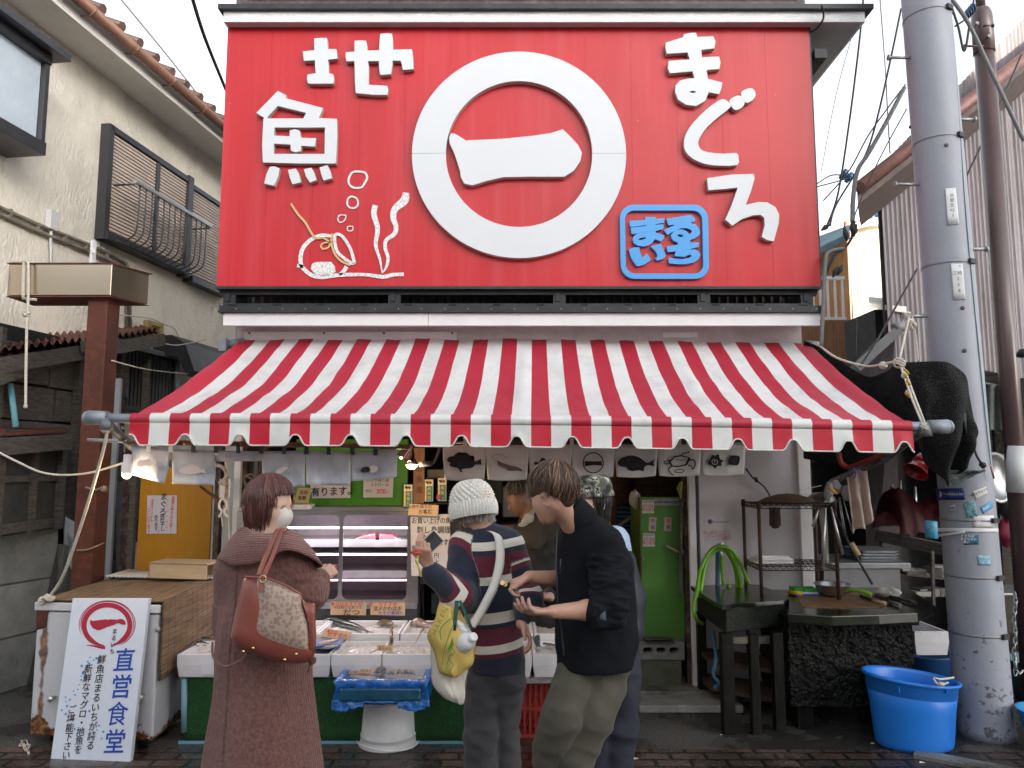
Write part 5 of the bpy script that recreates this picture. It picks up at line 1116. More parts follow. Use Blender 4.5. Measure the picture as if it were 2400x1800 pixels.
# ---- fish
def fish(name,label,pts,ws,hs,m,cat='fish',flat=.6,fins=(),tail=None,seg=12,group=None):
 """pts: 3D centreline; ws: half heights"""
 t=thing(name,label,cat,pts[0],group);bm=BM()
 P_=smooth_loop([Vector(p) for p in pts],5,False);n=len(P_)
 W_=[np.interp(i/(n-1),np.linspace(0,1,len(ws)),ws) for i in range(n)]
 rings=[]
 for i,p in enumerate(P_):
  d=(P_[min(i+1,n-1)]-P_[max(i-1,0)]).normalized();x=d.cross(Vector((0,0,1))).normalized();y=x.cross(d)
  rings.append([bm.verts.new(p+(x*math.cos(2*math.pi*k/seg)*W_[i]+y*math.sin(2*math.pi*k/seg)*W_[i]*flat)) for k in range(seg)])
 for a_,b_ in zip(rings,rings[1:]):
  for k in range(seg):bm.faces.new((a_[k],a_[(k+1)%seg],b_[(k+1)%seg],b_[k])).smooth=True
 bm.faces.new(rings[0][::-1]);bm.faces.new(rings[-1])
 obj('body',bm,m,t)
 if tail:
  d=(P_[-1]-P_[-3]).normalized();x=d.cross(Vector((0,0,1))).normalized();bm=BM()
  q=P_[-1];prf=[q+x*W_[-1],q+d*tail+x*tail*.8,q+d*tail*.6,q+d*tail-x*tail*.8,q-x*W_[-1]]
  hexa_=[bm.verts.new(v) for v in prf];bm.faces.new(hexa_);o_=obj('tail',bm,m,t);o_.modifiers.new('s','SOLIDIFY').thickness=.003
 d=(P_[2]-P_[0]).normalized();x=d.cross(Vector((0,0,1))).normalized();bm=BM();i_=max(1,n//12)
 e_=P_[i_]+Vector((0,-W_[i_]*.5,W_[i_]*flat*.8));lathe(bm,[(W_[i_]*.28,0),(W_[i_]*.22,.002),(0,.003)],e_,10,(0,-.5,1));obj('eye',bm,M_cable,t)
 return t
def two_tone(name,c1,c2,c3,rough=.2):
 m=mat(name,c1,rough,.3,var=.3,vs=25,bump=.2,bs=200,coat=.5);nt=m.node_tree;b=bsdf(m);g=N(nt,'NewGeometry');sp=N(nt,'SeparateXYZ');nt.links.new(g.outputs['Normal'],sp.inputs[0])
 tc=N(nt,'TexCoord');n=N(nt,'TexNoise');n.inputs['Scale'].default_value=40;nt.links.new(tc.outputs['Object'],n.inputs[0]);ad=N(nt,'Math',operation='MULTIPLY_ADD');nt.links.new(n.outputs[0],ad.inputs[0]);ad.inputs[1].default_value=.5;nt.links.new(sp.outputs[2],ad.inputs[2])
 r=ramp(nt,[(.1,c3),(.45,c2),(.8,c1)]);nt.links.new(ad.outputs[0],r.inputs[0]);nt.links.new(r.outputs[0],b.inputs['Base Color']);return m
M_fdark=two_tone('dark_fish_skin',(.02,.025,.02),(.04,.05,.06),(.25,.28,.3));M_ftan=two_tone('tan_fish_skin',(.22,.16,.09),(.26,.2,.12),(.4,.33,.25),.35);M_fpink=two_tone('pink_fish_skin',(.38,.24,.2),(.45,.32,.28),(.5,.4,.36),.3);M_fgrey=two_tone('grey_fish_skin',(.12,.13,.13),(.25,.26,.27),(.5,.5,.52),.25)
zb_=.548+.022
g5=lambda x,y,z=.555:G(x,y,z)
fish('long_fish','long dark silver needle fish on ice in the wide back box',[g5(756,1456),g5(780,1454),g5(810,1462),g5(840,1470),g5(862,1480)],[.012,.036,.034,.02,.005],None,M_fdark,tail=.035,flat=.75)
fish('filefish','small tan filefish on ice beside the long dark fish',[g5(887,1462),g5(897,1458),g5(910,1459),g5(922,1464)],[.014,.03,.028,.008],None,M_ftan,tail=.02)
fish('cornetfish','brown snouted fish hanging over the edge between the boxes',[g5(918,1464,.57),G(917,1490,.58),G(918,1500,.54),G(915,1512,.53)],[.008,.012,.016,.012],None,M_ftan,tail=.02)
fish('cornetfish','thin brown fish tip behind the small price card',[G(866,1531,.52),G(886,1522,.53),G(900,1516,.53)],[.003,.007,.006],None,M_ftan)
fish('gurnard','pink curled fish with whiskers in the back box beside the yellow bag',[g5(965,1462),g5(978,1456,.57),g5(992,1462),g5(1004,1464),g5(1020,1458)],[.02,.042,.034,.022,.012],None,M_fpink,tail=.03)
fish('fish_tail','long thin pink tail draped over the edge of the back box',[g5(996,1470),G(985,1485,.58),G(975,1505,.53),G(966,1518,.52)],[.009,.006,.004,.001],None,M_fpink)
fish('bream','dark grey bream standing upright on ice in the right hand box',[G(1262,1518,.52),G(1258,1500,.54),G(1262,1488,.55)],[.012,.024,.010],None,M_fgrey,tail=.02)
fish('grey_fish','grey fish lying on ice beside the upright bream',[G(1274,1508,.52),G(1290,1512,.52),G(1306,1514,.52)],[.01,.02,.008],None,M_fgrey,tail=.02)
fish('yellow_fish','little yellow spotted fish in the box right of the striped sweater',[G(1228,1524,.52),G(1236,1520,.52),G(1247,1524,.52)],[.008,.014,.004],None,mat('yellow_fish_skin',(.5,.36,.04),.3,var=.4,vs=60),tail=.015)
for i,(x,y) in enumerate(((436,1502),(452,1498),(470,1506),(448,1512),(480,1497))):
 fish('sardine',['small dark fish at the left of the leftmost foam box','small dark fish at the back of the leftmost foam box','small dark fish in the middle of the leftmost foam box','small dark fish near the front of the leftmost foam box','small dark fish touching the brown coat side of the leftmost foam box'][i],[G(x-9,y,.515+.004*i),G(x,y-2,.52+.004*i),G(x+14,y+1,.515+.004*i)],[.008,.014,.004],None,M_fgrey if i%2 else M_fdark,tail=.015,group='small fish in the leftmost box')
# dark speckle clumps and little ice bits
# blue lipped tray with red fish
bt=thing('blue_tray','shallow blue plastic tray with pink fish on the front row box beside the handbag','tray',G(760,1525,.53))
bm=BM();q=[G(700,1524,.53),G(800,1521,.53),G(812,1494,.53),G(715,1494,.53)]
def trayring(ins,dz):c=sum(q,Vector())/4;return[bm.verts.new(p.lerp(c,ins)+U_(dz)) for p in q]
rr=[trayring(.12,.0),trayring(0,.022),trayring(.07,.022),trayring(.16,.006)]
for a_,b_ in zip(rr,rr[1:]):
 for k in range(4):bm.faces.new((a_[k],a_[(k+1)%4],b_[(k+1)%4],b_[k]))
bm.faces.new(rr[0][::-1]);bm.faces.new(rr[-1]);obj('tray',bm,mat('blue_tray_plastic',(.1,.22,.5),.4),bt,bevel=.003)
fish('red_fish','pink fillet fish lying in the shallow blue tray',[G(745,1512,.552),G(765,1506,.558),G(790,1500,.556)],[.01,.026,.016],None,M_fpink,flat=.5)
fish('grey_fish','grey backed fish under the pink fish in the blue tray',[G(750,1520,.548),G(772,1517,.55),G(795,1512,.55)],[.006,.016,.008],None,M_fgrey,flat=.5)
# ---- handwritten cards on the stall
cp=fplane(5.42)
card('price_card','buff card with red, black and teal lettering, left of the pair above the boxes','card',[(776,1410),(859,1413),(857,1442),(774,1441)],fplane(5.40),M_card,[('本日のおすすめ',812,1416,9.5,1,dict(bold=.011)),('今は希少な魚です',815,1424,7.5,0),('だつ',824,1436,13,0,dict(bold=.014,sx=1.4)),('あぶりで',(851,1416),(851,1437),6,3)])
card('price_card','buff card with red, black and blue lettering, right of the pair above the boxes','card',[(869,1413),(950,1413),(949,1443),(868,1441)],fplane(5.40),M_card,[('今、おすすめ',898,1417,10,1,dict(bold=.011)),('活〆かわはぎ',908,1427,10,0,dict(bold=.015)),('キモが美味!!',914,1437,9,2,dict(bold=.011))])
cpl=Plane(G(790,1496,.58),(1,.0,-.03),(0,.35,.9))
card('price_card','tilted buff card with large red brush lettering standing over the blue tray','card',[(762,1472),(825,1482),(815,1501),(751,1492)],Plane(W(790,1490,4.98),(1,0,-.12),(0,.45,.9)),M_card,[('本日の',779,1481,8,1,dict(bold=.011,rot=-0)),('おすすめ',791,1490,11,1,dict(bold=.011))])
card('price_card','small buff card with black brush lettering between the two front ice boxes','card',[(883,1512),(920,1513),(919,1527),(882,1525)],Plane(W(900,1520,4.70),(1,0,0),(0,.45,.9)),M_card,[('釣り',894,1516,5,0),('赤やがら',902,1521.5,7,0,dict(bold=.01))])
card('price_card','small buff card lying in the blue tray beside the handbag','card',[(742,1494),(771,1497),(769,1505),(742,1503)],Plane(W(756,1500,4.95),(1,0,0),(0,.6,.8)),M_card,[('ホウボウ',757,1500,5,0)])
# ---- blue wrapped box on the upturned bucket
bkt=thing('white_bucket','upturned white plastic bucket under the blue wrapped fish box','bucket',G(899,1748,0))
bc=Vector((G(899,1766,0).x,4.50+.17,0));bm=BM()
lathe(bm,[(.150,.0),(.178,.004),(.180,.012),(.168,.016),(.163,.05),(.166,.052),(.166,.062),(.160,.066),(.148,.24),(.151,.243),(.148,.25),(.146,.27),(.140,.275)],bc,48,cap1=True);obj('shell',bm,mat('white_bucket_plastic',(.56,.57,.6),.4,var=.04,dirt=.25,dirtcol=(.2,.22,.12),ds=14),bkt)
bm=BM();tube(bm,[bc+Vector((.185*math.cos(a),.185*math.sin(a)*.9-.01,.018+.01*math.sin(a*2))) for a in[math.pi*1.02+i*math.pi*.96/16 for i in range(17)]],.004,6);obj('handle',bm,M_whitepaint,bkt)
bm=BM();bx(bm,(W(838,1650,4.5).x,4.46,.277),(W(965,1650,4.5).x,4.86,.300));tag(obj('foam_slab',bm,M_poly,bevel=.006),'white foam lid between the bucket and the blue wrapped box','lid')
M_film=mat('blue_film',(.01,.15,.55),.2,var=.3,vs=12,bump=1,bs=22,coat=.7)
M_film.node_tree.nodes['Bump'].inputs['Distance'].default_value=.02
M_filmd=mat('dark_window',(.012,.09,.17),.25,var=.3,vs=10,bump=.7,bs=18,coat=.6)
bw=thing('wrapped_fish_box','fish box wrapped in crinkled bright blue film on the upturned bucket','box',(bc.x,4.6,.3))
x0,x1=W(788,1600,4.40).x,W(1000,1600,4.40).x;Y0,Y1=4.40,4.78;zA,zB=.302,.43
bm=BM()
pr=[(.0,zA+.0),(-.012,zA+.03),(-.004,zA+.10),(-.014,zB),(.004,zB+.008),(.03,zB+.003),(.034,zB-.03)]
def bwring(ins,z,j):
 pts=[];n_=26
 cs=[(x0+ins,Y0+ins),(x1-ins,Y0+ins),(x1-ins,Y1-ins),(x0+ins,Y1-ins)]
 for a_,b_ in zip(cs,cs[1:]+cs[:1]):
  for k in range(n_):
   t_=k/n_;x=a_[0]+(b_[0]-a_[0])*t_;y=a_[1]+(b_[1]-a_[1])*t_;w_=.007*mnoise.noise(Vector((x*22,y*22,z*14+j)))+.004*mnoise.noise(Vector((x*60,y*60,z*40)))
   pts.append(bm.verts.new((x+w_,y+w_*1.3,z+w_)))
 return pts
rg=[bwring(i_,z_,j_) for j_,(i_,z_) in enumerate(pr)]
for a_,b_ in zip(rg,rg[1:]):
 for k in range(len(a_)):bm.faces.new((a_[k],a_[(k+1)%len(a_)],b_[(k+1)%len(a_)],b_[k])).smooth=True
bm.faces.new(rg[-1]);bm.faces.new(rg[0][::-1])
obj('film',bm,M_film,bw)
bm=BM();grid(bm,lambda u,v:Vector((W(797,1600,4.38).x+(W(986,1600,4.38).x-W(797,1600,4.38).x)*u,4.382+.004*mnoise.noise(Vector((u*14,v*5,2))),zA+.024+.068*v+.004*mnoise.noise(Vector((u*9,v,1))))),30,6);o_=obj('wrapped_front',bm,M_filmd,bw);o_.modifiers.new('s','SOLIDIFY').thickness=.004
bm=BM()
def skirt(u,v):
 x=x0-.02+(x1-x0+.04)*u;dr=(.035+.03*abs(math.sin(u*9+.5))*(abs(u-.5)*1.6+.3))*(1 if abs(u-.5)>.18 else .35)
 return Vector((x+.01*v*mnoise.noise(Vector((u*20,v*3,0))),4.388-.012*v+.012*mnoise.noise(Vector((u*18,v*4,5))),zA+.03-dr*v-.01*v*mnoise.noise(Vector((u*30,0,5)))))
grid(bm,skirt,60,6);o_=obj('film_edge',bm,M_film,bw);o_.modifiers.new('s','SOLIDIFY').thickness=.002
bm=BM();grid(bm,lambda u,v:Vector((x0+.035+(x1-x0-.07)*u,Y0+.035+(Y1-Y0-.07)*v,zB-.028+.006*mnoise.noise(Vector((u*12,v*12,3))))),20,16);obj('ice',bm,M_ice,bw)
fish('flatfish','pale pink fish at the left of the blue wrapped box',[G(815,1578,.43),G(832,1576,.435),G(852,1580,.43),G(868,1582,.43)],[.008,.028,.02,.006],None,M_fpink,flat=.4,tail=.02)
fish('ray','dark pointed ray in the middle of the blue wrapped box',[G(882,1580,.43),G(893,1570,.44),G(894,1562,.455)],[.02,.034,.006],None,M_fgrey,flat=.5,tail=.0)
M_str=mat('striped_fish_skin',(.3,.28,.27),.3,var=.85,vs=30,stretch=(3,1,1))
for i in range(5):fish('striped_fish','striped brown and white fish in the heap on the blue wrapped box, '+['leftmost','second from left','middle one','second from right','rightmost'][i],[G(908+i*11,1580-i*1,.43+.005*(i%2)),G(922+i*11,1573,.442),G(940+i*8,1578,.432)],[.006,.018,.004],None,M_str,flat=.7,tail=.012,group='striped fish in the blue box')
card('price_card','small buff card stuck in the ice of the blue wrapped box','card',[(843,1568),(876,1570),(873,1578),(837,1576)],Plane(W(858,1574,4.5),(1,0,-.05),(0,.5,.8)),M_card,[('ほうぼう',857,1573,5.5,0,dict(bold=.01))])
# == refrigerated display case
dc=thing('display_case','stainless refrigerated display case with sliding glass doors and pink lit shelves','display case',W(800,1455,5.6))
M_ss=mat('brushed_stainless',(.42,.42,.44),.3,.9,var=.12,vs=4,stretch=(1,1,8),bump=.05)
xl,xr=W(560,1300,5.6).x,W(983,1300,5.6).x;zt_=W(800,1187,5.6).z;zl_=W(800,1425,5.52).z;zbb=.5
bm=BM();bx(bm,(xl,5.55,zt_-.035),(xr,6.1,zt_));obj('top',bm,M_ss,dc,bevel=.004)
bm=BM();bx(bm,(xl,5.50,.1),(xr,6.1,zl_));obj('base',bm,mat('charcoal_panel',(.05,.055,.065),.5),dc,bevel=.004)
bm=BM();bx(bm,(xl,5.49,zl_),(xr,6.1,zl_+.03));obj('sill',bm,M_ss,dc)
bm=BM();bx(bm,(xr-.06,5.53,zl_+.03),(xr,6.1,zt_-.035));bx(bm,(xl,5.53,zl_+.03),(xl+.06,6.1,zt_-.035));obj('side',bm,M_ss,dc)
bm=BM();bx(bm,(xl,6.08,zl_),(xr,6.1,zt_));obj('back',bm,mat('case_back',(.34,.31,.32),.5,.2,var=.3,vs=3),dc)
def dframe(a,b,Y,nm='door_frame'):
 bm=BM();w_=.022;z0_,z1_=zl_+.03,zt_-.036
 out=[(a,z0_),(b,z0_),(b,z1_),(a,z1_)];inn=rrect(a+w_,z0_+w_,b-w_,z1_-w_,.045,5)
 prism(bm,out,[inn],lambda p:Vector((p[0],Y,p[1])),.014,(0,-1,0));return obj(nm,bm,M_ss,dc)
xm=W(800,1300,5.55).x
dframe(xl+.062,xm,5.56);dframe(xm-.012,xr-.062,5.545)
M_glass=mat('clear_glass',(.9,.9,.92),.02,var=0,trans=1);bsdf(M_glass).inputs['IOR'].default_value=1.45
def thin_glass(m,tint=(.93,.95,.96)):
 nt=m.node_tree;out=nt.nodes['Material Output'];tr_=N(nt,'BsdfTransparent');tr_.inputs[0].default_value=(*tint,1);gl=N(nt,'BsdfGlossy');gl.inputs['Roughness'].default_value=.03
 fz=N(nt,'Fresnel');fz.inputs[0].default_value=1.5;ms=N(nt,'MixShader');nt.links.new(fz.outputs[0],ms.inputs[0]);nt.links.new(tr_.outputs[0],ms.inputs[1]);nt.links.new(gl.outputs[0],ms.inputs[2]);nt.links.new(ms.outputs[0],out.inputs[0]);return m
thin_glass(M_glass)
for a_,b_,Y in((xl+.08,xm-.02,5.567),(xm+.008,xr-.084,5.552)):
 bm=BM();quad(bm,[(a_,Y,zl_+.05),(b_,Y,zl_+.05),(b_,Y,zt_-.056),(a_,Y,zt_-.056)]);obj('glass',bm,M_glass,dc)
M_tube=mat('pink_white_tube',(1,.85,.95),.4,var=0,emit=(1,.78,.95),es=4)
M_tube2=mat('pink_shelf_light',(1,.6,.8),.4,var=0,emit=(1,.5,.72),es=.9)
M_shelf=mat('pink_tinted_shelf',(.30,.28,.28),.2,.5,var=.1)
for i,py in enumerate((1266,1296,1338,1356)):
 z=W(800,py,5.65).z
 bm=BM();bx(bm,(xl+.07,5.66,z-.006),(xr-.07,6.05,z));obj('shelf',bm,M_shelf,dc)
 if i in(1,3):bm=BM();tube(bm,[(xl+.08,5.65,z-.012),(xr-.08,5.65,z-.012)],.006,8);obj('shelf_light',bm,M_tube2,dc)
 else:bm=BM();bx(bm,(xl+.07,5.652,z-.05),(xr-.07,5.657,z+.0));obj('shelf_front',bm,mat('shelf_lip',(.5,.48,.5),.3,.4),dc)
z=W(800,1237,5.62).z;bm=BM();tube(bm,[(xl+.08,5.62,z),(xr-.07,5.62,z)],.006,8);obj('lamp_tube',bm,M_tube,dc)
al=bpy.data.lights.new('case_light','AREA');al.shape='RECTANGLE';al.size=xr-xl-.2;al.size_y=.03;al.energy=2.2;al.color=(1,.93,.96);ao=bpy.data.objects.new('case_light',al);COL.objects.link(ao);ao.location=((xl+xr)/2,5.64,z-.02)
M_tuna=mat('tuna_flesh',(.40,.02,.03),.35,var=.15,vs=20,stretch=(1,1,6),coat=.4)
zs=W(800,1266,5.65).z+.001
for i,(a_,b_) in enumerate(((840,881),(890,928))):
 bm=BM();xa_,xb_=W(a_,1260,5.7).x,W(b_,1260,5.7).x
 if i==0:hexa(bm,[(xa_-.03,5.68,zs),(xb_,5.68,zs),(xb_,5.8,zs),(xa_,5.8,zs),(xa_+.05,5.69,zs+.035),(xb_-.005,5.69,zs+.048),(xb_-.005,5.79,zs+.048),(xa_+.05,5.79,zs+.035)])
 else:hexa(bm,[(xa_,5.68,zs),(xb_+.03,5.68,zs),(xb_,5.8,zs),(xa_,5.8,zs),(xa_,5.69,zs+.043),(xb_-.03,5.69,zs+.035),(xb_-.03,5.79,zs+.035),(xa_,5.79,zs+.043)])
 tag(obj('tuna_block',bm,M_tuna,bevel=.006),['pointed red block of tuna on the top shelf of the display case, left of two','red block of tuna on the top shelf of the display case, right of two'][i],'tuna')
 bm=BM();bx(bm,(xa_-.03,5.67,zs-.0005+.0),(xb_+.03,5.82,zs+.0004));tag(obj('film_sheet',bm,mat('pink_tray',(.6,.35,.42),.3)),['pink tray sheet under the left tuna block','pink tray sheet under the right tuna block'][i],'tray')
bm=BM();zt3=W(800,1338,5.65).z+.001;quad_=[(W(748,1338,5.7).x,5.67,zt3),(W(785,1338,5.7).x,5.67,zt3),(W(785,1338,5.7).x,5.8,zt3),(W(748,1338,5.7).x,5.8,zt3)]
hexa(bm,quad_+[(p[0]+(.01 if i in(1,2) else-.01),p[1],p[2]+.03) for i,p in enumerate(quad_)]);tag(obj('meat_tray',bm,mat('pink_foam_tray',(.55,.22,.28),.4),bevel=.003),'pink foam tray of fish on the middle shelf of the display case','tray')
# == green board wall above the case, its notices
bm=BM();bx(bm,W(690,1186,5.68),W(958,1030,5.72));o_=tag(obj('green_board',bm,mat('bright_green_board',(.055,.26,.015),.45,var=.06)),'bright green wall board over the display case','board')
bm=BM();bx(bm,W(735,1190,5.66),W(958,1184,5.70));tag(obj('board_trim',bm,M_oldwood),'brown timber trim under the green wall board','trim')
pg=fplane(5.655)
card('notice','white paper notice with bold black brush lettering on the green board','notice',[(716,1080),(822,1080),(821,1167),(732,1168)],pg,M_paper,[('身',738,1154,14,3,dict(bold=.011)),('有ります。',782,1153,20,0,dict(bold=.016,sx=.95,rot=2)),('お刺身',745,1128,13,3,dict(bold=.011))])
card('price_board','white rounded price board reading 300 on the green board','price board',[(852,1120),(922,1120),(920,1166),(851,1166)],pg,M_lam,[('パック持り用',885,1127,8,0,dict(bold=.01)),('スチロール',890,1137,8,0,dict(bold=.01)),('税込',865,1151,7,0),('300',893,1152,14,1,dict(bold=.011)),('円',908,1155,5,0)],th=.008)
bm=BM();bx(bm,W(823,1160,5.66),W(826,1100,5.675));tag(obj('wood_strip',bm,M_oldwood),'thin brown strip at the right edge of the white notice','strip')
ws=thing('white_shelf','white tray shelf with a small straw coloured plaque behind the woman','shelf',W(720,1195,5.5))
bm=BM();bx(bm,W(660,1194,5.45),W(738,1180,5.62));obj('tray',bm,M_whitepaint,ws,bevel=.004)
card('plaque','straw coloured plaque with brush lettering standing on the white shelf','plaque',[(698,1143),(730,1144),(722,1180),(690,1178)],fplane(5.5),mat('straw_card',(.45,.35,.18),.8,var=.1),[('店長',712,1155,9,0,dict(bold=.011)),('推薦',708,1168,9,0,dict(bold=.011))],th=.01)
# takeaway signs between the case and the beanie
card('takeaway_card','buff card with black brush lettering fixed over the tall white fish preparation sign','card',[(959,1181),(1028,1184),(1026,1210),(956,1207)],fplane(5.3),M_card,[('お持ち帰りの',984,1188,8.5,0,dict(bold=.012)),('お客様',997,1200,10,0,dict(bold=.015))])
card('tall_paper_sign','tall white paper sign about fish preparation with heavy black brush lettering, beside the case','sign',[(962,1206),(1054,1205),(1058,1348),(964,1350)],fplane(5.34),M_paper,[('お買い上げの魚',1011,1221,14,0,dict(bold=.014,sx=.85)),('刺し身調理',1017,1243,16,0,dict(bold=.014,sx=.9)),('致し',1000,1262,16,0,dict(bold=.014)),('ます。',1045,1272,15,0,dict(bold=.014,sx=.8)),('円',1023,1303,11,0,dict(bold=.011)),('上',1023,1318,12,0,dict(bold=.011)),('円',1023,1333,11,0,dict(bold=.011)),('す',1046,1337,12,0,dict(bold=.011)),('_______',1012,1226,7,3,dict(bold=.011)),('______',1016,1250,7,3,dict(bold=.011))])
bm=BM();bx(bm,W(968,1180,5.5),W(996,1050,5.52));wp=thing('wooden_plank_sign','narrow wooden plank sign with carved characters behind the lit bulb','sign',W(982,1170,5.5));obj('plank',bm,mat('cedar_plank',(.24,.11,.045),.6,var=.25,stretch=(8,1,1),vs=5),wp)
bm=BM();vletter(bm,fplane(5.497),'の魚風',(983,1100),(983,1150),15,off=.002,bold=.01);obj('lettering',bm,mat('carved_dark',(.1,.05,.02),.7),wp)
M_tealbox=mat('teal_print',(.02,.19,.15),.5,var=0)
def leaflet(x,y0,y1,lab,s,Y):
 t=thing('leaflet_box',lab,'leaflet',W(x,y1,Y),'courier leaflet boxes behind the stall');pl=fplane(Y);hw=10
 bm=BM();bx(bm,pl.at(x-hw,y1),pl.at(x+hw,y0)+Vector((0,.03,0)));obj('box',bm,M_inkwhite,t)
 bm=BM();bx(bm,pl.at(x-hw+4,y1-1)+Vector((0,-.001,0)),pl.at(x+hw-1,y0+15));obj('printed_panel',bm,M_tealbox,t)
 bm=BM();bx(bm,pl.at(x-hw,y1-1)+Vector((0,-.001,0)),pl.at(x-hw+3,y0+15));q=pl.at(x,y0+7);prism(bm,[(q.x+.026*math.cos(a),q.z+.017*math.sin(a)) for a in[i*.393 for i in range(16)]],[],lambda p:Vector((p[0],Y-.0015,p[1])),0,(0,-1,0));obj('yellow_mark',bm,M_inkgold,t)
 flat_on('black_mark',t,pl,[[(x-7,y0+4),(x-4,y0+3),(x-2,y0+5),(x+4,y0+5),(x+6,y0+3.5),(x+6,y0+6),(x+5,y0+11),(x+3.5,y0+11),(x+3,y0+8),(x-1,y0+8.5),(x-2,y0+11),(x-3.5,y0+11),(x-4,y0+8),(x-7,y0+7)]],M_inkblack,off=.003)
 bm=BM();vletter(bm,pl,s,(x+1,y0+23),(x+1,y1-7),8,off=.003,bold=.014);obj('lettering',bm,M_inkgold,t)
leaflet(956,1136,1187,'teal and yellow leaflet box standing left of the wooden plank sign','宅急便',5.45)
leaflet(1005,1124,1175,'teal and yellow leaflet box standing right of the wooden plank sign','代金引',5.5)
leaflet(1036,1121,1174,'teal and yellow leaflet box nearest the white beanie','宅急便',5.5)
bm=BM();bx(bm,W(1023,1171,5.47),W(1033,1159,5.48));tag(obj('magenta_sticker',bm,mat('magenta',(.35,.04,.1),.5)),'small magenta sticker card in front of the leaflet boxes','card')
sh=thing('wire_shelf_unit','dark wire shelf unit between the display case and the white beanie','shelf',W(1030,1450,5.7))
for x in(990,1052,1085):bm=BM();tube(bm,[W(x,1450,5.7),W(x,1120,5.7)],.012,8);obj('post',bm,M_blacksteel,sh)
for y in(1176,1290,1352):bm=BM();bx(bm,W(985,y+3,5.6),W(1090,y,5.95));obj('shelf',bm,mat('rusty_wire_shelf',(.05,.035,.03),.7),sh)
for i,(x0_,y0_,x1_,y1_,c_,lb) in enumerate(((1056,1180,1090,1290,(.3,.3,.3),'pale carton standing on the wire shelf'),(1000,1100,1060,1122,(.18,.16,.12),'brown cartons stacked high behind the leaflet boxes'),(1010,1380,1080,1440,(.03,.035,.04),'dark crate on the floor under the wire shelf'),(1010,1296,1050,1310,(.2,.16,.12),'folded brown paper on the wire shelf'),(1060,1300,1085,1350,(.04,.05,.06),'black tub on the wire shelf'))):
 bm=BM();bx(bm,W(x0_,y1_,5.75),W(x1_,y0_,5.95));tag(obj('carton',bm,mat('carton%d'%i if False else 'carton',c_,.8,var=.2),bevel=.005),lb,'carton')
# spotlight and bulb under the awning
sp=thing('clamp_spotlight','chrome clamp spotlight with lit bulb hanging between the two noren','spotlight',W(965,1060,4.9))
d_=Vector((-.45,-.2,-1)).normalized()
M_chrome=mat('chrome',(.55,.5,.46),.12,1,var=.05)
c=W(962,1052,4.85);bm=BM();lathe(bm,[(.014,-.03),(.02,-.005),(.045,.03),(.062,.075),(.064,.078)],c,24,d_);o_=obj('shade',bm,M_chrome,sp);o_.modifiers.new('s','SOLIDIFY').thickness=.002
bc2=W(965,1088,4.85);bm=BM();lathe(bm,[(.0,-.045),(.018,-.04),(.035,-.012),(.037,.004)],bc2,20,(.0,-.1,-1),cap0=False);obj('reflector',bm,M_chrome,sp)
bm=BM();lathe(bm,[(.037,.004),(.032,.018),(.018,.03),(0,.034)],bc2,20,(.0,-.1,-1),cap0=False);obj('bulb',bm,M_bulb,sp)
bm=BM();tube(bm,[c-d_*.02,W(985,1042,4.9),W(1000,1040,4.95)],.009,8);tube(bm,[W(985,1088,4.9),W(1010,1086,5.0)],.018,8);tube(bm,sag(W(1010,1086,5.0),W(1030,1050,5.1),.03,6),.01,6);obj('arm',bm,M_galv,sp)
pt=bpy.data.lights.new('lamp_light','POINT');pt.energy=2;pt.color=(1,.72,.42);pt.shadow_soft_size=.04;po=bpy.data.objects.new('lamp_light',pt);COL.objects.link(po);po.location=bc2+Vector((0,-.02,-.16))
# == right part of the opening: blinds, green door
M_blind=reed('bamboo_blind',[(.16,.08,.03),(.24,.13,.05),(.3,.17,.07)],.8,.13,110)
bm=BM();A_,B_=W(1300,1330,6.3),W(1483,1330,6.3)
grid_rc(bm,lambda u,v:Vector((A_.x+(B_.x-A_.x)*u,6.3,.9+1.2*v)),4,4,B_.x-A_.x,1.2);o_=obj('bamboo_blind',bm,M_blind);o_.modifiers.new('s','SOLIDIFY').thickness=.008;tag(o_,'golden bamboo blind behind the person in the camouflage hat','blind')
bm=BM();A_,B_=W(1484,1330,6.35),W(1600,1330,6.35)
grid_rc(bm,lambda u,v:Vector((A_.x+(B_.x-A_.x)*u,6.35,.9+1.2*v)),4,4,B_.x-A_.x,1.2);o_=obj('bamboo_blind',bm,reed('dark_blind',[(.07,.05,.035),(.1,.07,.05),(.13,.1,.07)],.6,.2,60));o_.modifiers.new('s','SOLIDIFY').thickness=.008;tag(o_,'dark brown blind above the green locker','blind')
gl=thing('green_locker','tall green painted locker with stickers inside the shop doorway','locker',W(1550,1500,5.7))
M_green=mat('green_locker_paint',(.09,.25,.04),.35,var=.08,vs=2,dirt=.15,dirtcol=(.05,.12,.03),ds=5);M_green2=mat('lighter_green_side',(.16,.33,.04),.3,var=.1,vs=3)  # side face gets a lighter, yellower green than the door
a_,b_=W(1506,1500,5.68),W(1612,1165,5.68);bm=BM();bx(bm,(a_.x,5.68,a_.z),(b_.x,5.70,b_.z));obj('door',bm,M_green,gl,bevel=.002)
bm=BM();hexa(bm,[W(1478,1440,6.0),a_+Vector((-.004,.0,0)),a_+Vector((-.004,.02,0)),W(1478,1440,6.02),W(1478,1160,6.0),Vector((a_.x-.004,5.68,b_.z)),Vector((a_.x-.004,5.70,b_.z)),W(1478,1160,6.02)]);obj('side',bm,M_green2,gl)
bm=BM();bx(bm,(a_.x-.012,5.672,a_.z),(a_.x-.002,5.69,b_.z));obj('hinge_edge',bm,M_rustpost,gl)
bm=BM();lathe(bm,[(.010,0),(.010,.006),(0,.008)],W(1506,1309,5.675),10,(0,-1,0));obj('latch',bm,M_galv,gl)
pgl=fplane(5.677)
M_stk=mat('white_sticker',(.62,.6,.6),.4,var=.03)
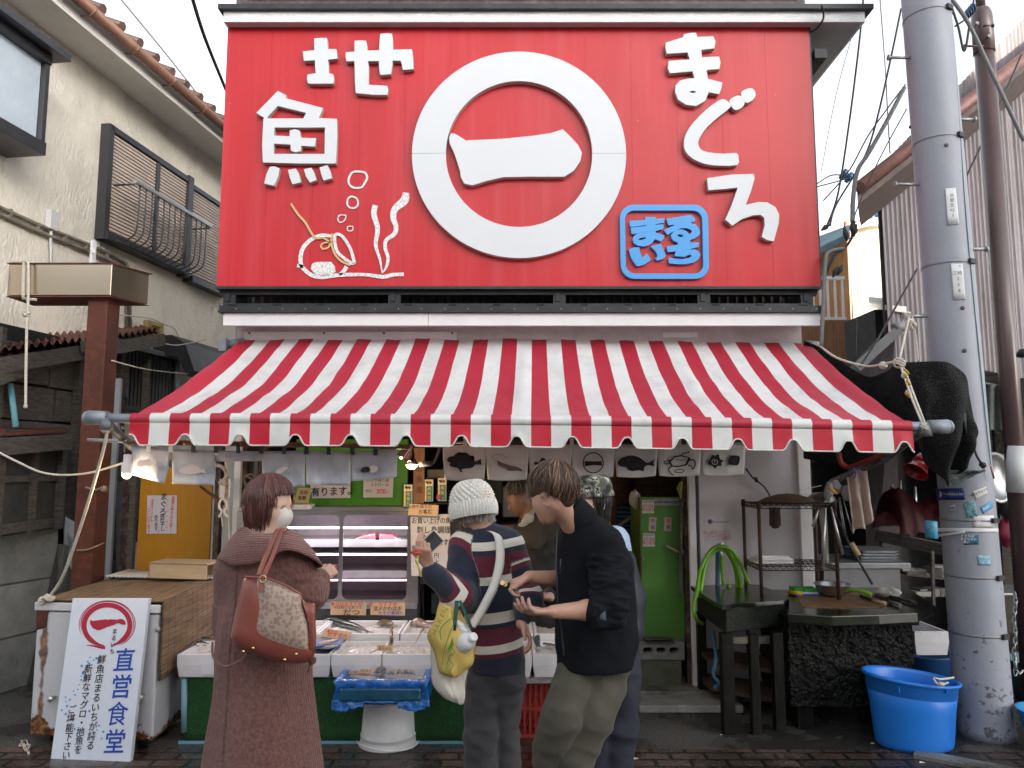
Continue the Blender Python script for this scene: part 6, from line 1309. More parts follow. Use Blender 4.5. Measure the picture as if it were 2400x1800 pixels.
for(x,y) in((1519,1188),(1521,1266)):
 card('sticker','white sticker with red and blue lettering, upper of two on the green locker' if y<1200 else 'white sticker with red and blue lettering, lower of two on the green locker','sticker',[(x-14,y-16),(x+14,y-16),(x+14,y+15),(x-14,y+15)],pgl,M_stk,[('食の',x,y-3,8,1,dict(bold=.011)),('安心宣言',x,y+6,9,1,dict(bold=.011,sx=.75)),('::',x-10,y-3,7,2,dict(bold=.05)),('::',x+10,y-3,7,2,dict(bold=.05)),('食品関連事業者',x,y-12,3.5,0)],th=.001)
card('sticker','grey strip label with black lettering at the top of the green locker','sticker',[(1533,1169),(1592,1169),(1592,1185),(1533,1185)],pgl,mat('grey_label',(.3,.33,.38),.5),[('食品衛生講習会受講済',1563,1177,5.5,0,dict(bold=.011))],th=.002)
for x,m_ in((1531,M_inkblue),(1567,M_inkred)):
 card('name_tag','small wooden name tag with round blue characters on the green locker' if x==1531 else 'small wooden name tag with a red top and clear clip on the green locker','tag',[(x-9,1212),(x+8,1213),(x+6,1246),(x-11,1244)],pgl,mat('pale_wood_tag',(.5,.4,.3),.6),[('中',x-1,1221,9,1 if x>1550 else 2,dict(bold=.014)),('俊',x-1,1236,9,2,dict(bold=.011))],th=.008)
bm=BM();tube(bm,[W(1561,1279,5.66),W(1585,1292,5.64),W(1600,1295,5.65)],.010,6);tube(bm,[W(1600,1295,5.65),W(1611,1284,5.66)],.010,6);tag(obj('handle_strap',bm,mat('bone_plastic',(.5,.42,.33),.5)),'bone coloured bent handle across the green locker edge','handle')
bm=BM();bar(bm,W(1592,1395,5.62),W(1598,1175,5.62),.022,.02);tag(obj('wooden_stick',bm,M_oldwood),'dark wooden stick leaning against the right edge of the green locker','stick')
bm=BM();grid(bm,lambda u,v:W(1488,1170,5.75)+Vector((.045*math.cos(u*6.28)*math.sin(v*3.14),.04*math.sin(u*6.28)*math.sin(v*3.14),-.07*math.cos(v*3.14)+.02*mnoise.noise(Vector((u*5,v*5,0))))),14,10);tag(obj('cloth',bm,mat('grey_cloth',(.5,.48,.44),.95)),'balled pale cloth hung on the corner of the green locker','cloth')
bm=BM();tube(bm,[W(1597,1128,5.55),W(1592,1145,5.55),W(1596,1168,5.55)],[.01,.022,.006],8);tag(obj('yellow_bag',bm,mat('yellow_net',(.25,.24,.03),.6,var=.4)),'small yellow green net bag hanging by the door post','bag')
cb=thing('concrete_blocks','grey hollow concrete block on a mossy concrete base under the green locker','block',W(1550,1600,5.6))
bm=BM();x0,x1=W(1494,1530,5.6).x,W(1603,1530,5.6).x;zA_,zB_=W(1550,1546,5.58).z,W(1550,1504,5.58).z
hol=[rrect(W(c_-11,1525,5.58).x,zA_+.045,W(c_+11,1525,5.58).x,zB_-.04,.018,4) for c_ in(1518,1549,1580)]
prism(bm,[(x0,zA_),(x1,zA_),(x1,zB_),(x0,zB_)],hol,lambda p:Vector((p[0],5.58,p[1])),.10,(0,-1,0));obj('hollow_block',bm,M_conc,cb)
bm=BM();bx(bm,(x0,5.6,.05),(x1-.02,5.8,zA_-.002));bx(bm,(x0,5.69,zA_),(x1,5.7,zB_),1);obj('base',bm,[mat('mossy_concrete',(.11,.12,.085),.9,var=.4,dirt=.8,dirtcol=(.03,.05,.02),ds=3,bump=.5),M_darkgap],cb)
bm=BM();bx(bm,W(1512,1500,5.55),W(1570,1492,5.66));bx(bm,W(1514,1504,5.56),W(1572,1501,5.66));tag(obj('wood_offcut',bm,M_oldwood,bevel=.003),'dark wood offcuts lying on the hollow concrete block','wood')
# behind the counter: fridge, table
bm=BM();bx(bm,W(1178,1212,6.6),W(1240,1138,7.0));tag(obj('foam_stack',bm,mat('greyish_foam',(.45,.46,.44),.6),bevel=.01),'stack of pale foam boxes behind the fishmonger','box')
bm=BM();bx(bm,W(1165,1290,6.4),W(1300,1218,7.0));tag(obj('steel_worktop',bm,M_ss,bevel=.006),'stainless worktop behind the fishmonger','worktop')
bm=BM();bx(bm,W(1110,1180,6.9),W(1178,1120,7.1));tag(obj('green_fridge',bm,mat('grey_green_enamel',(.16,.2,.16),.5),bevel=.01),'grey green cabinet at the back of the shop','cabinet')
bm=BM();bx(bm,W(1085,1460,5.75),W(1480,1330,5.95));tag(obj('counter',bm,mat('dim_counter',(.11,.11,.11),.5,.2,var=.2),bevel=.006),'dark steel counter the fishmonger stands behind','counter')
bm=BM();c_=W(1466,1255,6.1)
for i in range(7):bx(bm,c_+Vector((-.05,0,i*.035)),c_+Vector((.09,.2,i*.035+.02)))
tag(obj('blue_basket',bm,mat('blue_basket_plastic',(.03,.1,.16),.5)),'dark blue slotted basket beside the green locker','basket')
bm=BM();bar(bm,W(1430,1245,6.1),W(1488,1205,6.1),.05,.02);tag(obj('tilted_board',bm,mat('pale_board',(.4,.36,.3),.7)),'pale board tilted in front of the bamboo blind','board')
# == stone sink, chopping table
M_agg=mat('wet_aggregate_concrete',(.018,.019,.018),.5,var=.7,vs=45,bump=.6,bs=60,dirt=.8,dirtcol=(.008,.009,.007),ds=4)
def pebbles(m,sc=42):
 nt=m.node_tree;b=bsdf(m);tc=N(nt,'TexCoord');v=N(nt,'TexVoronoi');v.inputs['Scale'].default_value=sc;nt.links.new(tc.outputs['Object'],v.inputs[0])
 bp=N(nt,'Bump');bp.invert=True;bp.inputs['Strength'].default_value=1;bp.inputs['Distance'].default_value=.009;nt.links.new(v.outputs['Distance'],bp.inputs['Height'])
 l=b.inputs['Normal'].links
 if l:nt.links.new(l[0].from_socket,bp.inputs['Normal'])
 nt.links.new(bp.outputs[0],b.inputs['Normal'])
 old=b.inputs['Base Color'].links[0].from_socket;mx=N(nt,'Mix',data_type='RGBA',blend_type='MULTIPLY');mx.inputs[0].default_value=.8;nt.links.new(old,mx.inputs[6]);r=ramp(nt,[(0,1),(.5,.35)]);nt.links.new(v.outputs['Distance'],r.inputs[0]);nt.links.new(r.outputs[0],mx.inputs[7]);nt.links.new(mx.outputs[2],b.inputs['Base Color']);return m
pebbles(M_agg,55);speckle(M_agg,34,.16,(.05,.048,.042))
M_terr=speckle(mat('speckled_terrazzo',(.015,.018,.014),.6,var=.6,vs=60,bump=.6,bs=120,dirt=.7,dirtcol=(.02,.03,.015),ds=5),90,.25,(.09,.09,.08))
M_slime=mat('wet_dark_board',(.008,.010,.007),.2,var=.5,vs=6,dirt=.6,dirtcol=(.014,.024,.007),ds=4,bump=.3,bs=12,coat=.2)
M_wetwood=mat('wet_timber',(.008,.008,.007),.5,var=.6,vs=6,stretch=(5,5,1),bump=.6,bs=40,dirt=.6,dirtcol=(.016,.017,.014),ds=6)
def gp(x,y,z):return G(x,y,z)
sk_=thing('stone_sink','mossy dark terrazzo sink on timber legs under a wet board','sink',G(1770,1725))
zt=.775;A_,B_,C_,D_=gp(1700,1418,zt),gp(1840,1402,zt),gp(1790,1372,zt),gp(1632,1378,zt)
dn_=lambda p,z:Vector((p.x,p.y,z))
bm=BM();hexa(bm,[dn_(A_,.60),dn_(B_,.60),dn_(C_,.60),dn_(D_,.60),dn_(A_,.755),dn_(B_,.755),dn_(C_,.755),dn_(D_,.755)]);obj('basin',bm,M_terr,sk_,bevel=.012)
for x,y,wd,m_ in((1712,1722,.075,M_wetwood),(1776,1724,.055,M_wetwood),(1832,1716,.065,M_wetwood),(1650,1640,.06,M_wetwood)):
 p=G(x,y);bm=BM();bx(bm,(p.x-wd/2,p.y,0),(p.x+wd/2,p.y+wd,.60));obj('leg',bm,m_,sk_,bevel=.004)
bm=BM();bar(bm,G(1715,1700)+U_(.53),G(1830,1700)+U_(.53),.05,.04);obj('rail',bm,mat('pale_timber',(.16,.15,.11),.7,var=.4),sk_)
bm=BM()
for a,b,z in((1655,1830,.30),(1655,1830,.12)):p,q=G(a,1650),G(b,1690);hexa(bm,[Vector((p.x,p.y-.1,z)),Vector((q.x,q.y-.05,z)),Vector((q.x,q.y+.35,z)),Vector((p.x,p.y+.25,z)),Vector((p.x,p.y-.1,z+.03)),Vector((q.x,q.y-.05,z+.03)),Vector((q.x,q.y+.35,z+.03)),Vector((p.x,p.y+.25,z+.03))])
obj('lower_shelf',bm,mat('rotten_brown_board',(.05,.032,.025),.8,var=.5,bump=.4),sk_)
bm=BM();zb=.765;pts=[(1619,1373),(1700,1369),(1778,1370),(1800,1378),(1845,1396),(1838,1406),(1770,1412),(1735,1410),(1712,1417),(1694,1420),(1678,1412),(1650,1395)]
P_=[gp(x,y,.785) for x,y in pts];f_=[bm.verts.new(p) for p in P_];b_=[bm.verts.new(p-U_(.028)) for p in P_];bm.faces.new(f_);bm.faces.new(b_[::-1])
for i in range(len(f_)):bm.faces.new((f_[i],f_[(i+1)%len(f_)],b_[(i+1)%len(f_)],b_[i]))
tag(obj('wet_board',bm,M_slime,bevel=.004),'warped wet dark green board covering the stone sink','board')
ct=thing('chopping_table','black pebbly concrete block with a dark chopping top beside the utility pole','table',G(2000,1700))
z2=.74;pts=[(1846,1437),(1850,1405),(1800,1376),(1870,1371),(2060,1371),(2150,1392),(2190,1418),(2150,1436),(2060,1441),(1950,1444)]
def platebm(pts,z,th,wobble=0):
 bm=BM();P_=[gp(x,y,z) for x,y in pts];f_=[bm.verts.new(p) for p in P_];b_=[bm.verts.new(p-U_(th+wobble*mnoise.noise(p*9))) for p in P_];bm.faces.new(f_);bm.faces.new(b_[::-1])
 for i in range(len(f_)):bm.faces.new((f_[i],f_[(i+1)%len(f_)],b_[(i+1)%len(f_)],b_[i]))
 return bm
obj('top',platebm(pts,z2,.06),M_slime,ct,bevel=.006)
obj('worn_surface',platebm([(1868,1394),(1930,1388),(2040,1392),(2098,1410),(2060,1424),(1960,1425),(1880,1422)],z2+.004,.003),mat('worn_brown_wood',(.16,.085,.04),.5,var=.5,vs=14,dirt=.7,dirtcol=(.05,.035,.02),ds=9,bump=.4,bs=60),ct)
bm=BM();p,q=G(1853,1668),G(2148,1672);yb=4.86
def blk(u,v):
 return None
vs_=[]
n_u,n_v=60,40;xa_,xb_=W(1852,1600,yb).x,W(2145,1600,yb).x
def face(fn,n1,n2):grid(bm,fn,n1,n2)
dsp=lambda p:p+Vector((.0,1,0))*0
def nz(p):return .012*mnoise.noise(p*14)+.009*mnoise.noise(p*38)
face(lambda u,v:(lambda p:p-Vector((0,1,0))*nz(p)*1.4)(Vector((xa_+(xb_-xa_)*u+.01*mnoise.noise(Vector((v*9,u*3,1))),yb,.15+(.66-.15)*v))),90,50)
face(lambda u,v:(lambda p:p+Vector((1,0,0))*nz(p))(Vector((xb_+.01*mnoise.noise(Vector((v*9,3,1))),yb+.55*u,.15+(.66-.15)*v))),40,50)
face(lambda u,v:(lambda p:p-Vector((1,0,0))*nz(p))(Vector((xa_+.01*mnoise.noise(Vector((v*9,0,1))),yb+.55*u,.15+(.66-.15)*v))),40,50)
quad(bm,[(xa_,yb,.15),(xb_,yb,.15),(xb_,yb+.55,.15),(xa_,yb+.55,.15)]);obj('block',bm,M_agg,ct)
for x in(xa_+.05,xb_-.15):bm=BM();bx(bm,(x,yb+.03,0),(x+.1,yb+.5,.15));obj('foot',bm,M_wetwood,ct)
bm=BM();bx(bm,(xa_-.0,yb-.03,.648),(xb_+.03,yb+.55,z2-.06));obj('support',bm,M_wetwood,ct)
# rack
rk=thing('wire_rack','rusty brown two tier wire rack against the white panel behind the sink','rack',W(1850,1400,5.4))
M_rk=rusty(mat('rack_brown',(.05,.03,.024),.6,.3,var=.4),14,(.5,.65),(.05,.02,.01),(.12,.05,.022))
for m_ in(M_agg,M_terr,M_wetwood):bsdf(m_).inputs['Specular IOR Level'].default_value=.15
Yf,Yb=5.18,5.52;xl0,xr0=W(1782,1300,Yf).x,W(1961,1300,Yf).x;zt1=W(1782,1182,Yf).z;zt2=W(1782,1327,Yf).z
for x in(xl0,xr0):
 for y in(Yf,Yb):bm=BM();tube(bm,[(x,y,.74 if y==Yf else .3),(x,y,zt1+.02)],.0125,10);lathe(bm,[(.016,-.03),(.016,.01)],(x,y,zt1-.0),10);obj('post',bm,M_rk,rk)
for z in(zt1,zt2):
 bm=BM()
 for y in(Yf,Yb):
  for dz in(0,-.028):tube(bm,[(xl0,y,z+dz),(xr0,y,z+dz)],.004,6)
  n_=12
  for i in range(n_):a_=xl0+(xr0-xl0)*i/n_;b_=(xr0-xl0)/n_;tube(bm,[(a_,y,z),(a_+b_/2,y,z-.028),(a_+b_,y,z)],.0028,5)
 for x in(xl0,xr0):
  for dz in(0,-.028):tube(bm,[(x,Yf,z+dz),(x,Yb,z+dz)],.004,6)
  for i in range(7):a_=Yf+(Yb-Yf)*i/7;b_=(Yb-Yf)/7;tube(bm,[(x,a_,z),(x,a_+b_/2,z-.028),(x,a_+b_,z)],.0028,5)
 for i in range(16):x=xl0+(xr0-xl0)*(i+.5)/16;tube(bm,[(x,Yf,z+.004),(x,Yb,z+.004)],.0025,5)
 for y in(.33,.66):tube(bm,[(xl0,Yf+(Yb-Yf)*y,z),(xr0,Yf+(Yb-Yf)*y,z)],.003,5)
 obj('shelf',bm,M_rk,rk)
bm=BM();cx,cy=W(1850,1170,5.3).x,5.33;lathe(bm,[(.0,.055),(.07,.05),(.15,.028),(.2,.004),(.205,0),(.19,.0),(.12,.02),(.0,.035)],(cx,cy,zt1+.012),40,sy=.8,cap0=False);tag(obj('woven_basket_tray',bm,reed('woven_brown',[(.06,.03,.015),(.1,.055,.025),(.15,.08,.04)],.8,.02,80) if False else mat('woven_brown',(.1,.055,.028),.8,var=.6,vs=90,bump=1,bs=160)),'upturned round woven brown tray on top of the wire rack','basket')
bm=BM();lathe(bm,[(.0,.07),(.06,.062),(.09,.035),(.1,.004),(.105,.0),(.1,.0)],(W(1930,1175,5.3).x,5.33,zt1+.010),32,cap0=False);tag(obj('steel_bowl',bm,mat('dull_steel',(.3,.28,.26),.3,.9,var=.2)),'upturned dull steel bowl on top of the wire rack','bowl')
bm=BM();c=W(1812,1190,5.45);lathe(bm,[(.035,-.13),(.04,-.125),(.038,0)],(c.x,5.42,zt1-.035),20);lathe(bm,[(0,-.15),(.022,-.145),(.03,-.132)],(c.x,5.42,zt1-.035),16);tag(obj('hanging_strainer',bm,mat('rusty_strainer',(.06,.035,.03),.8,var=.5)),'rusty cylindrical strainer hanging under the top of the wire rack','strainer')
for k in range(3):
 bm=BM();x0,x1=W(1768+k*3,1318,5.3).x,W(1855,1318,5.3).x;z=zt2+.007+k*.011
 bx(bm,(x0,5.25,z),(x1,5.42,z+.008));hexa(bm,[(x0+.01,5.26,z+.008),(x1-.01,5.26,z+.008),(x1-.01,5.41,z+.008),(x0+.01,5.41,z+.008),(x0+.03,5.28,z+.03),(x1-.03,5.28,z+.03),(x1-.03,5.39,z+.03),(x0+.03,5.39,z+.03)]) if k==2 else None
 tag(obj('foam_tray',bm,M_poly,bevel=.002),['lowest white foam tray stacked on the wire rack','middle white foam tray stacked on the wire rack','topmost upturned white foam tray on the wire rack'][k],'tray')
bm=BM()
for i,(a_,b_) in enumerate((((1935,1190),(1928,1330)),((1948,1188),(1975,1300)),((1918,1195),(1905,1235)))):tube(bm,[W(*a_,5.15),W(*b_,5.15)],[.006,.012],6)
tag(obj('ladles',bm,M_alu),'worn pale ladles and skewers hanging at the right end of the wire rack','utensils')
bm=BM();tube(bm,wob([W(1926,1190,5.22),W(1932,1250,5.22),W(1933,1318,5.22)],.01),[.03,.022,.026],8);tag(obj('white_stick',bm,mat('peeling_white',(.45,.43,.4),.8,dirt=.6,ds=10)),'thick peeling white stick standing at the right end of the rack','stick')
# tap, hose
tp=thing('wall_tap','chromed wall tap on a blue standpipe against the white panel','tap',W(1680,1370,5.5))
bm=BM();tube(bm,[W(1681,1460,5.5),W(1682,1290,5.5)],.016,10);obj('standpipe',bm,mat('blue_pipe',(.02,.1,.18),.5),tp)
bm=BM();tube(bm,[W(1682,1290,5.5),W(1690,1285,5.42),W(1690,1305,5.4)],.011,8);tube(bm,[W(1681,1275,5.45),W(1697,1275,5.45)],.006,6);tube(bm,[W(1690,1285,5.45),W(1689,1275,5.45)],.009,8);obj('tap',bm,M_alu,tp)
M_hose=mat('lime_hose',(.13,.32,.02),.35,var=.08)
hs_=lambda pts:tube(bm,smooth_loop([W(x,y,Y) for x,y,Y in pts],6,False),.0135,10)
bm=BM()
hs_([(1692,1300,5.4),(1691,1330,5.42),(1696,1370,5.44)])
hs_([(1705,1370,5.46),(1735,1400,5.45),(1733,1350,5.42),(1712,1297,5.4),(1688,1281,5.39),(1665,1292,5.38),(1642,1335,5.34),(1634,1385,5.2),(1626,1420,5.0),(1632,1450,5.0),(1646,1462,5.1)])
hs_([(1728,1380,5.46),(1724,1335,5.43),(1708,1300,5.42),(1690,1287,5.4),(1668,1298,5.39),(1652,1330,5.36),(1644,1375,5.3),(1640,1400,5.3)])
hs_([(1757,1370,5.4),(1738,1328,5.4),(1718,1293,5.39),(1700,1282,5.37),(1685,1284,5.37)])
tag(obj('garden_hose',bm,M_hose),'lime green hose coiled over the wall tap and down beside the sink','hose')
bm=BM();hs_([(1985,1386,5.1),(2000,1383,5.05),(2020,1386,5.0),(2042,1394,4.95)]);tag(obj('hose_end',bm,M_hose),'short lime green hose end on the chopping table behind the steel bowl','hose')
bm=BM();tube(bm,smooth_loop([W(1672,1480,5.3),W(1678,1540,5.1),W(1672,1580,5.0),W(1685,1600,4.95),(W(1675,1612,4.9))],4,False),.012,8);tag(obj('blue_hose',bm,mat('blue_hose',(.05,.16,.26),.5)),'blue hose end hanging below the sink','hose')
# notices on the panel
pw=fplane(WY-.033)
card('sticker','white round emblem sticker reading yokohama on the white panel','sticker',[(1654,1213),(1710,1214),(1710,1233),(1654,1232)],pw,M_stk,[("I'm yokohama 847",1690,1223,6,2,dict(sx=.8)),('✺',1664,1223,16,2),('●',1664,1223,8,1)],th=.001)
card('notice','small white paper with red handwriting above the tap','notice',[(1651,1244),(1714,1242),(1715,1266),(1652,1269)],pw,mat('lavender_paper',(.5,.47,.54),.7),[('出し過ぎ',1664,1248,7,1),('出しっぱなしに',1686,1255,7,1),('注意!!',1700,1262,7,1)],th=.001)
rope('cord','black knotted cord slanting down the white panel above the rack',[W(1748,1098,5.55),W(1765,1120,5.55),W(1790,1140,5.55),W(1806,1165,5.55)],.006,M_cable,knots=[(W(1772,1124,5.54),.015)])
rope('string','upper cream string stretched from the black cord to the panel edge',[W(1806,1163,5.5),W(1860,1152,5.5),W(1925,1138,5.5)],.003)
rope('string','lower cream string stretched from the black cord to the panel edge',[W(1806,1163,5.5),W(1860,1160,5.5),W(1925,1156,5.5)],.003)
# things on the chopping table
bb_=thing('mixing_bowl','shiny stainless mixing bowl on the chopping table','bowl',gp(1950,1402,z2))
c=gp(1951,1396,z2+.005);bm=BM();lathe(bm,[(.0,.0),(.055,0),(.09,.02),(.112,.075),(.124,.081),(.124,.083),(.110,.080),(.086,.024),(.05,.006),(0,.005)],c,48,cap0=False);obj('bowl',bm,mat('polished_steel',(.62,.62,.64),.3,1,var=.04),bb_)
bm=BM();p=gp(1862,1396,z2);p.y-=.03;bx(bm,(p.x,p.y,z2+.003),(p.x+.16,p.y+.12,z2+.015));bx(bm,(p.x+.005,p.y+.01,z2+.0155),(p.x+.16,p.y+.12,z2+.027),1);tag(obj('scouring_pad',bm,[mat('blue_pad',(.02,.1,.35),.7),M_poly]),'blue and white pads under the green scouring pad','pad')
bm=BM();hexa(bm,[(p.x+a,p.y+b,z2+e) for e in(.028,.05) for a,b in((0,.02),(.15,0),(.16,.12),(0,.13))]);tag(obj('green_pad',bm,mat('green_pad',(.03,.3,.04),.9,var=.5,vs=60,bump=1,bs=120)),'green scouring pad beside the mixing bowl','pad')
bm=BM();tube(bm,wob([gp(1850,1388,z2+.015),gp(1866,1390,z2+.02),gp(1880,1392,z2+.015)],.01),.016,8);tag(obj('yellow_cloth',bm,mat('yellow_cloth',(.5,.3,.01),.8)),'yellow cloth behind the pads on the chopping table','cloth')
bm=BM()
for dx in(0,.055):
 cc=gp(2070+dx*400,1392,z2+.03);grid(bm,lambda u,v,cc=cc,dx=dx:cc+Vector((math.cos(u*6.283)*math.sin(v*3.1416)*.055,math.sin(u*6.283)*math.sin(v*3.1416)*.04,-math.cos(v*3.1416)*.032+.01))*(1+.35*mnoise.noise(Vector((math.cos(u*6.283)*1.7,math.sin(u*6.283)*1.7,v*5+dx*30)))),22,14)
tag(obj('crumpled_cloth',bm,mat('crumpled_rag',(.38,.38,.33),.95,var=.4,vs=12)),'crumpled pale rag at the back of the chopping table','cloth')
M_blade=mat('dark_blade',(.08,.08,.085),.35,.8,var=.3)
for a_,b_,c_,hm,lb in(((2015,1397),(2045,1408),(2075,1414),mat('pale_handle',(.4,.28,.16),.7),'knife with a pale wooden handle on the chopping table'),((2060,1400),(2085,1410),(2110,1418),mat('grey_handle',(.1,.1,.095),.7),'knife with a dark grey handle nearest the table edge'),((2050,1394),(2110,1404),(2148,1414),M_blade,'long dark blade lying behind the two knives')):
 t=thing('knife',lb,'knife',gp(*b_,z2));bm=BM();p,q,r_=gp(*a_,z2+.012),gp(*b_,z2+.014),gp(*c_,z2+.016);bar(bm,p,q,.004,.028);obj('blade',bm,M_blade,t);bm=BM();tube(bm,[q,r_],[.011,.013],8);obj('handle',bm,hm,t)
# right hand awning arm bits: red pipe, towel, lamp
bm=BM();tube(bm,smooth_loop([W(1966,1062,4.9),W(1972,1085,4.88),W(1990,1095,4.85),(W(2020,1085,4.7)),W(2100,1052,4.5)],5,False),.016,10);tag(obj('red_pipe',bm,mat('red_paint_pipe',(.30,.03,.025),.5,var=.3)),'red painted bent pipe below the right end of the awning','pipe')
rod_a,rod_b=W(1925,1172,4.95),W(2078,1062,4.6)
bm=BM();tube(bm,[rod_a,W(2010,1108,4.75),rod_b],.017,10);tag(obj('grey_pole',bm,M_oldwood),'rough grey pole carrying the towel below the awning','pole')
bm=BM()
def tw(u,v):
 tp=W(1984+46*u,1118-24*u+4*math.sin(u*9),4.72);bt=W(2004+48*u-10*abs(u-.4),1252-34*(u>.45)*(u-.45)*3.2-14*math.sin(u*5),4.72);p=tp.lerp(bt,v)
 return p+Vector((.0,.022*math.sin(u*13)*(.3+v)+.01*mnoise.noise(Vector((u*4,v*6,0))),0))
grid(bm,tw,40,24);o_=obj('towel',bm,mat('beige_towel',(.44,.34,.29),.95,var=.15,vs=8,bump=.4,bs=180));o_.modifiers.new('s','SOLIDIFY').thickness=.004;tag(o_,'beige towel pegged on the rough grey pole','towel')
bm=BM();tube(bm,[W(2001,1096,4.66),W(2006,1110,4.68),W(2003,1122,4.7)],.004,6);tube(bm,[W(2014,1098,4.66),W(2008,1108,4.68)],.004,6);tag(obj('clothes_peg',bm,mat('blue_peg',(.05,.12,.5),.5)),'blue clothes peg holding the beige towel','peg')
gb=thing('rubber_gloves','bunch of grey gloves and an orange clip hanging at the end of the rough pole','gloves',W(1950,1160,4.85))
for i,(x0_,y0_,x1_,y1_) in enumerate(((1945,1130,1936,1170),(1955,1128,1962,1160),(1975,1140,1982,1172))):
 bm=BM();tube(bm,wob([W(x0_,y0_,4.8),W((x0_+x1_)/2,(y0_+y1_)/2,4.8),W(x1_,y1_,4.8)],.02,9,i),[.02,.035,.012],8);obj('glove',bm,mat('grey_glove',(.3+.08*i,.3+.07*i,.29+.07*i),.7,var=.3),gb)
bm=BM();tube(bm,[W(1942,1144,4.72),W(1952,1150,4.72),W(1962,1158,4.72)],.008,6);obj('orange_clip',bm,mat('orange_clip',(.55,.22,.01),.5),gb)
bm=BM();tube(bm,[W(1962,1215,4.9),W(1990,1275,4.8),W(2045,1370,4.7)],.008,7);tube(bm,[W(1995,1272,4.79),W(2012,1302,4.77)],[.016,.02],8,mi=1);tag(obj('steel_hook_rod',bm,[M_blacksteel,mat('cork',(.3,.23,.12),.8)]),'thin black rod with a cork grip leaning across the workshop counter','rod')
bm=BM()
for x,x2,y2 in((1968,1985,1270),(1975,1998,1250),(1965,1978,1255)):tube(bm,[W(x,1165,4.85),W(x2,y2,4.85)],.003,5)
tag(obj('skewers',bm,M_galv),'thin steel skewers hanging from the end of the rough pole','skewers')
rl=thing('red_lamp','red enamel lamp hanging below the black netting','lamp',W(2155,1090,4.9));dl=(W(2140,1110,4.85)-W(2170,1060,4.9)).normalized()
bm=BM();lathe(bm,[(.015,-.03),(.04,-.015),(.052,.03),(.056,.055),(.05,.06),(.062,.1),(.078,.125),(.080,.13)],W(2166,1072,4.9),28,dl);o_=obj('shade',bm,mat('red_enamel_lamp',(.32,.015,.02),.25,var=.08,coat=.5),rl);o_.modifiers.new('s','SOLIDIFY').thickness=.003
bm=BM();tube(bm,[W(2166,1072,4.9)+dl*.05+Vector((.056*math.cos(i*.4),.056*math.sin(i*.4),.0)) for i in range(8)],.003,5);obj('cord',bm,M_rope,rl)
# == workshop beyond
wk=thing('dark_workshop','dark open workshop with a low roof between the shop and the lilac building','building',W(2100,1500,6.5))
M_wk=mat('dark_workshop_wall',(.03,.028,.03),.8,var=.5,vs=2)
wx0=2.24;bm=BM();bx(bm,(wx0,8.0,0),(6.6,8.1,2.25));bx(bm,(6.5,5.9,0),(6.6,8,2.25));bx(bm,(wx0+.003,5.7,0),(wx0+.03,8,2.3));obj('wall',bm,M_wk,wk)
bm=BM();hexa(bm,[(wx0,5.75,2.26),(6.7,5.6,2.26),(6.7,8.1,2.26),(wx0,8.1,2.26),(wx0,5.75,2.3),(6.7,5.6,2.3),(6.7,8.1,2.4),(wx0,8.1,2.4)]);obj('roof',bm,mat('grey_green_netting',(.12,.14,.125),.9,var=.4,vs=20),wk)
bm=BM()
for i in range(9):bx(bm,(4.5+i*.2,7.6,0),(4.68+i*.2,7.62,2.2))
obj('plank_wall',bm,M_oldwood,wk)
bm=BM();p0=W(2302,880,5.5);p1=W(2420,905,5.3);bar(bm,p0,p1,.05,.08);obj('eave_board',bm,M_oldwood,wk)
bm=BM();grid(bm,lambda u,v:W(2300+130*u,900+105*v+8*u,5.52+.02*math.sin(u*30)),40,8);obj('net_curtain',bm,mat('grey_green_net',(.10,.12,.11),.9,var=.3,vs=60),wk)
tb=thing('steel_counter','pale steel counter with stacked metal trays inside the dark workshop','counter',W(2030,1400,5.8))
za=W(2030,1320,5.7).z
bm=BM();bx(bm,(W(1925,1320,5.7).x,5.7,za-.04),(W(2135,1320,5.7).x,6.3,za));obj('top',bm,mat('worn_steel_top',(.3,.31,.33),.35,.6,var=.2),tb,bevel=.004)
bm=BM();bx(bm,(W(1930,1320,5.72).x,5.72,.0),(W(2108,1320,5.72).x,6.25,za-.041));obj('body',bm,mat('dim_grey_panel',(.17,.17,.18),.5,var=.15,dirt=.4,ds=4),tb)
for k in range(4):
 bm=BM();x0,x1=W(2015+k*2,1310,5.75).x,W(2108,1310,5.75).x;z=za+.002+k*.022
 hexa(bm,[(x0+.02,5.76,z),(x1-.02,5.76,z),(x1-.02,6.08,z),(x0+.02,6.08,z),(x0,5.74,z+.018),(x1,5.74,z+.018),(x1,6.1,z+.018),(x0,6.1,z+.018)])
 tag(obj('metal_tray',bm,M_alu,bevel=.003),['lowest','second lowest','second highest','topmost'][k]+' metal tray of the stack on the workshop counter','tray','metal trays stacked on the workshop counter')
bm=BM();grid(bm,lambda u,v:W(2075+135*u,1250-10*math.sin(u*3),6.4)+Vector((.02*mnoise.noise(Vector((u*9,v*5,3))),-.25+.5*v,(.30+.08*math.sin(u*6+1))*math.sin(v*3.14)**.5*(.5+.5*math.sin(min(1,u*5)*1.57))+.05*mnoise.noise(Vector((u*7,v*7,0))))),40,20);tag(obj('red_tarpaulin',bm,mat('red_vinyl',(.035,.0012,.004),.55,var=.2,spec=.2,bump=.5,bs=14)),'crumpled dark red vinyl cover in the workshop beside the pole','cover')
bm=BM();bar(bm,W(2055,1255,6.4),W(2225,1290,5.9),.06,.09);bar(bm,W(2065,1260,6.4),W(2065,1420,6.3),.03,.03);bar(bm,W(2185,1290,5.9),W(2188,1420,5.9),.02,.02);bar(bm,W(2055,1330,6.9),W(2230,1350,6.9),.5,.04);tag(obj('shelf_frame',bm,M_oldwood),'dim timber shelf frame behind the workshop counter','shelf')
rn=random.Random(9)
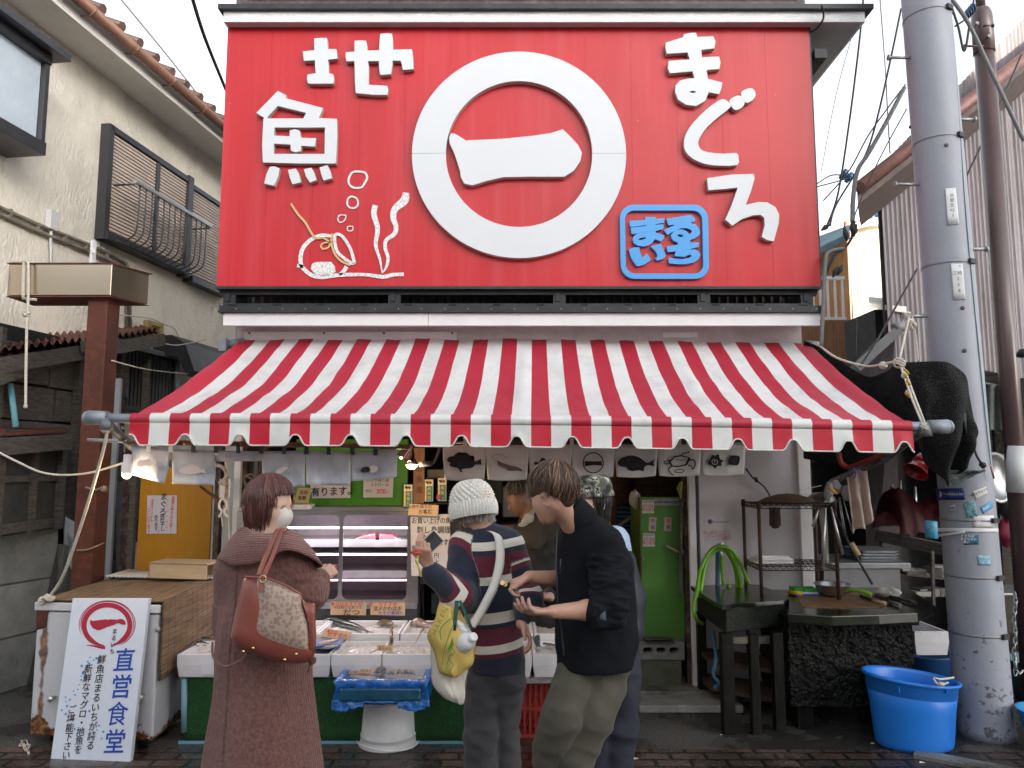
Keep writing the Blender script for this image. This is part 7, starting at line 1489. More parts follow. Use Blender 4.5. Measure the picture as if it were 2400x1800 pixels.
for i in range(12):
 x=2115+rn.random()*90;y=(1330 if i%2 else 1385)+rn.random()*14;c=W(x,y,6.2+rn.random()*.3);bm=BM();box(bm,c,(rn.uniform(.07,.14),.12,rn.uniform(.04,.09)),rot=rn.uniform(-.5,.5));v_=rn.uniform(.05,.3)
 tag(obj('workshop_junk',bm,mat('junk',(v_,v_*.95,v_*.9),.5,.3 if i%3 else 0,var=.3),bevel=.006),'small metal or plastic container in the clutter on the dim workshop shelves','container','clutter on the workshop shelves')
for x,y in((2145,1180),(2110,1165),(2090,1175)):bm=BM();tube(bm,[W(x,y-40,7),W(x+2,y+30,7)],[.012,.02],6);tag(obj('hanging_tool',bm,M_galv),'steel kitchen tool hanging in the dark back of the workshop','tool','tools hanging in the workshop')
bm=BM();lathe(bm,[(.0,.0),(.17,.0),(.20,.05),(.2,.055),(.17,.05),(.165,.01),(0,.01)],W(2325,1120,5.9),28,(.5,-1,.1));tag(obj('hanging_pan',bm,M_alu),'round aluminium pan hanging behind the right edge of the pole','pan')
bm=BM();lathe(bm,[(.0,.0),(.15,.0),(.18,.05),(.18,.055),(.15,.05),(.145,.01),(0,.01)],W(2362,1115,6.1),28,(.2,-1,.1));tag(obj('hanging_pan',bm,M_alu),'aluminium pan hanging between the two poles at the right edge','pan')
bm=BM();bx(bm,W(2340,1390,5.8),W(2460,1375,6.2));bx(bm,W(2345,1560,5.9),W(2350,1390,5.92));tag(obj('steel_bench',bm,M_galv),'steel bench in shadow at the right edge','bench')
for x,y,lb in((2360,1250,'crimson bag on the right hand side of the pole'),(2372,1190,'dark basket hanging at the right edge')):bm=BM();grid(bm,lambda u,v:W(x,y,6)+Vector((.09*math.cos(u*6.283)*math.sin(v*3.14),.07*math.sin(u*6.283)*math.sin(v*3.14),-.1*math.cos(v*3.14)))*(1+.3*mnoise.noise(Vector((u*4,v*4,x)))),14,10);tag(obj('bag',bm,mat('bag',(.2,.01,.04) if x==2360 else(.05,.05,.05),.5)),lb,'bag')
# foam boxes and blue bins behind the tub
foam(W(2135,1500,5.3).x,W(2215,1500,5.3).x,5.25,5.65,.36,.16,'white foam box standing on a dark blue tub beside the utility pole',ice=False)
bm=BM();lathe(bm,[(.16,0),(.2,.34),(.205,.345),(.19,.345)],(W(2190,1600,5.3).x,5.42,0),32);tag(obj('navy_tub',bm,mat('navy_plastic',(.01,.06,.2),.4)),'dark blue round tub under the foam box behind the utility pole','tub')
bm=BM();c=G(2450,1640);lathe(bm,[(.18,0),(.22,.26),(.23,.27),(.21,.27),(.17,.02)],c,32,cap1=True);tag(obj('grey_tub',bm,mat('grey_blue_plastic',(.12,.2,.23),.5,dirt=.4)),'grey blue tub at the right edge beyond the utility pole','tub')
bm=BM();c=G(2470,1760);lathe(bm,[(.12,0),(.17,.22),(.18,.225),(.165,.225),(.11,.02)],c,32,cap1=True);tag(obj('blue_basin',bm,mat('azure_plastic',(.03,.25,.55),.4)),'light blue basin cut by the right edge','basin')
# blue tub
bt=thing('blue_tub','big oval bright blue plastic tub in front of the utility pole','tub',Vector((2.33,4.62,0)))
M_btub=mat('bright_blue_plastic',(.012,.165,.62),.36,var=.05,vs=3,dirt=.08,dirtcol=(.01,.09,.35),ds=6)
c=Vector((W(2146,1760,4.62).x,4.63,.002));bm=BM()
pf=[(.205,0),(.218,.01),(.223,.03),(.233,.13),(.241,.22),(.253,.298),(.250,.302),(.256,.306),(.262,.368),(.270,.372),(.282,.384),(.282,.392),(.272,.398),(.262,.394),(.254,.38),(.246,.3),(.225,.1),(.21,.03),(.0,.03)]
rgs=[]
for r_,z in pf:
 k=z/.4;rgs.append([bm.verts.new(c+Vector((r_*math.cos(a),r_*.72*math.sin(a),z-.030*k*math.cos(a)))) for a in[i*2*math.pi/56 for i in range(56)]])
for a_,b_ in zip(rgs,rgs[1:]):
 for k in range(56):
  try:bm.faces.new((a_[k],a_[(k+1)%56],b_[(k+1)%56],b_[k])).smooth=True
  except ValueError:pass
bm.faces.new(rgs[0][::-1]);bmesh.ops.remove_doubles(bm,verts=bm.verts,dist=.0002)
obj('shell',bm,M_btub,bt)
for a in(-2.2,-1.15):bm=BM();bar(bm,c+Vector((.263*math.cos(a),.263*.74*math.sin(a),.345)),c+Vector((.263*math.cos(a),.263*.74*math.sin(a),.375)),.006,.02);obj('rib',bm,M_btub,bt)
rope('handle_rope','short frayed rope handle knotted through the rim of the blue tub',[W(2188,1590,4.42),W(2196,1602,4.39),W(2208,1604,4.39),W(2222,1600,4.4)],.006,knots=[(W(2206,1604,4.385),.011)])
rope('handle_rope','loose rope end inside the far rim of the blue tub',[W(2190,1588,4.5),W(2205,1592,4.5),W(2235,1588,4.55)],.006)
# == utility pole
up_=thing('utility_pole','thick pale grey utility pole with bands, stickers and number plates','pole',(2.92,4.80,0))
M_pole=mat('grey_pole_paint',(.29,.305,.36),.5,var=.08,vs=2,dirt=.0,bump=.15,bs=30)
def chips(m):
 nt=m.node_tree;b=bsdf(m);tc=N(nt,'TexCoord');n=N(nt,'TexNoise');n.inputs['Scale'].default_value=16;n.inputs['Detail'].default_value=9;n.inputs['Roughness'].default_value=.65;nt.links.new(tc.outputs['Object'],n.inputs[0])
 sp=N(nt,'SeparateXYZ');nt.links.new(tc.outputs['Object'],sp.inputs[0]);h_=N(nt,'MapRange');h_.inputs[1].default_value=0;h_.inputs[2].default_value=1.7;h_.inputs[3].default_value=.09;h_.inputs[4].default_value=-.06;nt.links.new(sp.outputs[2],h_.inputs[0])
 ad=N(nt,'Math',operation='ADD');nt.links.new(n.outputs[0],ad.inputs[0]);nt.links.new(h_.outputs[0],ad.inputs[1])
 r=ramp(nt,[(.655,0),(.675,1)]);nt.links.new(ad.outputs[0],r.inputs[0]);old=b.inputs['Base Color'].links[0].from_socket;mx=N(nt,'Mix',data_type='RGBA');nt.links.new(r.outputs[0],mx.inputs[0]);nt.links.new(old,mx.inputs[6]);mx.inputs[7].default_value=(.11,.11,.12,1);nt.links.new(mx.outputs[2],b.inputs['Base Color']);return m
chips(M_pole)
PT=Vector((-.09,0,5.2));pole0=Vector((2.915,4.80,0));rb,rt_=.160,.146
def paxis(z):return pole0+PT*(z/5.2)
def prad(z):return rb+(rt_-rb)*z/5.2
bm=BM();rs_=[0,.05,1,2,3,4,5,6.5];tube(bm,[paxis(z) for z in rs_],[prad(z)*(1.02 if z==0 else 1) for z in rs_],64);obj('shaft',bm,M_pole,up_)
def pol_at(px,py,off=0):
 d=ray(px,py);o=Vector((0,0,CH));t=4.5
 for _ in range(8):
  p=o+d*t;a_=paxis(p.z);R_=prad(p.z)+off;dx,dy=d.x,d.y;ox,oy=-a_.x,-a_.y
  A2=dx*dx+dy*dy;B2=2*(ox*dx+oy*dy);C2=ox*ox+oy*oy-R_*R_;D2=max(0,B2*B2-4*A2*C2);t=(-B2-math.sqrt(D2))/(2*A2)
 return o+d*t
for y in(24,314,612,1218,1349,1480,1716):
 z=pol_at(2230,y).z;a_=paxis(z);bm=BM();lathe(bm,[(prad(z)+.002,-.007),(prad(z)+.0035,-.006),(prad(z)+.0035,.006),(prad(z)+.002,.007)],a_,56,cap0=False);obj('band',bm,mat('steel_band',(.26,.26,.28),.5,.5),up_)
 bm=BM();an=R(-62);q=a_+Vector((math.cos(an),math.sin(an),0))*(prad(z)+.01);box(bm,q,(.018,.055,.03),rot=an);obj('buckle',bm,M_cable,up_)
for x0_,x1_,y in((2085,2125,135),(2100,2145,432),(2120,2165,741),(2282,2250,280),(2310,2275,584)):
 p,q=W(x0_,y,4.78),W(x1_+(8 if x1_>x0_ else-8),y,4.78);bm=BM();tube(bm,[p,q],.011,8);tube(bm,[p,p+(p-q).normalized()*.012],.02,8);obj('step_bolt',bm,M_galv,up_)
for y,x in((298,2134),(340,2218),(722,2256),(822,2260)):bm=BM();lathe(bm,[(.013,0),(.013,.004),(.007,.005)],pol_at(x,y),12,(0,-1,0),cap1=True);obj('plug',bm,M_blacksteel,up_)
def wrap_card(name,label,cat,corners,m,lines=(),off=.002,nu=8,parent=None,extra=()):
 TLc,TRc,BRc,BLc=corners;t=parent or thing(name,label,cat,pol_at(*TLc))
 def fn(u,v):a_=(TLc[0]+(TRc[0]-TLc[0])*u,TLc[1]+(TRc[1]-TLc[1])*u);b_=(BLc[0]+(BRc[0]-BLc[0])*u,BLc[1]+(BRc[1]-BLc[1])*u);return pol_at(a_[0]+(b_[0]-a_[0])*v,a_[1]+(b_[1]-a_[1])*v,off)
 bm=BM();grid(bm,fn,nu,4);o_=obj('card',bm,m,t);o_.modifiers.new('s','SOLIDIFY').thickness=.001
 if lines:
  bm=BM()
  for s,x,y,sz,mi,opt in lines:
   p=pol_at(x,y,off+.002);a_=paxis(p.z);n=(p-Vector((a_.x,a_.y,p.z))).normalized();rt=Vector((0,0,1)).cross(n);txt(bm,s,p,sz*4.75/F*1.1,rt,(0,0,1),mi=mi,**opt)
  bmesh.ops.remove_doubles(bm,verts=bm.verts,dist=1e-6)
  for v in bm.verts:
   a_=paxis(v.co.z);d=Vector((v.co.x-a_.x,v.co.y-a_.y,0));
   if d.length>0:v.co=Vector((a_.x,a_.y,v.co.z))+d.normalized()*(prad(v.co.z)+off+.0015)
  obj('lettering',bm,INKS,t)
 return t
M_plate=mat('number_plate',(.62,.64,.66),.5,var=.05,dirt=.2,ds=8)
wrap_card('number_plate','upper white number plate with kanji and KJ2 on the utility pole','plate',[(2215,442),(2240,440),(2248,526),(2221,527)],M_plate,[(c_,2230.5+i*.7,458+i*11.5,9,0,{}) for i,c_ in enumerate(('浜','銀','支','KJ','2'))],off=.004)
wrap_card('number_plate','lower white number plate reading 258 on the utility pole','plate',[(2228,618),(2256,618),(2263,702),(2235,703)],M_plate,[('三崎',2244,640,9.5,0,{}),('2',2245.5,653,9.5,0,{}),('5',2247,667,9.5,0,{}),('8',2248.5,681,9.5,0,{}),('⛩',2250,624,5,0,{})],off=.004)
M_navy=mat('navy_sticker',(.008,.018,.16),.35,var=.03)
def disc_on_pole(name,t,x,y,r,m,off=.0035):
 bm=BM();lp=[pol_at(x+r*math.cos(i*.45),y+r*1.15*math.sin(i*.45),off) for i in range(14)];bm.faces.new([bm.verts.new(p) for p in lp]);obj(name,bm,m,t)
t=wrap_card('sticker','dark blue rectangular sticker reading yokohama at the top of the pole stickers','sticker',[(2193,1145),(2260,1144),(2262,1171),(2194,1172)],M_navy,[("I'm yokohama 847",2232,1158,8,6,dict(sx=.75)),('~',2201,1159,12,2,dict(bold=.03)),('m',2201,1165,7,2,dict(bold=.03))]);disc_on_pole('white_disc',t,2201,1159,6.5,M_inkwhite,.0028)
t=wrap_card('sticker','white sticker with a dark blue round wave emblem beside the white strap','sticker',[(2280,1209),(2329,1208),(2331,1236),(2282,1237)],M_stk,[("I'm yokohama",2318,1222,7,2,dict(sx=.6)),('~',2293,1221,13,6,dict(bold=.04)),('M',2293,1227,7,6,dict(bold=.03))]);disc_on_pole('blue_disc',t,2293,1222,8,M_navy,.0028)
wrap_card('sticker','tilted white sticker with black slogan near the top right of the pole stickers','sticker',[(2279,1152),(2311,1140),(2315,1157),(2287,1171)],M_stk,[('#をとりもどせ',2297,1154,6,0,dict(rot=R(22),bold=.02))])
wrap_card('sticker','small white sticker with red and blue characters on the utility pole','sticker',[(2227,1185),(2238,1182),(2242,1195),(2230,1198)],M_stk,[('応援',2235,1191,6,2,dict(bold=.03)),('よこ',2233,1185,4,1,{})])
wrap_card('sticker','colourful flowery sticker in the middle of the pole stickers','sticker',[(2257,1178),(2284,1173),(2292,1210),(2266,1214)],mat('flowery_sticker',(.14,.3,.33),.4,var=.9,vs=70))
wrap_card('sticker','light blue tilted strip sticker at the right of the pole stickers','sticker',[(2297,1190),(2324,1173),(2328,1188),(2304,1205)],mat('sky_sticker',(.06,.28,.52),.4,var=.1),[('Pacific',2312,1190,6,6,dict(rot=R(27)))])
wrap_card('sticker','dark teal sticker with a face and white brush words below the white strap','sticker',[(2258,1254),(2294,1254),(2295,1276),(2259,1277)],mat('teal_photo_sticker',(.03,.12,.2),.4,var=.6,vs=30),[('俺たちは',2268,1257,6,6,dict(bold=.02)),('あきらめの',2270,1264,6,6,dict(bold=.02)),('悪い',2265,1271,6,6,dict(bold=.02))])
wrap_card('sticker','pale blue sticker lowest on the utility pole','sticker',[(2291,1302),(2320,1302),(2322,1325),(2293,1325)],mat('ice_sticker',(.2,.4,.5),.4,var=.6,vs=25),[('俺たちは',2306,1306,5,6,dict(bold=.02))])
wrap_card('strap','upper white plastic strap tied round the utility pole','strap',[(2182,1237),(2340,1239),(2340,1247),(2182,1246)],M_whitepaint,off=.006,nu=20)
wrap_card('strap','lower white plastic strap slanting round the utility pole','strap',[(2184,1255),(2262,1244),(2262,1249),(2184,1261)],M_whitepaint,off=.009,nu=12)
bm=BM();lathe(bm,[(.03,0),(.036,.005),(.036,.1),(.03,.105)],W(2184,1262,4.62),18,cap1=True);box(bm,W(2178,1232,4.63),(.04,.02,.04));tag(obj('blue_can',bm,mat('blue_can',(.05,.25,.4),.4,var=.5,vs=40)),'small blue can strapped to the left side of the utility pole','can')
bm=BM();bar(bm,W(2333,1222,4.72),W(2331,1314,4.72),.022,.004,up=Vector((0,1,0)));t=thing('name_plate','narrow white name plate strapped to the right side of the utility pole','plate',W(2333,1300,4.7));slab_=obj('plate',bm,M_plate,t)
rope('green_wire','thin green wire running down the right side of the utility pole',[W(2226,-10,4.7),W(2246,250,4.68),W(2262,480,4.66),W(2282,700,4.66),W(2300,880,4.66),W(2312,1000,4.66),W(2322,1090,4.66)],.003,mat('green_wire',(.03,.16,.12),.6))
bm=BM();tube(bm,[W(2322,1092,4.62),W(2330,1122,4.62)],.007,6);tag(obj('pink_pen',bm,mat('pink_wrap',(.4,.2,.25),.5)),'small pink wrapped wire end beside the pole','wire')
# brown pole
bp_=thing('brown_pole','slim brown steel pole with a domed collar at the right edge','pole',Vector((3.7,5.3,0)))
M_bp=mat('brown_pole_paint',(.085,.05,.05),.35,var=.2,vs=4,dirt=.3,dirtcol=(.14,.09,.1),ds=3,stretch=(2,2,.4),coat=.3)
b0=W(2398,1300,5.3);b0=Vector((b0.x,5.3,0));b1=W(2302,60,5.3);ax=(b1-b0).normalized();at_=lambda z:b0+ax*(z/ax.z)
zc=W(2307,122,5.3).z;zd=W(2303,44,5.3).z
bm=BM();tube(bm,[b0,at_(zc)],.066,28);obj('shaft',bm,M_bp,bp_)
bm=BM();lathe(bm,[(.069,-.01),(.073,-.008),(.073,.25-.02),(.07,.29),(.058,.33),(.04,.35)],at_(zc),28,ax);obj('collar',bm,M_bp,bp_)
bm=BM();tube(bm,[at_(zc+.2),at_(zc+1.5)],.032,18);obj('upper_shaft',bm,M_bp,bp_)
for x,y,s in((2262,108,-1),(2326,60,1),(2284,60,0),(2312,90,0)):bm=BM();q=W(2305,y,5.23) if s else W(x,y,5.22);tube(bm,[q,W(x,y,5.23) if s else q+Vector((0,-.03,0))],.008,6);tube(bm,[W(x,y,5.23) if s else q+Vector((0,-.03,0)),(W(x+s*3,y,5.23) if s else q+Vector((0,-.036,0)))],.014,6);obj('bolt',bm,M_bp,bp_)
bm=BM();c=W(2384,1100,5.22);tube(bm,[W(2385,1155,5.285),W(2383,1046,5.285)],.070,20);obj('guard_plate',bm,M_plate,bp_)
ch_=BM()
for i in range(16):
 p=W(2378+2*math.sin(i),1395+i*12,5.1);u_,v_=(Vector((1,0,0)),Vector((0,0,1))) if i%2 else(Vector((0,1,0)),Vector((0,0,1)))
 tube(ch_,[p+u_*.012*math.cos(a)+v_*.026*math.sin(a) for a in[k*.698 for k in range(10)]],.004,5)
tube(ch_,[W(2380,1540,5.1),W(2378,1565,5.1),W(2390,1580,5.1),W(2398,1570,5.1)],.008,6)
tag(obj('chain',ch_,M_galv),'galvanised chain with a hook hanging beside the brown pole','chain')
bm=BM();lathe(bm,[(.0,.045),(.03,.04),(.05,.015),(.05,-.01),(.03,-.015)],W(2402,832,5.0),16);tag(obj('sensor_lamp',bm,M_blacksteel),'round grey lamp cap cut by the right edge','lamp')
# stay wires at top right, insulators
bm=BM()
for k in range(4):lathe(bm,[(.014,0),(.035,.004),(.035,.012),(.014,.016)],W(2262+k*5,38-k*6,5.2),14,(1,0,.3),cap1=True)
tube(bm,[W(2238,62,5.2),W(2262,46,5.2),W(2280,20,5.2),W(2282,0,5.2)],.007,6);tag(obj('insulator',bm,mat('blue_insulator',(.01,.05,.12),.25)),'dark blue ribbed insulator beside the top of the brown pole','insulator')
bm=BM();c=W(1983,412,6.5);lathe(bm,[(.02,-.05),(.05,-.045),(.052,-.015),(.03,-.01),(.03,.01),(.052,.015),(.05,.045),(.02,.05)],c,16,(.8,0,-.5),cap1=True);tag(obj('insulator',bm,mat('blue_insulator',(.02,.09,.2),.25)),'blue reel insulator in the wires right of the signboard','insulator')
cables=[([(2222,-8),(2245,60),(2260,120),(2272,60)],5,.008,'curled cable hanging beside the top of the utility pole'),([(2225,-10),(2270,55),(2320,160),(2400,330)],5.1,.014,'pale stay pipe slanting behind the brown pole'),([(2024,-10),(2018,60),(2008,150),(1990,290),(1965,450),(1940,525)],5.6,.008,'wavy black wire dropping beside the eave'),([(2112,20),(2085,150),(2050,300),(2020,380),(1960,480),(1945,530)],5.8,.008,'twisted black wire from the pole to the shop corner'),([(2062,-10),(2075,160),(2080,260),(2086,360)],9,.008,'thin wire dropping from the sky left of the pole'),([(2120,205),(2075,290),(2035,360),(2010,400),(2000,460),(1998,520)],5.2,.016,'thick grey cable bending down from the pole'),([(2122,198),(2040,310),(1990,400),(1930,470)],5.6,.006,'thin cable beside the thick grey cable'),([(2125,255),(2060,375),(2005,500),(1998,560)],5.9,.005,'fine wire crossing the gap left of the pole'),([(1995,90),(1960,220),(1925,400)],8,.004,'faint far wire right of the signboard'),([(1913,432),(1945,412),(1970,410)],6.4,.006,'upper wire from the signboard to the blue insulator'),([(1913,438),(1960,426),(1985,418)],6.4,.006,'lower wire from the signboard to the blue insulator'),([(2000,410),(2015,395),(2030,370)],6.3,.006,'short wire from the blue insulator to the cables'),([(2150,630),(2110,700),(2060,790),(2015,860)],6.6,.009,'black cable slanting past the black outhouse'),([(1930,658),(1955,600),(1975,585),(1995,560),(2003,520)],5.3,.010,'black cable looping below the thick grey cable'),([(1925,810),(1930,700),(1935,610),(1945,590),(1980,582)],5.2,.014,'bent grey conduit beside the shop corner'),([(1993,480),(2010,620),(2005,850)],6.5,.004,'thin white wires dropping past the balcony'),([(2394,128),(2350,230),(2300,340),(2262,420)],7,.010,'black cable crossing the brown gable edge')]
for pts,Y,r_,lb in cables:rope('cable',lb,[W(x,y,Y) for x,y in pts],r_,M_gcable if r_>.013 else M_cable,cat='cable')
for x,y,x2,y2 in((1978,530,1985,565),(1996,520,1998,548),(2008,525,2000,555),(1952,650,1962,625),(1962,645,1975,620),(1925,540,1945,525)):bm=BM();tube(bm,[W(x,y,5.25),W((x+x2)/2,(y+y2)/2,5.25),W(x2,y2,5.25)],[.006,.02,.006],8);tag(obj('cable_joint',bm,M_cable),'black taped cable joint in the bundle beside the signboard corner','cable joint','taped cable joints')
# == black netting
M_net=mat('black_shade_net',(.004,.0045,.005),.7,var=.8,vs=130,bump=1.2,bs=170,spec=.25)
speckle(M_net,150,.27,(.11,.115,.12))
bm=BM()
top_=[(1885,798,5.5),(1930,818,5.4),(1975,848,5.25),(2030,882,5.05),(2075,872,4.8),(2105,852,4.6),(2150,848,4.5),(2200,848,4.42),(2236,856,4.40),(2262,885,4.42),(2272,940,4.45),(2276,1000,4.5)]
bot_=[(1885,1075,5.5),(1930,1085,5.4),(1990,1092,5.2),(2050,1078,5.0),(2090,1060,4.8),(2130,1035,4.6),(2165,1070,4.48),(2195,1110,4.42),(2218,1137,4.40),(2238,1118,4.42),(2250,1095,4.45),(2258,1060,4.5)]
TT=smooth_loop([W(*q) for q in top_],6,False);BB=smooth_loop([W(*q) for q in bot_],6,False)
def nf(u,v):
 p=curve_at(TT,u).lerp(curve_at(BB,u),v)
 return p+Vector((.015*mnoise.noise(Vector((u*9,v*3,8))),.06*math.sin(u*30+v*3)*v*(.3+u)+.03*mnoise.noise(Vector((u*10,v*4,1)))-.12*math.sin(math.pi*v)*(u>.5)*(u-.5),0))
grid(bm,nf,120,50);o_=obj('shade_net',bm,M_net);o_.modifiers.new('s','SOLIDIFY').thickness=.006;tag(o_,'black shade netting draped from the shop corner across the utility pole','netting')
bm=BM()
def tl_(u,v):a_=W(2222+88*u,1128-30*u+10*v-22*v*(1-u),4.38+.1*u);return a_+Vector((0,.03*math.sin(v*3.1)+.015*mnoise.noise(Vector((u*7,v*3,0))),.045*(v-.5)*(1.6-u)))
grid(bm,tl_,24,8);grid(bm,lambda u,v:W(2226+45*u+10*v,860+190*u+30*v*0,4.40)+Vector((.03*v,.03*v,-.03*v))+Vector((.008*mnoise.noise(Vector((u*12,v,0))),0,0)),20,4);o_=obj('net_hem',bm,mat('green_black_hem',(.022,.035,.032),.5,var=.5,vs=90,bump=1,bs=150));o_.modifiers.new('s','SOLIDIFY').thickness=.008;tag(o_,'dark green hem and gathered tail of the netting tied to the pole','netting')
rope('cord','black cord tying the netting tail round the utility pole',[W(2279,1040,4.45),W(2290,1070,4.4),W(2303,1090,4.45)],.007,M_cable,knots=[(W(2303,1090,4.42),.015)])
rope('guy_rope','double cream rope from the awning end up to the knot on the netting',[W(2163,996,4.05),W(2140,940,4.1),W(2115,870,4.3),W(2105,846,4.35)],.006,knots=[(W(2164,1000,4.03),.02),(W(2120,880,4.25),.014),(W(2130,920,4.2),.014),(W(2108,850,4.33),.03)])
rope('guy_rope','second strand of cream rope beside the awning end rope',[W(2170,998,4.05),W(2146,936,4.1),W(2122,872,4.3),W(2108,846,4.35)],.006)
rope('guy_rope','cream rope from the netting knot up to the lowest left step bolt',[W(2108,846,4.35),W(2118,800,4.45),W(2130,745,4.6),W(2126,735,4.7)],.006,knots=[(W(2135,760,4.6),.03),(W(2128,740,4.62),.022)])
rope('guy_rope','cream rope sagging from the shop corner to the netting knot',[W(1915,805,5.35),W(1960,838,5.1),W(2030,858,4.8),W(2075,852,4.5),W(2108,845,4.35)],.008,knots=[(W(2070,856,4.5),.018)])
rope('guy_rope','thin cream rope hanging from the step bolt behind the netting',[W(2138,742,4.6),W(2148,800,4.6),W(2152,845,4.6)],.005)
bm=BM()
for x,y in((2125,870),(2122,880),(2130,897),(2133,908),(2127,925)):tube(bm,[W(x-4,y-4,4.2),W(x,y,4.18),W(x+4,y+6,4.2)],.007,5)
tag(obj('yellow_ties',bm,mat('yellow_twist_tie',(.5,.3,.02),.6)),'yellow twist ties along the cream rope','ties')
# litter on the ground
for i,(x,y,s) in enumerate(((1487,1778,.02),(1655,1664,.012),(2045,1742,.012),(2160,1787,.016),(1690,1722,.008))):
 bm=BM();p=G(x,y,.006);bm.faces.new([bm.verts.new(p+Vector(v)*s) for v in((-1,-.4,0),(.8,-.6,.1),(1.2,.3,0),(-.2,.7,.15))]);o_=obj('paper_scrap',bm,M_paper);o_.modifiers.new('s','SOLIDIFY').thickness=.001;tag(o_,['pale scrap of paper on the wet ground beside the man in olive trousers','tiny white scrap in front of the door step','thin white scrap left of the blue tub','white scrap on the paving in front of the blue tub','tiny white scrap between the sink legs'][i],'scrap')
# == people: smooth-blended body fields turned into one skin
class Field:
 def __init__(s):s.p=[]
 def cap(s,a,b,r1,r2=None,k=.02,n=None,q=1.,tag=0,sub=False):
  """tapered limb from a to b; n,q: flatten along n by factor q"""
  s.p.append((np.array(a),np.array(b),r1,r1 if r2 is None else r2,k,None if n is None else np.array(Vector(n).normalized()),q,tag,sub));return s
 def chain(s,pts,rs,**k):
  for a,b,r,t in zip(pts,pts[1:],rs,rs[1:]):s.cap(a,b,r,t,**k)
  return s
 def dist(s,X,pr):
  a,b,r1,r2,k,n,q,tg,sub=pr
  ab=b-a;L=float(ab@ab);P=X-a
  t=np.clip((P@ab)/L,0,1) if L>1e-12 else np.zeros(X.shape[:-1])
  D=P-t[...,None]*ab
  if n is not None:D=D+((q-1)*(D@n))[...,None]*n
  return np.sqrt((D*D).sum(-1))-(r1+(r2-r1)*t),t
 def mesh(s,h=.006,disp=None):
  lo=np.min([np.minimum(p[0],p[1])-max(p[2],p[3]) for p in s.p],0)-4*h;hi=np.max([np.maximum(p[0],p[1])+max(p[2],p[3]) for p in s.p],0)+4*h
  N_=np.ceil((hi-lo)/h).astype(int)+1;Fd=np.full(N_,.05,np.float32)
  ax=[lo[i]+h*np.arange(N_[i]) for i in range(3)]
  for p in s.p:
   m=max(p[2],p[3])+p[4]+.03;i0=np.maximum(0,np.floor((np.minimum(p[0],p[1])-m-lo)/h).astype(int));i1=np.minimum(N_,np.ceil((np.maximum(p[0],p[1])+m-lo)/h).astype(int)+1)
   X=np.stack(np.meshgrid(*[ax[i][i0[i]:i1[i]] for i in range(3)],indexing='ij'),-1);d,_=s.dist(X,p);sl=tuple(slice(a,b) for a,b in zip(i0,i1));f=Fd[sl];k=p[4]
   if p[8]:hh=np.clip(.5-.5*(f+d)/k,0,1);Fd[sl]=f*(1-hh)+(-d)*hh+k*hh*(1-hh)
   else:hh=np.clip(.5+.5*(f-d)/k,0,1);Fd[sl]=f*(1-hh)+d*hh-k*hh*(1-hh)
  sg=Fd<0;C=np.array(Fd.shape)-1;acc=np.zeros((*C,3),np.float32);cnt=np.zeros(C,np.float32);rg=[slice(0,-1),slice(1,None)]
  for a in range(3):
   o=[i for i in range(3) if i!=a]
   for u in(0,1):
    for v in(0,1):
     s0=[0]*3;s0[a]=rg[0];s0[o[0]]=rg[u];s0[o[1]]=rg[v];s1=list(s0);s1[a]=rg[1];f0,f1=Fd[tuple(s0)],Fd[tuple(s1)];m=(f0<0)!=(f1<0);t=np.where(m,f0/np.where(m,f0-f1,1),0)
     acc[...,a]+=t*m;acc[...,o[0]]+=u*m;acc[...,o[1]]+=v*m;cnt+=m
  act=cnt>0;idx=np.full(C,-1,np.int64);idx[act]=np.arange(act.sum());V=(acc[act]/cnt[act][:,None]+np.argwhere(act))*h+lo
  Q=[]
  for a in range(3):
   b,c=(a+1)%3,(a+2)%3;s0=[slice(None)]*3;s1=[slice(None)]*3;s0[a]=rg[0];s1[a]=rg[1];m=sg[tuple(s0)]!=sg[tuple(s1)];w_=np.argwhere(m);w_=w_[(w_[:,b]>0)&(w_[:,c]>0)&(w_[:,b]<C[b])&(w_[:,c]<C[c])]
   eb=np.eye(3,dtype=int)[b];ec=np.eye(3,dtype=int)[c];q=np.stack([idx[tuple((w_-x).T)] for x in(eb+ec,ec,0*eb,eb)],1);ins=sg[tuple(w_.T)];q[~ins]=q[~ins][:,::-1];Q.append(q)
  Q=np.concatenate(Q);me=bpy.data.meshes.new('m');me.from_pydata(V.tolist(),[],Q.tolist());me.update()
  if disp:
   n_=np.empty(len(V)*3,np.float32);me.vertices.foreach_get('normal',n_);n_=n_.reshape(-1,3);V=V+n_*np.array([disp(Vector(v)) for v in V])[:,None];me.vertices.foreach_set('co',V.astype(np.float32).ravel());me.update()
  s.V=V;return me
 def near(s,tags=None):
  """for every vertex: tag and t of the nearest limb"""
  best=np.full(len(s.V),9.);tg=np.zeros(len(s.V),int);tt=np.zeros(len(s.V))
  for p in s.p:
   if p[8]:continue
   d,t=s.dist(s.V,p);m=d<best;best[m]=d[m];tg[m]=p[7];tt[m]=t[m]
  return tg,tt
def put(name,fld,m,parent,h=.006,disp=None,attr=None):
 me=fld.mesh(h,disp);o=objm(name,me,m,parent,smooth=True)
 if attr is not None:
  tg,t=fld.near();a=me.attributes.new('stripe','FLOAT','POINT');a.data.foreach_set('value',attr(fld.V,tg,t).astype(np.float32))
 return o
def folds(amp,f=(6,6,14),sharp=2.,seed=0):
 def fn(p):
  q=Vector((p.x*f[0]+seed,p.y*f[1],p.z*f[2]));n=mnoise.noise(q);m=mnoise.noise(q*2.3+Vector((5,1,7)))
  return amp*((1-abs(n)*sharp)*.7+m*.5)
 return fn
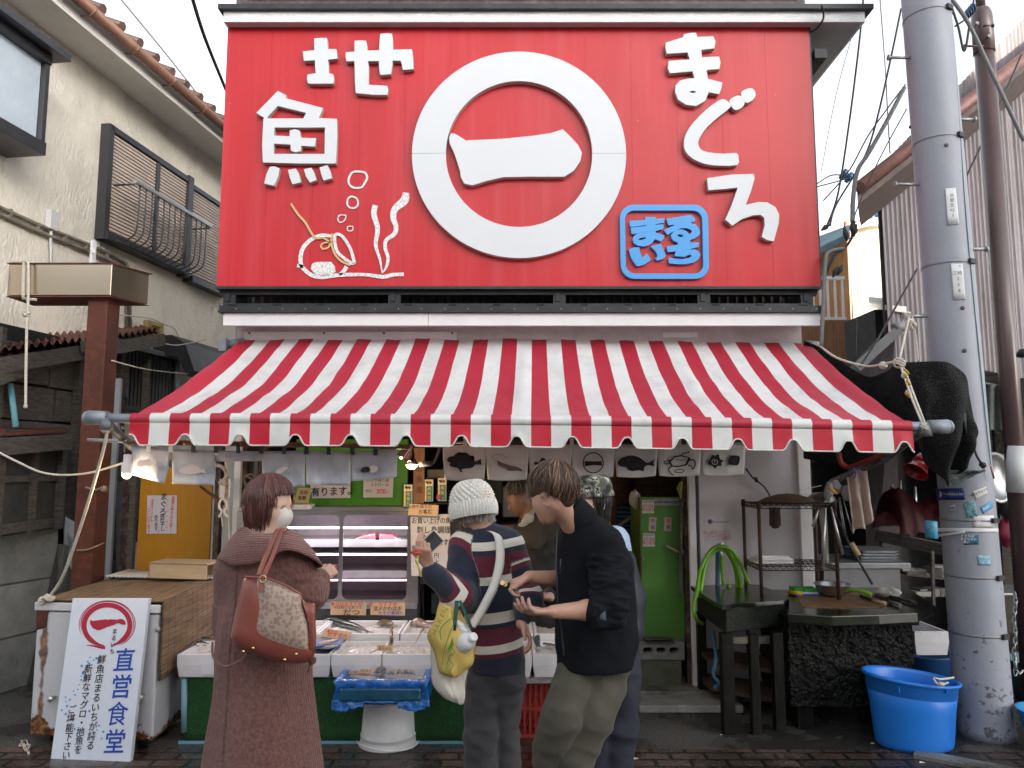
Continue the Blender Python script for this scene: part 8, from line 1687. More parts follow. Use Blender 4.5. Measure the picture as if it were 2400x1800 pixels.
def axes(yaw,pitch=0,roll=0):
 """forward, left, up from yaw clockwise of +Y"""
 M=Matrix.Rotation(-R(yaw),3,'Z')@Matrix.Rotation(R(pitch),3,'X')@Matrix.Rotation(R(roll),3,'Y');return M@Vector((0,1,0)),M@Vector((1,0,0)),M@Vector((0,0,1))
def head(B,c,ax,s=1.,neck=None):
 f,r,u=ax;P=lambda a,b,d:c+(f*a+r*b+u*d)*s
 B.cap(P(-.028,0,.022),P(.018,0,.020),.083*s,.078*s,n=r,q=1.10,k=.03)
 B.cap(P(.03,-.012,-.03),P(.03,.012,-.03),.062*s,k=.03)
 B.cap(P(.045,-.012,-.085),P(.045,.012,-.085),.036*s,k=.03);B.cap(P(.076,0,-.103),P(.078,0,-.100),.017*s,k=.025)
 for q in(-1,1):
  B.cap(P(-.02,q*.05,-.05),P(.055,q*.028,-.09),.022*s,.016*s,k=.03);B.cap(P(.055,q*.036,-.04),P(.05,q*.04,-.045),.024*s,k=.03)
  B.cap(P(.074,q*.018,.006),P(.066,q*.045,.003),.0135*s,k=.015);B.cap(P(.090,q*.033,-.018),P(.092,q*.030,-.018),.0125*s,k=.012,sub=True)
  B.cap(P(-.012,q*.080,-.012),P(-.006,q*.077,-.042),.021*s,.013*s,n=(r-f*.35*q).normalized(),q=3.2,k=.008);B.cap(P(.0,q*.086,-.022),P(.0,q*.084,-.03),.009*s,k=.006,sub=True)
  B.cap(P(.102,q*.009,-.050),P(.098,q*.012,-.052),.007*s,k=.008)
 B.cap(P(.088,0,-.008),P(.110,0,-.044),.007*s,.0095*s,k=.012);B.cap(P(.090,-.014,-.073),P(.090,.014,-.073),.0085*s,k=.008);B.cap(P(.087,-.012,-.084),P(.087,.012,-.084),.0085*s,k=.008);B.cap(P(.102,-.014,-.0785),P(.102,.014,-.0785),.003*s,k=.005,sub=True)
 if neck is not None:B.cap(P(-.022,0,-.05),neck,.052*s,.056*s,k=.03)
 return P
M_eyew=mat('eye_white',(.7,.68,.66),.2,var=0);M_eyed=mat('eye_dark',(.012,.008,.006),.1,var=0);M_brow=mat('eyebrow',(.03,.02,.016),.8)
def eyes(P,ax,parent,s=1.,brows=True):
 f,r,u=ax
 for q in(-1,1):
  bm=BM();bmesh.ops.create_icosphere(bm,subdivisions=2,radius=.0115*s,matrix=Matrix.Translation(P(.074,q*.032,-.018)));e=obj('eye',bm,M_eyew,parent,smooth=True)
  bm=BM();bmesh.ops.create_icosphere(bm,subdivisions=2,radius=.0065*s,matrix=Matrix.Translation(P(.0795,q*.032,-.018)));obj('iris',bm,M_eyed,e,smooth=True)
  bm=BM();tube(bm,[P(.083,q*.019,-.016),P(.0875,q*.03,-.0105),P(.078,q*.046,-.017)],[.0018,.0026,.0016],6);obj('eyelid',bm,M_brow,parent)
  if brows:bm=BM();tube(bm,[P(.089,q*.016,.008),P(.086,q*.034,.014),P(.074,q*.052,.008)],[.002,.0036,.0015],6);obj('eyebrow',bm,M_brow,parent)
def hand(B,w,d,n,side,curl=(20,25,20),s=1.,spread=5,thumb=(35,20),extra=None):
 """wrist w, direction d, palm normal n (away from the back of the hand), thumb on side*(d x n)"""
 d=d.normalized();n=(n-d*n.dot(d)).normalized();t=d.cross(n)*side;tips=[]
 for i,(o,L) in enumerate(((.030,.078),(.010,.086),(-.010,.080),(-.029,.062))):
  kn=w+(d*(.085-.004*i)+t*o)*s;B.cap(w+d*.012*s+t*o*.5*s,kn,.0165*s,.0125*s,k=.012,n=n,q=1.15)
  c_=curl[i] if isinstance(curl[0],(list,tuple)) else curl;p=kn;dd=Matrix.Rotation(R(-spread*(i-1.4))*side,3,n)@d;a=0
  for j,(fr_,rr) in enumerate(((.45,.0092),(.30,.0083),(.25,.0074))):
   a+=c_[j];v=dd*math.cos(R(a))+n*math.sin(R(a));e=p+v*L*fr_*s;B.cap(p,e,rr*s,rr*.9*s,k=.004);p=e
  tips.append(p)
 b=w+(d*.028+t*.028)*s;m=b+(d*.030*math.cos(R(thumb[0]))+t*.034*math.sin(R(thumb[0]))+t*.008+n*.012)*s;e=m+(d*math.cos(R(thumb[1]))+t*.4*math.sin(R(thumb[1]))+n*.35).normalized()*.036*s;B.cap(w+(d*.01+t*.012)*s,b,.017*s,.0165*s,k=.012);B.cap(b,m,.0155*s,.0115*s,k=.008);B.cap(m,e,.0105*s,.0085*s,k=.005)
 return tips
def hairdo(parent,c,ax,rad,col,n,crown=(0,0,1),length=lambda az:1.9,drop=lambda az:.0,width=.0028,seed=1,streak=None,front=0.,flare=1.,name='hair',mess=0):
 """strands combed from the crown over an ellipsoid (rad: forward, side, up) and then straight down; az = 0 at the face"""
 f,r,u=ax;rn=random.Random(seed);bm=BM();cr_=(f*crown[0]+r*crown[1]+u*crown[2]).normalized();e1=(f-cr_*f.dot(cr_)).normalized();e2=cr_.cross(e1)
 if e2.dot(r)<0:e2=-e2
 for i in range(n):
  az=(i+rn.random())/n*2*math.pi;a=math.cos(az)*e1+math.sin(az)*e2;L=length(az if az<math.pi else az-2*math.pi);g=1+rn.uniform(-.02,.035+mess*.7)+(.03 if i%5==0 else 0);pts=[];sw=rn.uniform(-.10,.10)+rn.gauss(0,1)*mess*1.3;L*=rn.uniform(.93-mess,1.04+mess*.8)
  for j in range(12):
   th=.03+L*j/11;th2=min(th,1.95);d=cr_*math.cos(th2)+(a*math.cos(sw*j/11*2)+cr_.cross(a)*math.sin(sw*j/11*2))*math.sin(th2)
   p=Vector((d.dot(f)*rad[0],d.dot(r)*rad[1],d.dot(u)*rad[2]))*g;pts.append(c+f*p.x+r*p.y+u*p.z)
  dr=drop(az if az<math.pi else az-2*math.pi)*rn.uniform(.8,1.08)
  if dr>.01:
   q=pts[-1];dv=(pts[-1]-pts[-3]).normalized();out=Vector((a.x,a.y,0))*.01*flare
   for j in range(1,5):pts.append(q+(dv*.3*(1-j/4)+Vector((0,0,-1))).normalized()*dr*j/4+out*j/4*rn.uniform(-1,1)-Vector((a.x,a.y,0))*.02*(j/4)**2*(dr>.05))
  m_=len(pts);tube(bm,pts,[width*rn.uniform(.8,1.5)*(1-.75*(j/(m_-1))**3) for j in range(m_)],4,cap=False,mi=1 if streak and rn.random()<streak else 0)
 return obj(name,bm,col,parent)
def skinmat(name,c):
 m=mat(name,c,.5,var=.09,vs=22,bump=.15,bs=160);bsdf(m).inputs['Subsurface Weight'].default_value=.12;bsdf(m).inputs['Subsurface Radius'].default_value=(.02,.008,.004);return m
M_skin=skinmat('skin',(.46,.26,.19));M_skin2=skinmat('tanned_skin',(.28,.15,.10));M_skin3=skinmat('fair_skin',(.56,.36,.28))
M_mask=mat('white_mask',(.56,.53,.50),.85,var=.03,bump=.1,bs=200)
def mask(P,ax,parent,s=1.):
 B=Field();B.cap(P(.064,-.010,-.050),P(.064,.010,-.050),.046*s,k=.02,n=ax[2],q=.95);B.cap(P(.056,-.012,-.092),P(.056,.012,-.092),.033*s,k=.03);B.cap(P(.095,0,-.055),P(.088,0,-.07),.020*s,k=.03);m=put('face_mask',B,M_mask,parent,.0045)
 for q in(-1,1):bm=BM();tube(bm,smooth_loop([P(.055,q*.056,-.035),P(.015,q*.080,-.01),P(-.012,q*.092,-.005),P(-.014,q*.088,-.045),P(.03,q*.072,-.075),P(.05,q*.055,-.085)],4,False),.0018,5);obj('ear_loop',bm,M_mask,m)
def torso_legs(F_,hipL,hipR,kn,ft,r=(.095,.07,.055),k=.03,tag=0):
 for h_,a,b in zip((hipL,hipR),kn,ft):F_.cap(h_,a,r[0],r[1],k=k,tag=tag);F_.cap(a,b,r[1],r[2],k=k,tag=tag)
def shoe(parent,p,d,m):
 B=Field();B.cap(p+Vector((0,0,.035)),p+d*.15+Vector((0,0,.025)),.042,.034,k=.02);B.cap(p+Vector((0,0,.07)),p+Vector((0,0,.05)),.04,k=.02);put('shoe',B,m,parent,.008)
M_shoe=mat('dark_shoe',(.03,.028,.026),.5)
def wale(m,sc,dark=.55,axis=0,coords='Object',bs=.5):
 nt=m.node_tree;b=bsdf(m);tc=N(nt,'TexCoord');sp=N(nt,'SeparateXYZ');nt.links.new(tc.outputs[coords],sp.inputs[0]);mu=N(nt,'Math',operation='MULTIPLY');nt.links.new(sp.outputs[axis],mu.inputs[0]);mu.inputs[1].default_value=sc
 nz_=N(nt,'TexNoise');nz_.inputs['Scale'].default_value=5;nt.links.new(tc.outputs[coords],nz_.inputs[0]);ad=N(nt,'Math',operation='MULTIPLY_ADD');nt.links.new(nz_.outputs[0],ad.inputs[0]);ad.inputs[1].default_value=3;nt.links.new(mu.outputs[0],ad.inputs[2])
 sn=N(nt,'Math',operation='SINE');nt.links.new(ad.outputs[0],sn.inputs[0]);r=ramp(nt,[(0,dark),(.75,1)]);mr=N(nt,'MapRange');mr.inputs[1].default_value=-1;nt.links.new(sn.outputs[0],mr.inputs[0]);nt.links.new(mr.outputs[0],r.inputs[0])
 old=b.inputs['Base Color'].links[0].from_socket;mx=N(nt,'Mix',data_type='RGBA',blend_type='MULTIPLY');mx.inputs[0].default_value=1;nt.links.new(old,mx.inputs[6]);nt.links.new(r.outputs[0],mx.inputs[7]);nt.links.new(mx.outputs[2],b.inputs['Base Color'])
 bp=N(nt,'Bump');bp.inputs['Strength'].default_value=bs;bp.inputs['Distance'].default_value=.003;nt.links.new(sn.outputs[0],bp.inputs['Height']);nt.links.new(bp.outputs[0],b.inputs['Normal']);return m
wo=thing('person','woman with maroon bob hair, white mask and long brown coat carrying a patterned handbag','person',(-1.2,3.6,0))
ax=axes(104,-4);hc=W(634,1180,3.56);B=Field();nk=W(618,1262,3.56);P=head(B,hc,ax,.98,nk)
sl_,sr_=W(556,1300,3.58),W(690,1300,3.54);B.cap(sl_,sr_,.05,k=.05);B.cap(nk,W(622,1500,3.58),.09,.11,k=.05)
hd_=W(752,1352,3.70);B.chain([sr_,W(726,1392,3.58),hd_],[.045,.038,.028]);B.chain([sl_,W(560,1400,3.75),W(640,1370,3.85)],[.045,.038,.028]);hand(B,hd_,Vector((.3,.35,.2)),Vector((-.3,.3,-.6)),1,(45,40,30),.9)
for q in(-1,1):B.chain([W(622+q*22,1530,3.58),W(620+q*22,1720,3.58),W(620+q*22,1930,3.6)+Vector((0,0,0))],[.09,.06,.045])
put('body',B,M_skin3,wo,.0045);eyes(P,ax,wo,.98,False);mask(P,ax,wo,.98)
M_coat=wale(mat('brown_wool',(.215,.098,.085),.95,var=.45,vs=70,bump=.0,sheen=.15),1250,.6,0,bs=.6)
M_coll=wale(mat('brown_rib_collar',(.29,.12,.105),.95,var=.3,vs=90,sheen=.2),900,.38,2,bs=.9)
C=Field();C.cap(W(564,1318,3.58),W(678,1312,3.55),.086,.084,k=.06,tag=1);C.cap(W(622,1340,3.57),W(624,1500,3.58),.165,.18,k=.08,n=(0,1,0),q=1.25);C.cap(W(617,1500,3.58),Vector((W(617,1800,3.6).x,3.6,.16)),.18,.275,k=.1,n=(0,1,0),q=1.22)
C.cap(W(545,1340,3.6),W(548,1460,3.68),.08,.09,k=.05)
C.chain([W(688,1318,3.55),W(720,1388,3.56),W(722,1392,3.60),W(740,1362,3.66)],[.084,.074,.074,.060],k=.035,tag=2)
C.cap(Vector((W(617,1800,3.6).x,3.6,-.13)),Vector((W(617,1800,3.6).x,3.6,.02)),.32,k=.01,sub=True)
fa,fb=folds(.010,(9,9,1.3),2.2,3),folds(.012,(5,5,16),2.2,8)
put('coat',C,M_coat,wo,.0065,lambda p:fa(p)*(1.1 if p.z<1.0 else .4)+(fb(p) if p.x>-.98 and p.z>.8 else 0)-(.006 if abs(p.x+1.245-.02*(p.z-1))<.004 and p.y<3.55 else 0))
inn=[W(*q) for q in((575,1236,3.50),(600,1246,3.44),(640,1250,3.44),(672,1244,3.5),(680,1240,3.6),(650,1238,3.7),(590,1236,3.68),(568,1235,3.58))]
out=[W(*q) for q in((514,1312,3.50),(550,1325,3.40),(612,1316,3.36),(684,1288,3.38),(758,1326,3.52),(690,1330,3.86),(590,1330,3.86),(516,1310,3.66))]
mid=[a.lerp(b,.42)+Vector((0,(-.035 if i in(1,2,3) else .02),.040)) for i,(a,b) in enumerate(zip(inn,out))]
I_,M1,O_=[smooth_loop(x,8) for x in(inn,mid,out)];bm=BM();ni=len(I_)
def coll(u,v):
 i=int(round(u*ni))%ni;a,b,c=I_[i],M1[i],O_[i];t=v;p=a*(1-t)**2+b*2*t*(1-t)+c*t*t;return p+Vector((0,0,.006*mnoise.noise(Vector((u*14,v*3,0)))))
grid(bm,coll,ni,14);bmesh.ops.remove_doubles(bm,verts=bm.verts,dist=.0005);o=obj('collar',bm,M_coll,wo,smooth=True);o.modifiers.new('s','SOLIDIFY').thickness=.009
M_hair1=mat('maroon_hair',(.08,.027,.023),.38,var=.5,vs=40,spec=.6);M_hair1b=mat('maroon_hair_light',(.16,.062,.05),.4,var=.3)
H=Field();u=ax[2];H.cap(P(-.03,0,.035),P(.0,0,.042),.096,.084,n=ax[1],q=1.05);H.cap(P(-.045,-.02,-.03),P(-.045,.02,-.03),.072,k=.04);H.cap(P(-.05,0,-.05),P(-.045,0,-.095),.062,.05,k=.04);put('hair_cap',H,M_hair1,wo,.006)
hairdo(wo,P(-.008,0,.020),ax,(.117,.106,.114),[M_hair1,M_hair1b],900,(-.15,0,1),lambda a:1.40 if abs(a)<.9 else 1.5 if abs(a)<1.2 else 1.72,lambda a:0 if abs(a)<.9 else .05 if abs(a)<1.1 else .12-.01*math.cos(a),.0030,4,.25)
# handbag
hb=thing('handbag','brown leather and patterned canvas shoulder bag hanging on the woman in the brown coat','handbag',W(640,1540,3.3))
M_lea=mat('chestnut_leather',(.23,.06,.045),.38,var=.15,vs=5,bump=.1,bs=120,coat=.15);M_can=mat('canvas_monogram',(.40,.30,.245),.6,var=.04)
def blobs(m):
 nt=m.node_tree;b=bsdf(m);tc=N(nt,'TexCoord');v=N(nt,'TexVoronoi');v.inputs['Scale'].default_value=58;v.inputs['Randomness'].default_value=.7;nt.links.new(tc.outputs['Object'],v.inputs[0]);r=ramp(nt,[(.44,1),(.50,0)]);nt.links.new(v.outputs['Distance'],r.inputs[0]);r2=ramp(nt,[(.14,.4),(.18,1)]);nt.links.new(v.outputs['Distance'],r2.inputs[0])
 mu=N(nt,'Math',operation='MULTIPLY');nt.links.new(r.outputs[0],mu.inputs[0]);nt.links.new(r2.outputs[0],mu.inputs[1]);old=b.inputs['Base Color'].links[0].from_socket;mx=N(nt,'Mix',data_type='RGBA');nt.links.new(mu.outputs[0],mx.inputs[0]);nt.links.new(old,mx.inputs[6]);mx.inputs[7].default_value=(.27,.195,.165,1);nt.links.new(mx.outputs[2],b.inputs['Base Color'])
blobs(M_can)
BF,BBk=3.20,3.34
def bagpart(name,pts,m,Yf=BF,Yb=BBk,bul=.03,bev=.012,lift=0):
 bm=BM();P2=smooth_loop([Vector((a,b,0)) for a,b in pts],3);cx=sum(p.x for p in P2)/len(P2);cy=sum(p.y for p in P2)/len(P2)
 rr=[[bm.verts.new(W(cx+(p.x-cx)*s_,cy+(p.y-cy)*s_,Y)) for p in P2] for s_,Y in((.05,Yf-bul),(.45,Yf-bul*.95),(.8,Yf-bul*.65),(.95,Yf-.1*bul),(1,Yf+.03),(.99,Yb))]
 for a,b in zip(rr,rr[1:]):
  for k in range(len(a)):bm.faces.new((a[k],a[(k+1)%len(a)],b[(k+1)%len(a)],b[k])).smooth=True
 bm.faces.new(rr[0]);bm.faces.new(rr[-1][::-1]);return obj(name,bm,m,hb)
bagpart('side_panel',[(575,1352),(606,1360),(600,1400),(588,1440),(585,1478),(592,1500),(640,1520),(700,1532),(738,1526),(728,1546),(700,1556),(650,1550),(590,1530),(552,1508),(541,1490),(548,1450),(560,1395)],M_lea,BF-.006,BBk+.02,.03)
bagpart('side_panel',[(702,1392),(716,1412),(738,1416),(740,1460),(741,1510),(734,1532),(722,1534),(728,1480),(718,1430)],M_lea,BF-.004,BBk+.03,.02)
bagpart('canvas_panel',[(600,1358),(645,1362),(690,1384),(706,1394),(710,1420),(722,1460),(727,1500),(722,1532),(680,1528),(630,1515),(590,1494),(586,1470),(594,1420)],M_can,BF-.012,BBk,.035)
bm=BM();tube(bm,smooth_loop([W(575,1352,BF),W(620,1355,BF-.03),W(665,1370,BF-.03),W(706,1394,BF)],5,False),.005,6);obj('top_trim',bm,M_lea,hb)
for k,(a,b,c) in enumerate((((606,1348),(625,1300),(648,1246)),((618,1352),(640,1300),(660,1246)))):
 bm=BM();pp=smooth_loop([W(*a,BF-.02),W(*b,3.29),W(*c,3.36),W(c[0]+12,c[1]-8,3.46)],6,False);tube(bm,pp,.0105,8,flat=(1,.28));obj('strap',bm,M_lea,hb)
bm=BM();tube(bm,[W(616,1357,BF-.055)+Vector((.013*math.cos(a),0,.015*math.sin(a))) for a in[i*.4 for i in range(17)]],.0028,6);obj('buckle',bm,mat('brass',(.7,.5,.25),.2,1),hb)
bm=BM();bar(bm,W(613,1364,BF-.04),W(611,1386,BF-.05),.022,.006);obj('strap_tab',bm,M_lea,hb)
for x,y in((594,1518),(571,1526),(668,1545),(695,1532)):bm=BM();lathe(bm,[(.007,0),(.006,.006),(0,.008)],W(x,y,BF-.035),12,(0,-1,-.3));obj('stud',bm,bpy.data.materials['brass'],hb)
rope('coat_belt','thin brown cord looping below the handbag at the left side of the coat',[W(498,1505,3.3),W(500,1540,3.25),(W(525,1562,3.22)),W(560,1550,3.22),W(585,1525,3.25)],.005,M_coat);rope('coat_belt','knotted brown cord end below the right corner of the handbag',[W(735,1530,3.3),W(728,1555,3.28),W(722,1575,3.3)],.005,M_coat,knots=[(W(732,1548,3.28),.014)])
card('price_slip','small folded yellow slip held by the woman in the brown coat','slip',[(735,1330),(748,1316),(752,1322),(740,1336)],fplane(3.72),M_card,[])
el=thing('person','elder in white knitted beanie and navy, maroon and cream striped sweater holding up a phone','person',(-.1,3.8,0))
ax=axes(-28,-8);hc=W(1116,1186,3.78);B=Field();nk=W(1134,1250,3.76);P=head(B,hc,ax,.95,nk)
sL,sR=W(1090,1278,3.76),W(1192,1278,3.76);B.cap(sL,sR,.05,k=.04);B.cap(nk,W(1150,1320,3.8),.055,.09,k=.04);B.cap(W(1150,1320,3.8),W(1160,1600,3.82),.09,.08,k=.04)
wr=W(1003,1322,3.52);B.chain([sL,W(1088,1395,3.66),wr],[.042,.036,.026]);wr2=W(1222,1462,3.60);B.chain([sR,W(1238,1400,3.72),W(1236,1420,3.68),wr2],[.042,.038,.036,.026])
hand(B,wr,W(984,1268,3.47)-wr,Vector((.35,.9,.1)),1,((25,30,20),(30,30,22),(38,34,25),(45,38,28)),.98,9);hand(B,wr2,Vector((.35,-.25,-.5)),Vector((-.6,-.1,-.45)),-1,(30,30,25),.92,6)
for a,b in((W(1140,1620,3.81),W(1127,1720,3.80)),(W(1186,1620,3.83),W(1188,1720,3.85))):B.chain([a,b,Vector((b.x,b.y+.02,.1))],[.06,.045,.035])
put('body',B,M_skin,el,.0040);eyes(P,ax,el,.95,False);mask(P,ax,el,.95)
hairdo(el,P(-.012,0,-.02),ax,(.090,.088,.085),[mat('grey_hair',(.32,.31,.3),.5,var=.3),mat('white_hair',(.55,.54,.53),.5)],260,(0,0,1),lambda a:.1 if abs(a)<1.2 else 2.0,lambda a:.0 if abs(a)<1.2 else .035,.0022,3,.5)
cB=W(1110,1200,3.77);fB,rB,uB=axes(-28,-12,-3)
def bean(u,v):
 a=u*2*math.pi
 if v<.36:w_=v/.36;r_=.117+.006*math.sin(w_*3.14)+.0048*math.sin(a*46);z=-.028+.078*w_
 else:
  w_=(v-.36)/.64;th=w_*math.pi/2;r_=.112*math.cos(th)**.8;z=.045+.115*math.sin(th);b_=.009*math.sin(a*22+(int(w_*11)%2)*3.14)*abs(math.sin(w_*11*3.1416))*min(1,r_/.05);r_+=b_;z+=b_*.5
 r_=max(r_,.0005);return cB+(fB*math.cos(a)*1.03+rB*math.sin(a)*.97)*r_+uB*z
bm=BM();grid(bm,bean,220,80);o=obj('beanie',bm,mat('white_wool',(.86,.84,.78),.95,var=.12,vs=60,bump=.9,bs=240,sheen=.4),el,smooth=True);o.modifiers.new('s','SOLIDIFY').thickness=.006
NV,BG_,CR=(.014,.020,.040),(.115,.014,.032),(.70,.66,.58)
M_sw=mat('striped_knit',NV,.95,var=0,bump=.35,bs=260,sheen=.25);nt_=M_sw.node_tree
zz=lambda y:W(1150,y,3.64).z
st_=[(1220,NV),(1262,CR),(1283,NV),(1292,BG_),(1343,CR),(1362,NV),(1430,CR),(1459,NV),(1470,BG_),(1511,CR),(1531,BG_),(1541,NV)]
rp=ramp(nt_,[((1.5-zz(y))/2,c) for y,c in st_[:12]]+[((2.0)/4,NV),(.56,BG_),(.60,CR),(.64,BG_),(.67,NV),(.765,BG_),(.80,CR),(.835,BG_),(.86,NV)],'CONSTANT')
at=N(nt_,'Attribute',attribute_name='stripe');hv=N(nt_,'Math',operation='MULTIPLY');hv.inputs[1].default_value=.5;nt_.links.new(at.outputs['Fac'],hv.inputs[0]);nt_.links.new(hv.outputs[0],rp.inputs[0]);nt_.links.new(rp.outputs[0],bsdf(M_sw).inputs['Base Color'])
S=Field();S.cap(W(1096,1284,3.77),W(1186,1284,3.77),.072,k=.05);S.cap(W(1134,1252,3.77),W(1138,1300,3.78),.06,.1,k=.04);S.cap(W(1146,1310,3.78),W(1164,1572,3.80),.135,.137,k=.06,n=(0,1,0),q=1.2);S.cap(W(1150,1300,3.76),W(1160,1400,3.78),.13,.14,k=.06,n=(0,1,0),q=1.15)
S.cap(Vector((W(1164,1600,3.8).x,3.8,.045)),Vector((W(1164,1600,3.8).x,3.8,.07)),.59,k=.01,sub=True)
S.chain([sL,W(1080,1398,3.66),W(1074,1400,3.62),W(1012,1342,3.53)],[.075,.078,.072,.046],k=.035,tag=1);S.chain([sR,W(1240,1398,3.72),W(1240,1412,3.68),W(1228,1440,3.62)],[.072,.058,.058,.044],k=.035,tag=2)
i1=[i for i,p in enumerate(S.p) if p[7]==1]
def swattr(V,tg,t):
 s=1.5-V[:,2]+.02*np.sin((V[:,0])*8)-.10*np.clip((-.20-V[:,0]),0,1)
 sL_=np.array(sL);e_=np.array(W(1078,1400,3.64));w2=np.array(W(1012,1342,3.53))
 def arm(V,a,b,c):l1,l2=np.linalg.norm(b-a),np.linalg.norm(c-b);t1=np.clip((V-a)@(b-a)/l1**2,-.3,1);t2=np.clip((V-b)@(c-b)/l2**2,0,1.1);return(t1*l1+t2*l2)/(l1+l2)
 sa=arm(V,sL_,e_,w2);sb=arm(V,np.array(sR),np.array(W(1240,1400,3.7)),np.array(W(1228,1440,3.62)))
 return np.clip(np.where((tg==1)&(sa>.2),1.02+.92*sa,np.where((tg==2)&(sb>.25),1.02+.92*sb,np.minimum(s,.99))),0,2)
fs_=folds(.008,(8,8,9),2.2,2)
put('sweater',S,M_sw,el,.005,fs_,swattr)
M_char=mat('charcoal_cotton',(.055,.054,.062),.9,var=.2,vs=10,bump=.2,bs=150,sheen=.1)
T=Field();hz_=W(1164,1590,3.8);T.cap(W(1150,1568,3.8),W(1180,1568,3.8),.092,k=.05);T.cap(hz_-Vector((.06,0,.02)),hz_+Vector((.045,0,-.02)),.088,k=.05);T.chain([hz_-Vector((.065,0,.08)),W(1128,1720,3.78),Vector((W(1128,1800,3.8).x,3.82,.07))],[.092,.082,.078],k=.012);T.chain([hz_+Vector((.045,0,-.08)),W(1182,1720,3.84),Vector((W(1190,1800,3.84).x,3.86,.07))],[.08,.07,.065],k=.012)
put('trousers',T,M_char,el,.0065,folds(.011,(7,7,10),2.3,5));shoe(el,Vector((W(1128,1800,3.8).x,3.78,0)),Vector((-.3,1,0)),M_shoe);shoe(el,Vector((W(1190,1800,3.84).x,3.84,0)),Vector((-.1,1,0)),M_shoe)
bm=BM();SP_=smooth_loop([Vector(q) for q in((1150,1243,3.66),(1168,1258,3.62),(1172,1310,3.585),(1158,1370,3.565),(1128,1430,3.55),(1104,1466,3.54))],6,False);grid(bm,lambda u,v:(lambda q:W(q.x-9+18*v,q.y+6*v,q.z+.012*(2*v-1)**2))(curve_at(SP_,u)),30,4);o=obj('cross_strap',bm,mat('white_webbing',(.74,.72,.67),.9,bump=.3,bs=200));o.modifiers.new('s','SOLIDIFY').thickness=.004;tag(o,'wide off white bag strap crossing the back of the striped sweater','strap')
# phone
ph_=thing('phone','dark smartphone with a pale case held up by the elder in the beanie','phone',W(1010,1270,3.5));pa_,pb2=W(984,1297,3.50),W(1030,1253,3.50);bm=BM();bar(bm,pa_,pb2,.072,.010,up=Vector((.0,1,0)));obj('case',bm,mat('pale_phone_case',(.42,.42,.36),.3),ph_,bevel=.005)
bm=BM();bar(bm,pa_+Vector((.004,-.0075,.002)),pb2+Vector((-.004,-.0075,-.004)),.064,.002,up=Vector((.0,1,0)));obj('back',bm,mat('graphite_glass',(.05,.055,.06),.15,coat=.6),ph_,bevel=.0005);bm=BM();bar(bm,pa_.lerp(pb2,.62)+Vector((-.012,-.010,.012)),pa_.lerp(pb2,.92)+Vector((-.012,-.010,.012)),.016,.003,up=Vector((.0,1,0)));obj('camera_bar',bm,M_cable,ph_)
bm=BM();tube(bm,wob([W(978,1300,3.48),W(974,1315,3.47),W(982,1332,3.47),W(986,1350,3.47)],.01,20),[.004,.008,.005,.007],6);obj('charm',bm,mat('charm',(.45,.4,.12),.5,var=.8,vs=60),ph_);bm=BM();tube(bm,[W(964,1294,3.46),W(976,1298,3.45),W(988,1294,3.45)],.007,6);obj('finger_loop',bm,M_inkred,ph_)
# bags
def sack(name,label,top,bot,Yc,depth,m,ncol=26,amp=.012,seed=0,cat='bag'):
 """closed soft bag between two half outlines (left and right px curves, top to bottom)"""
 L_=smooth_loop([Vector((a,b,0)) for a,b in top],5,False);R2=smooth_loop([Vector((a,b,0)) for a,b in bot],5,False);bm=BM()
 def fn(u,v):
  l,r_=curve_at(L_,v),curve_at(R2,v);a=u*2*math.pi;cx,cy=(l.x+r_.x)/2,(l.y+r_.y)/2;x=cx+(r_.x-l.x)/2*math.cos(a);y=cy+(r_.y-l.y)/2*math.cos(a);d_=depth*math.sin(math.pi*min(.97,.12+v*.86))**.6;k=amp*(mnoise.noise(Vector((u*9+seed,v*5,1)))+.5*mnoise.noise(Vector((u*22,v*3+seed,1))));return W(x,y,Yc-d_*math.sin(a))+Vector((k,-k,0))
 grid(bm,fn,48,30);bmesh.ops.remove_doubles(bm,verts=bm.verts,dist=.0004);return tag(obj(name,bm,m,smooth=True),label,cat)
M_cream=mat('cream_cotton_bag',(.66,.63,.57),.9,var=.06,bump=.3,bs=14)
sack('cotton_bag','cream cotton bag hanging lowest at the hip of the elder',[(1018,1490),(1010,1540),(1014,1600),(1040,1635),(1075,1650)],[(1090,1500),(1098,1540),(1092,1600),(1088,1640),(1078,1652)],3.52,.05,M_cream,seed=3)
yb_=thing('yellow_bag','yellow printed shopping bag with dark green handles at the hip of the elder','bag',W(1060,1585,3.45));M_yel=mat('yellow_bag_cloth',(.62,.46,.13),.7,var=.12,vs=5,bump=.5,bs=12)
o=sack('cloth','x',[(1030,1412),(1018,1450),(1005,1490),(1020,1530),(1030,1575),(1060,1588)],[(1078,1430),(1100,1478),(1116,1505),(1112,1545),(1095,1568),(1070,1588)],3.44,.06,M_yel,seed=8)
for k in('label','category'):del o[k]
o.parent=yb_;o.matrix_parent_inverse=yb_.matrix_basis.inverted()
for a,b,c in(((1071,1408),(1068,1440),(1064,1478)),((1078,1408),(1094,1445),(1106,1475))):bm=BM();tube(bm,[W(*a,3.42),W(*b,3.39),W(*c,3.385)],.009,8,flat=(1,.3));obj('handle',bm,mat('bottle_green',(.01,.07,.055),.7),yb_)
yp=Plane(W(1045,1500,3.375),(.95,-.12,0),(0,.05,1));bm=BM()
for ch,x,y in zip('CHAKEN',(1010,1017,1023,1029,1035,1041),(1497,1482,1468,1455,1442,1430)):letter(bm,yp,ch,x+3,y,15,0,rot=62,off=.006)
obj('lettering',bm,mat('olive_print',(.25,.22,.03),.8),yb_)
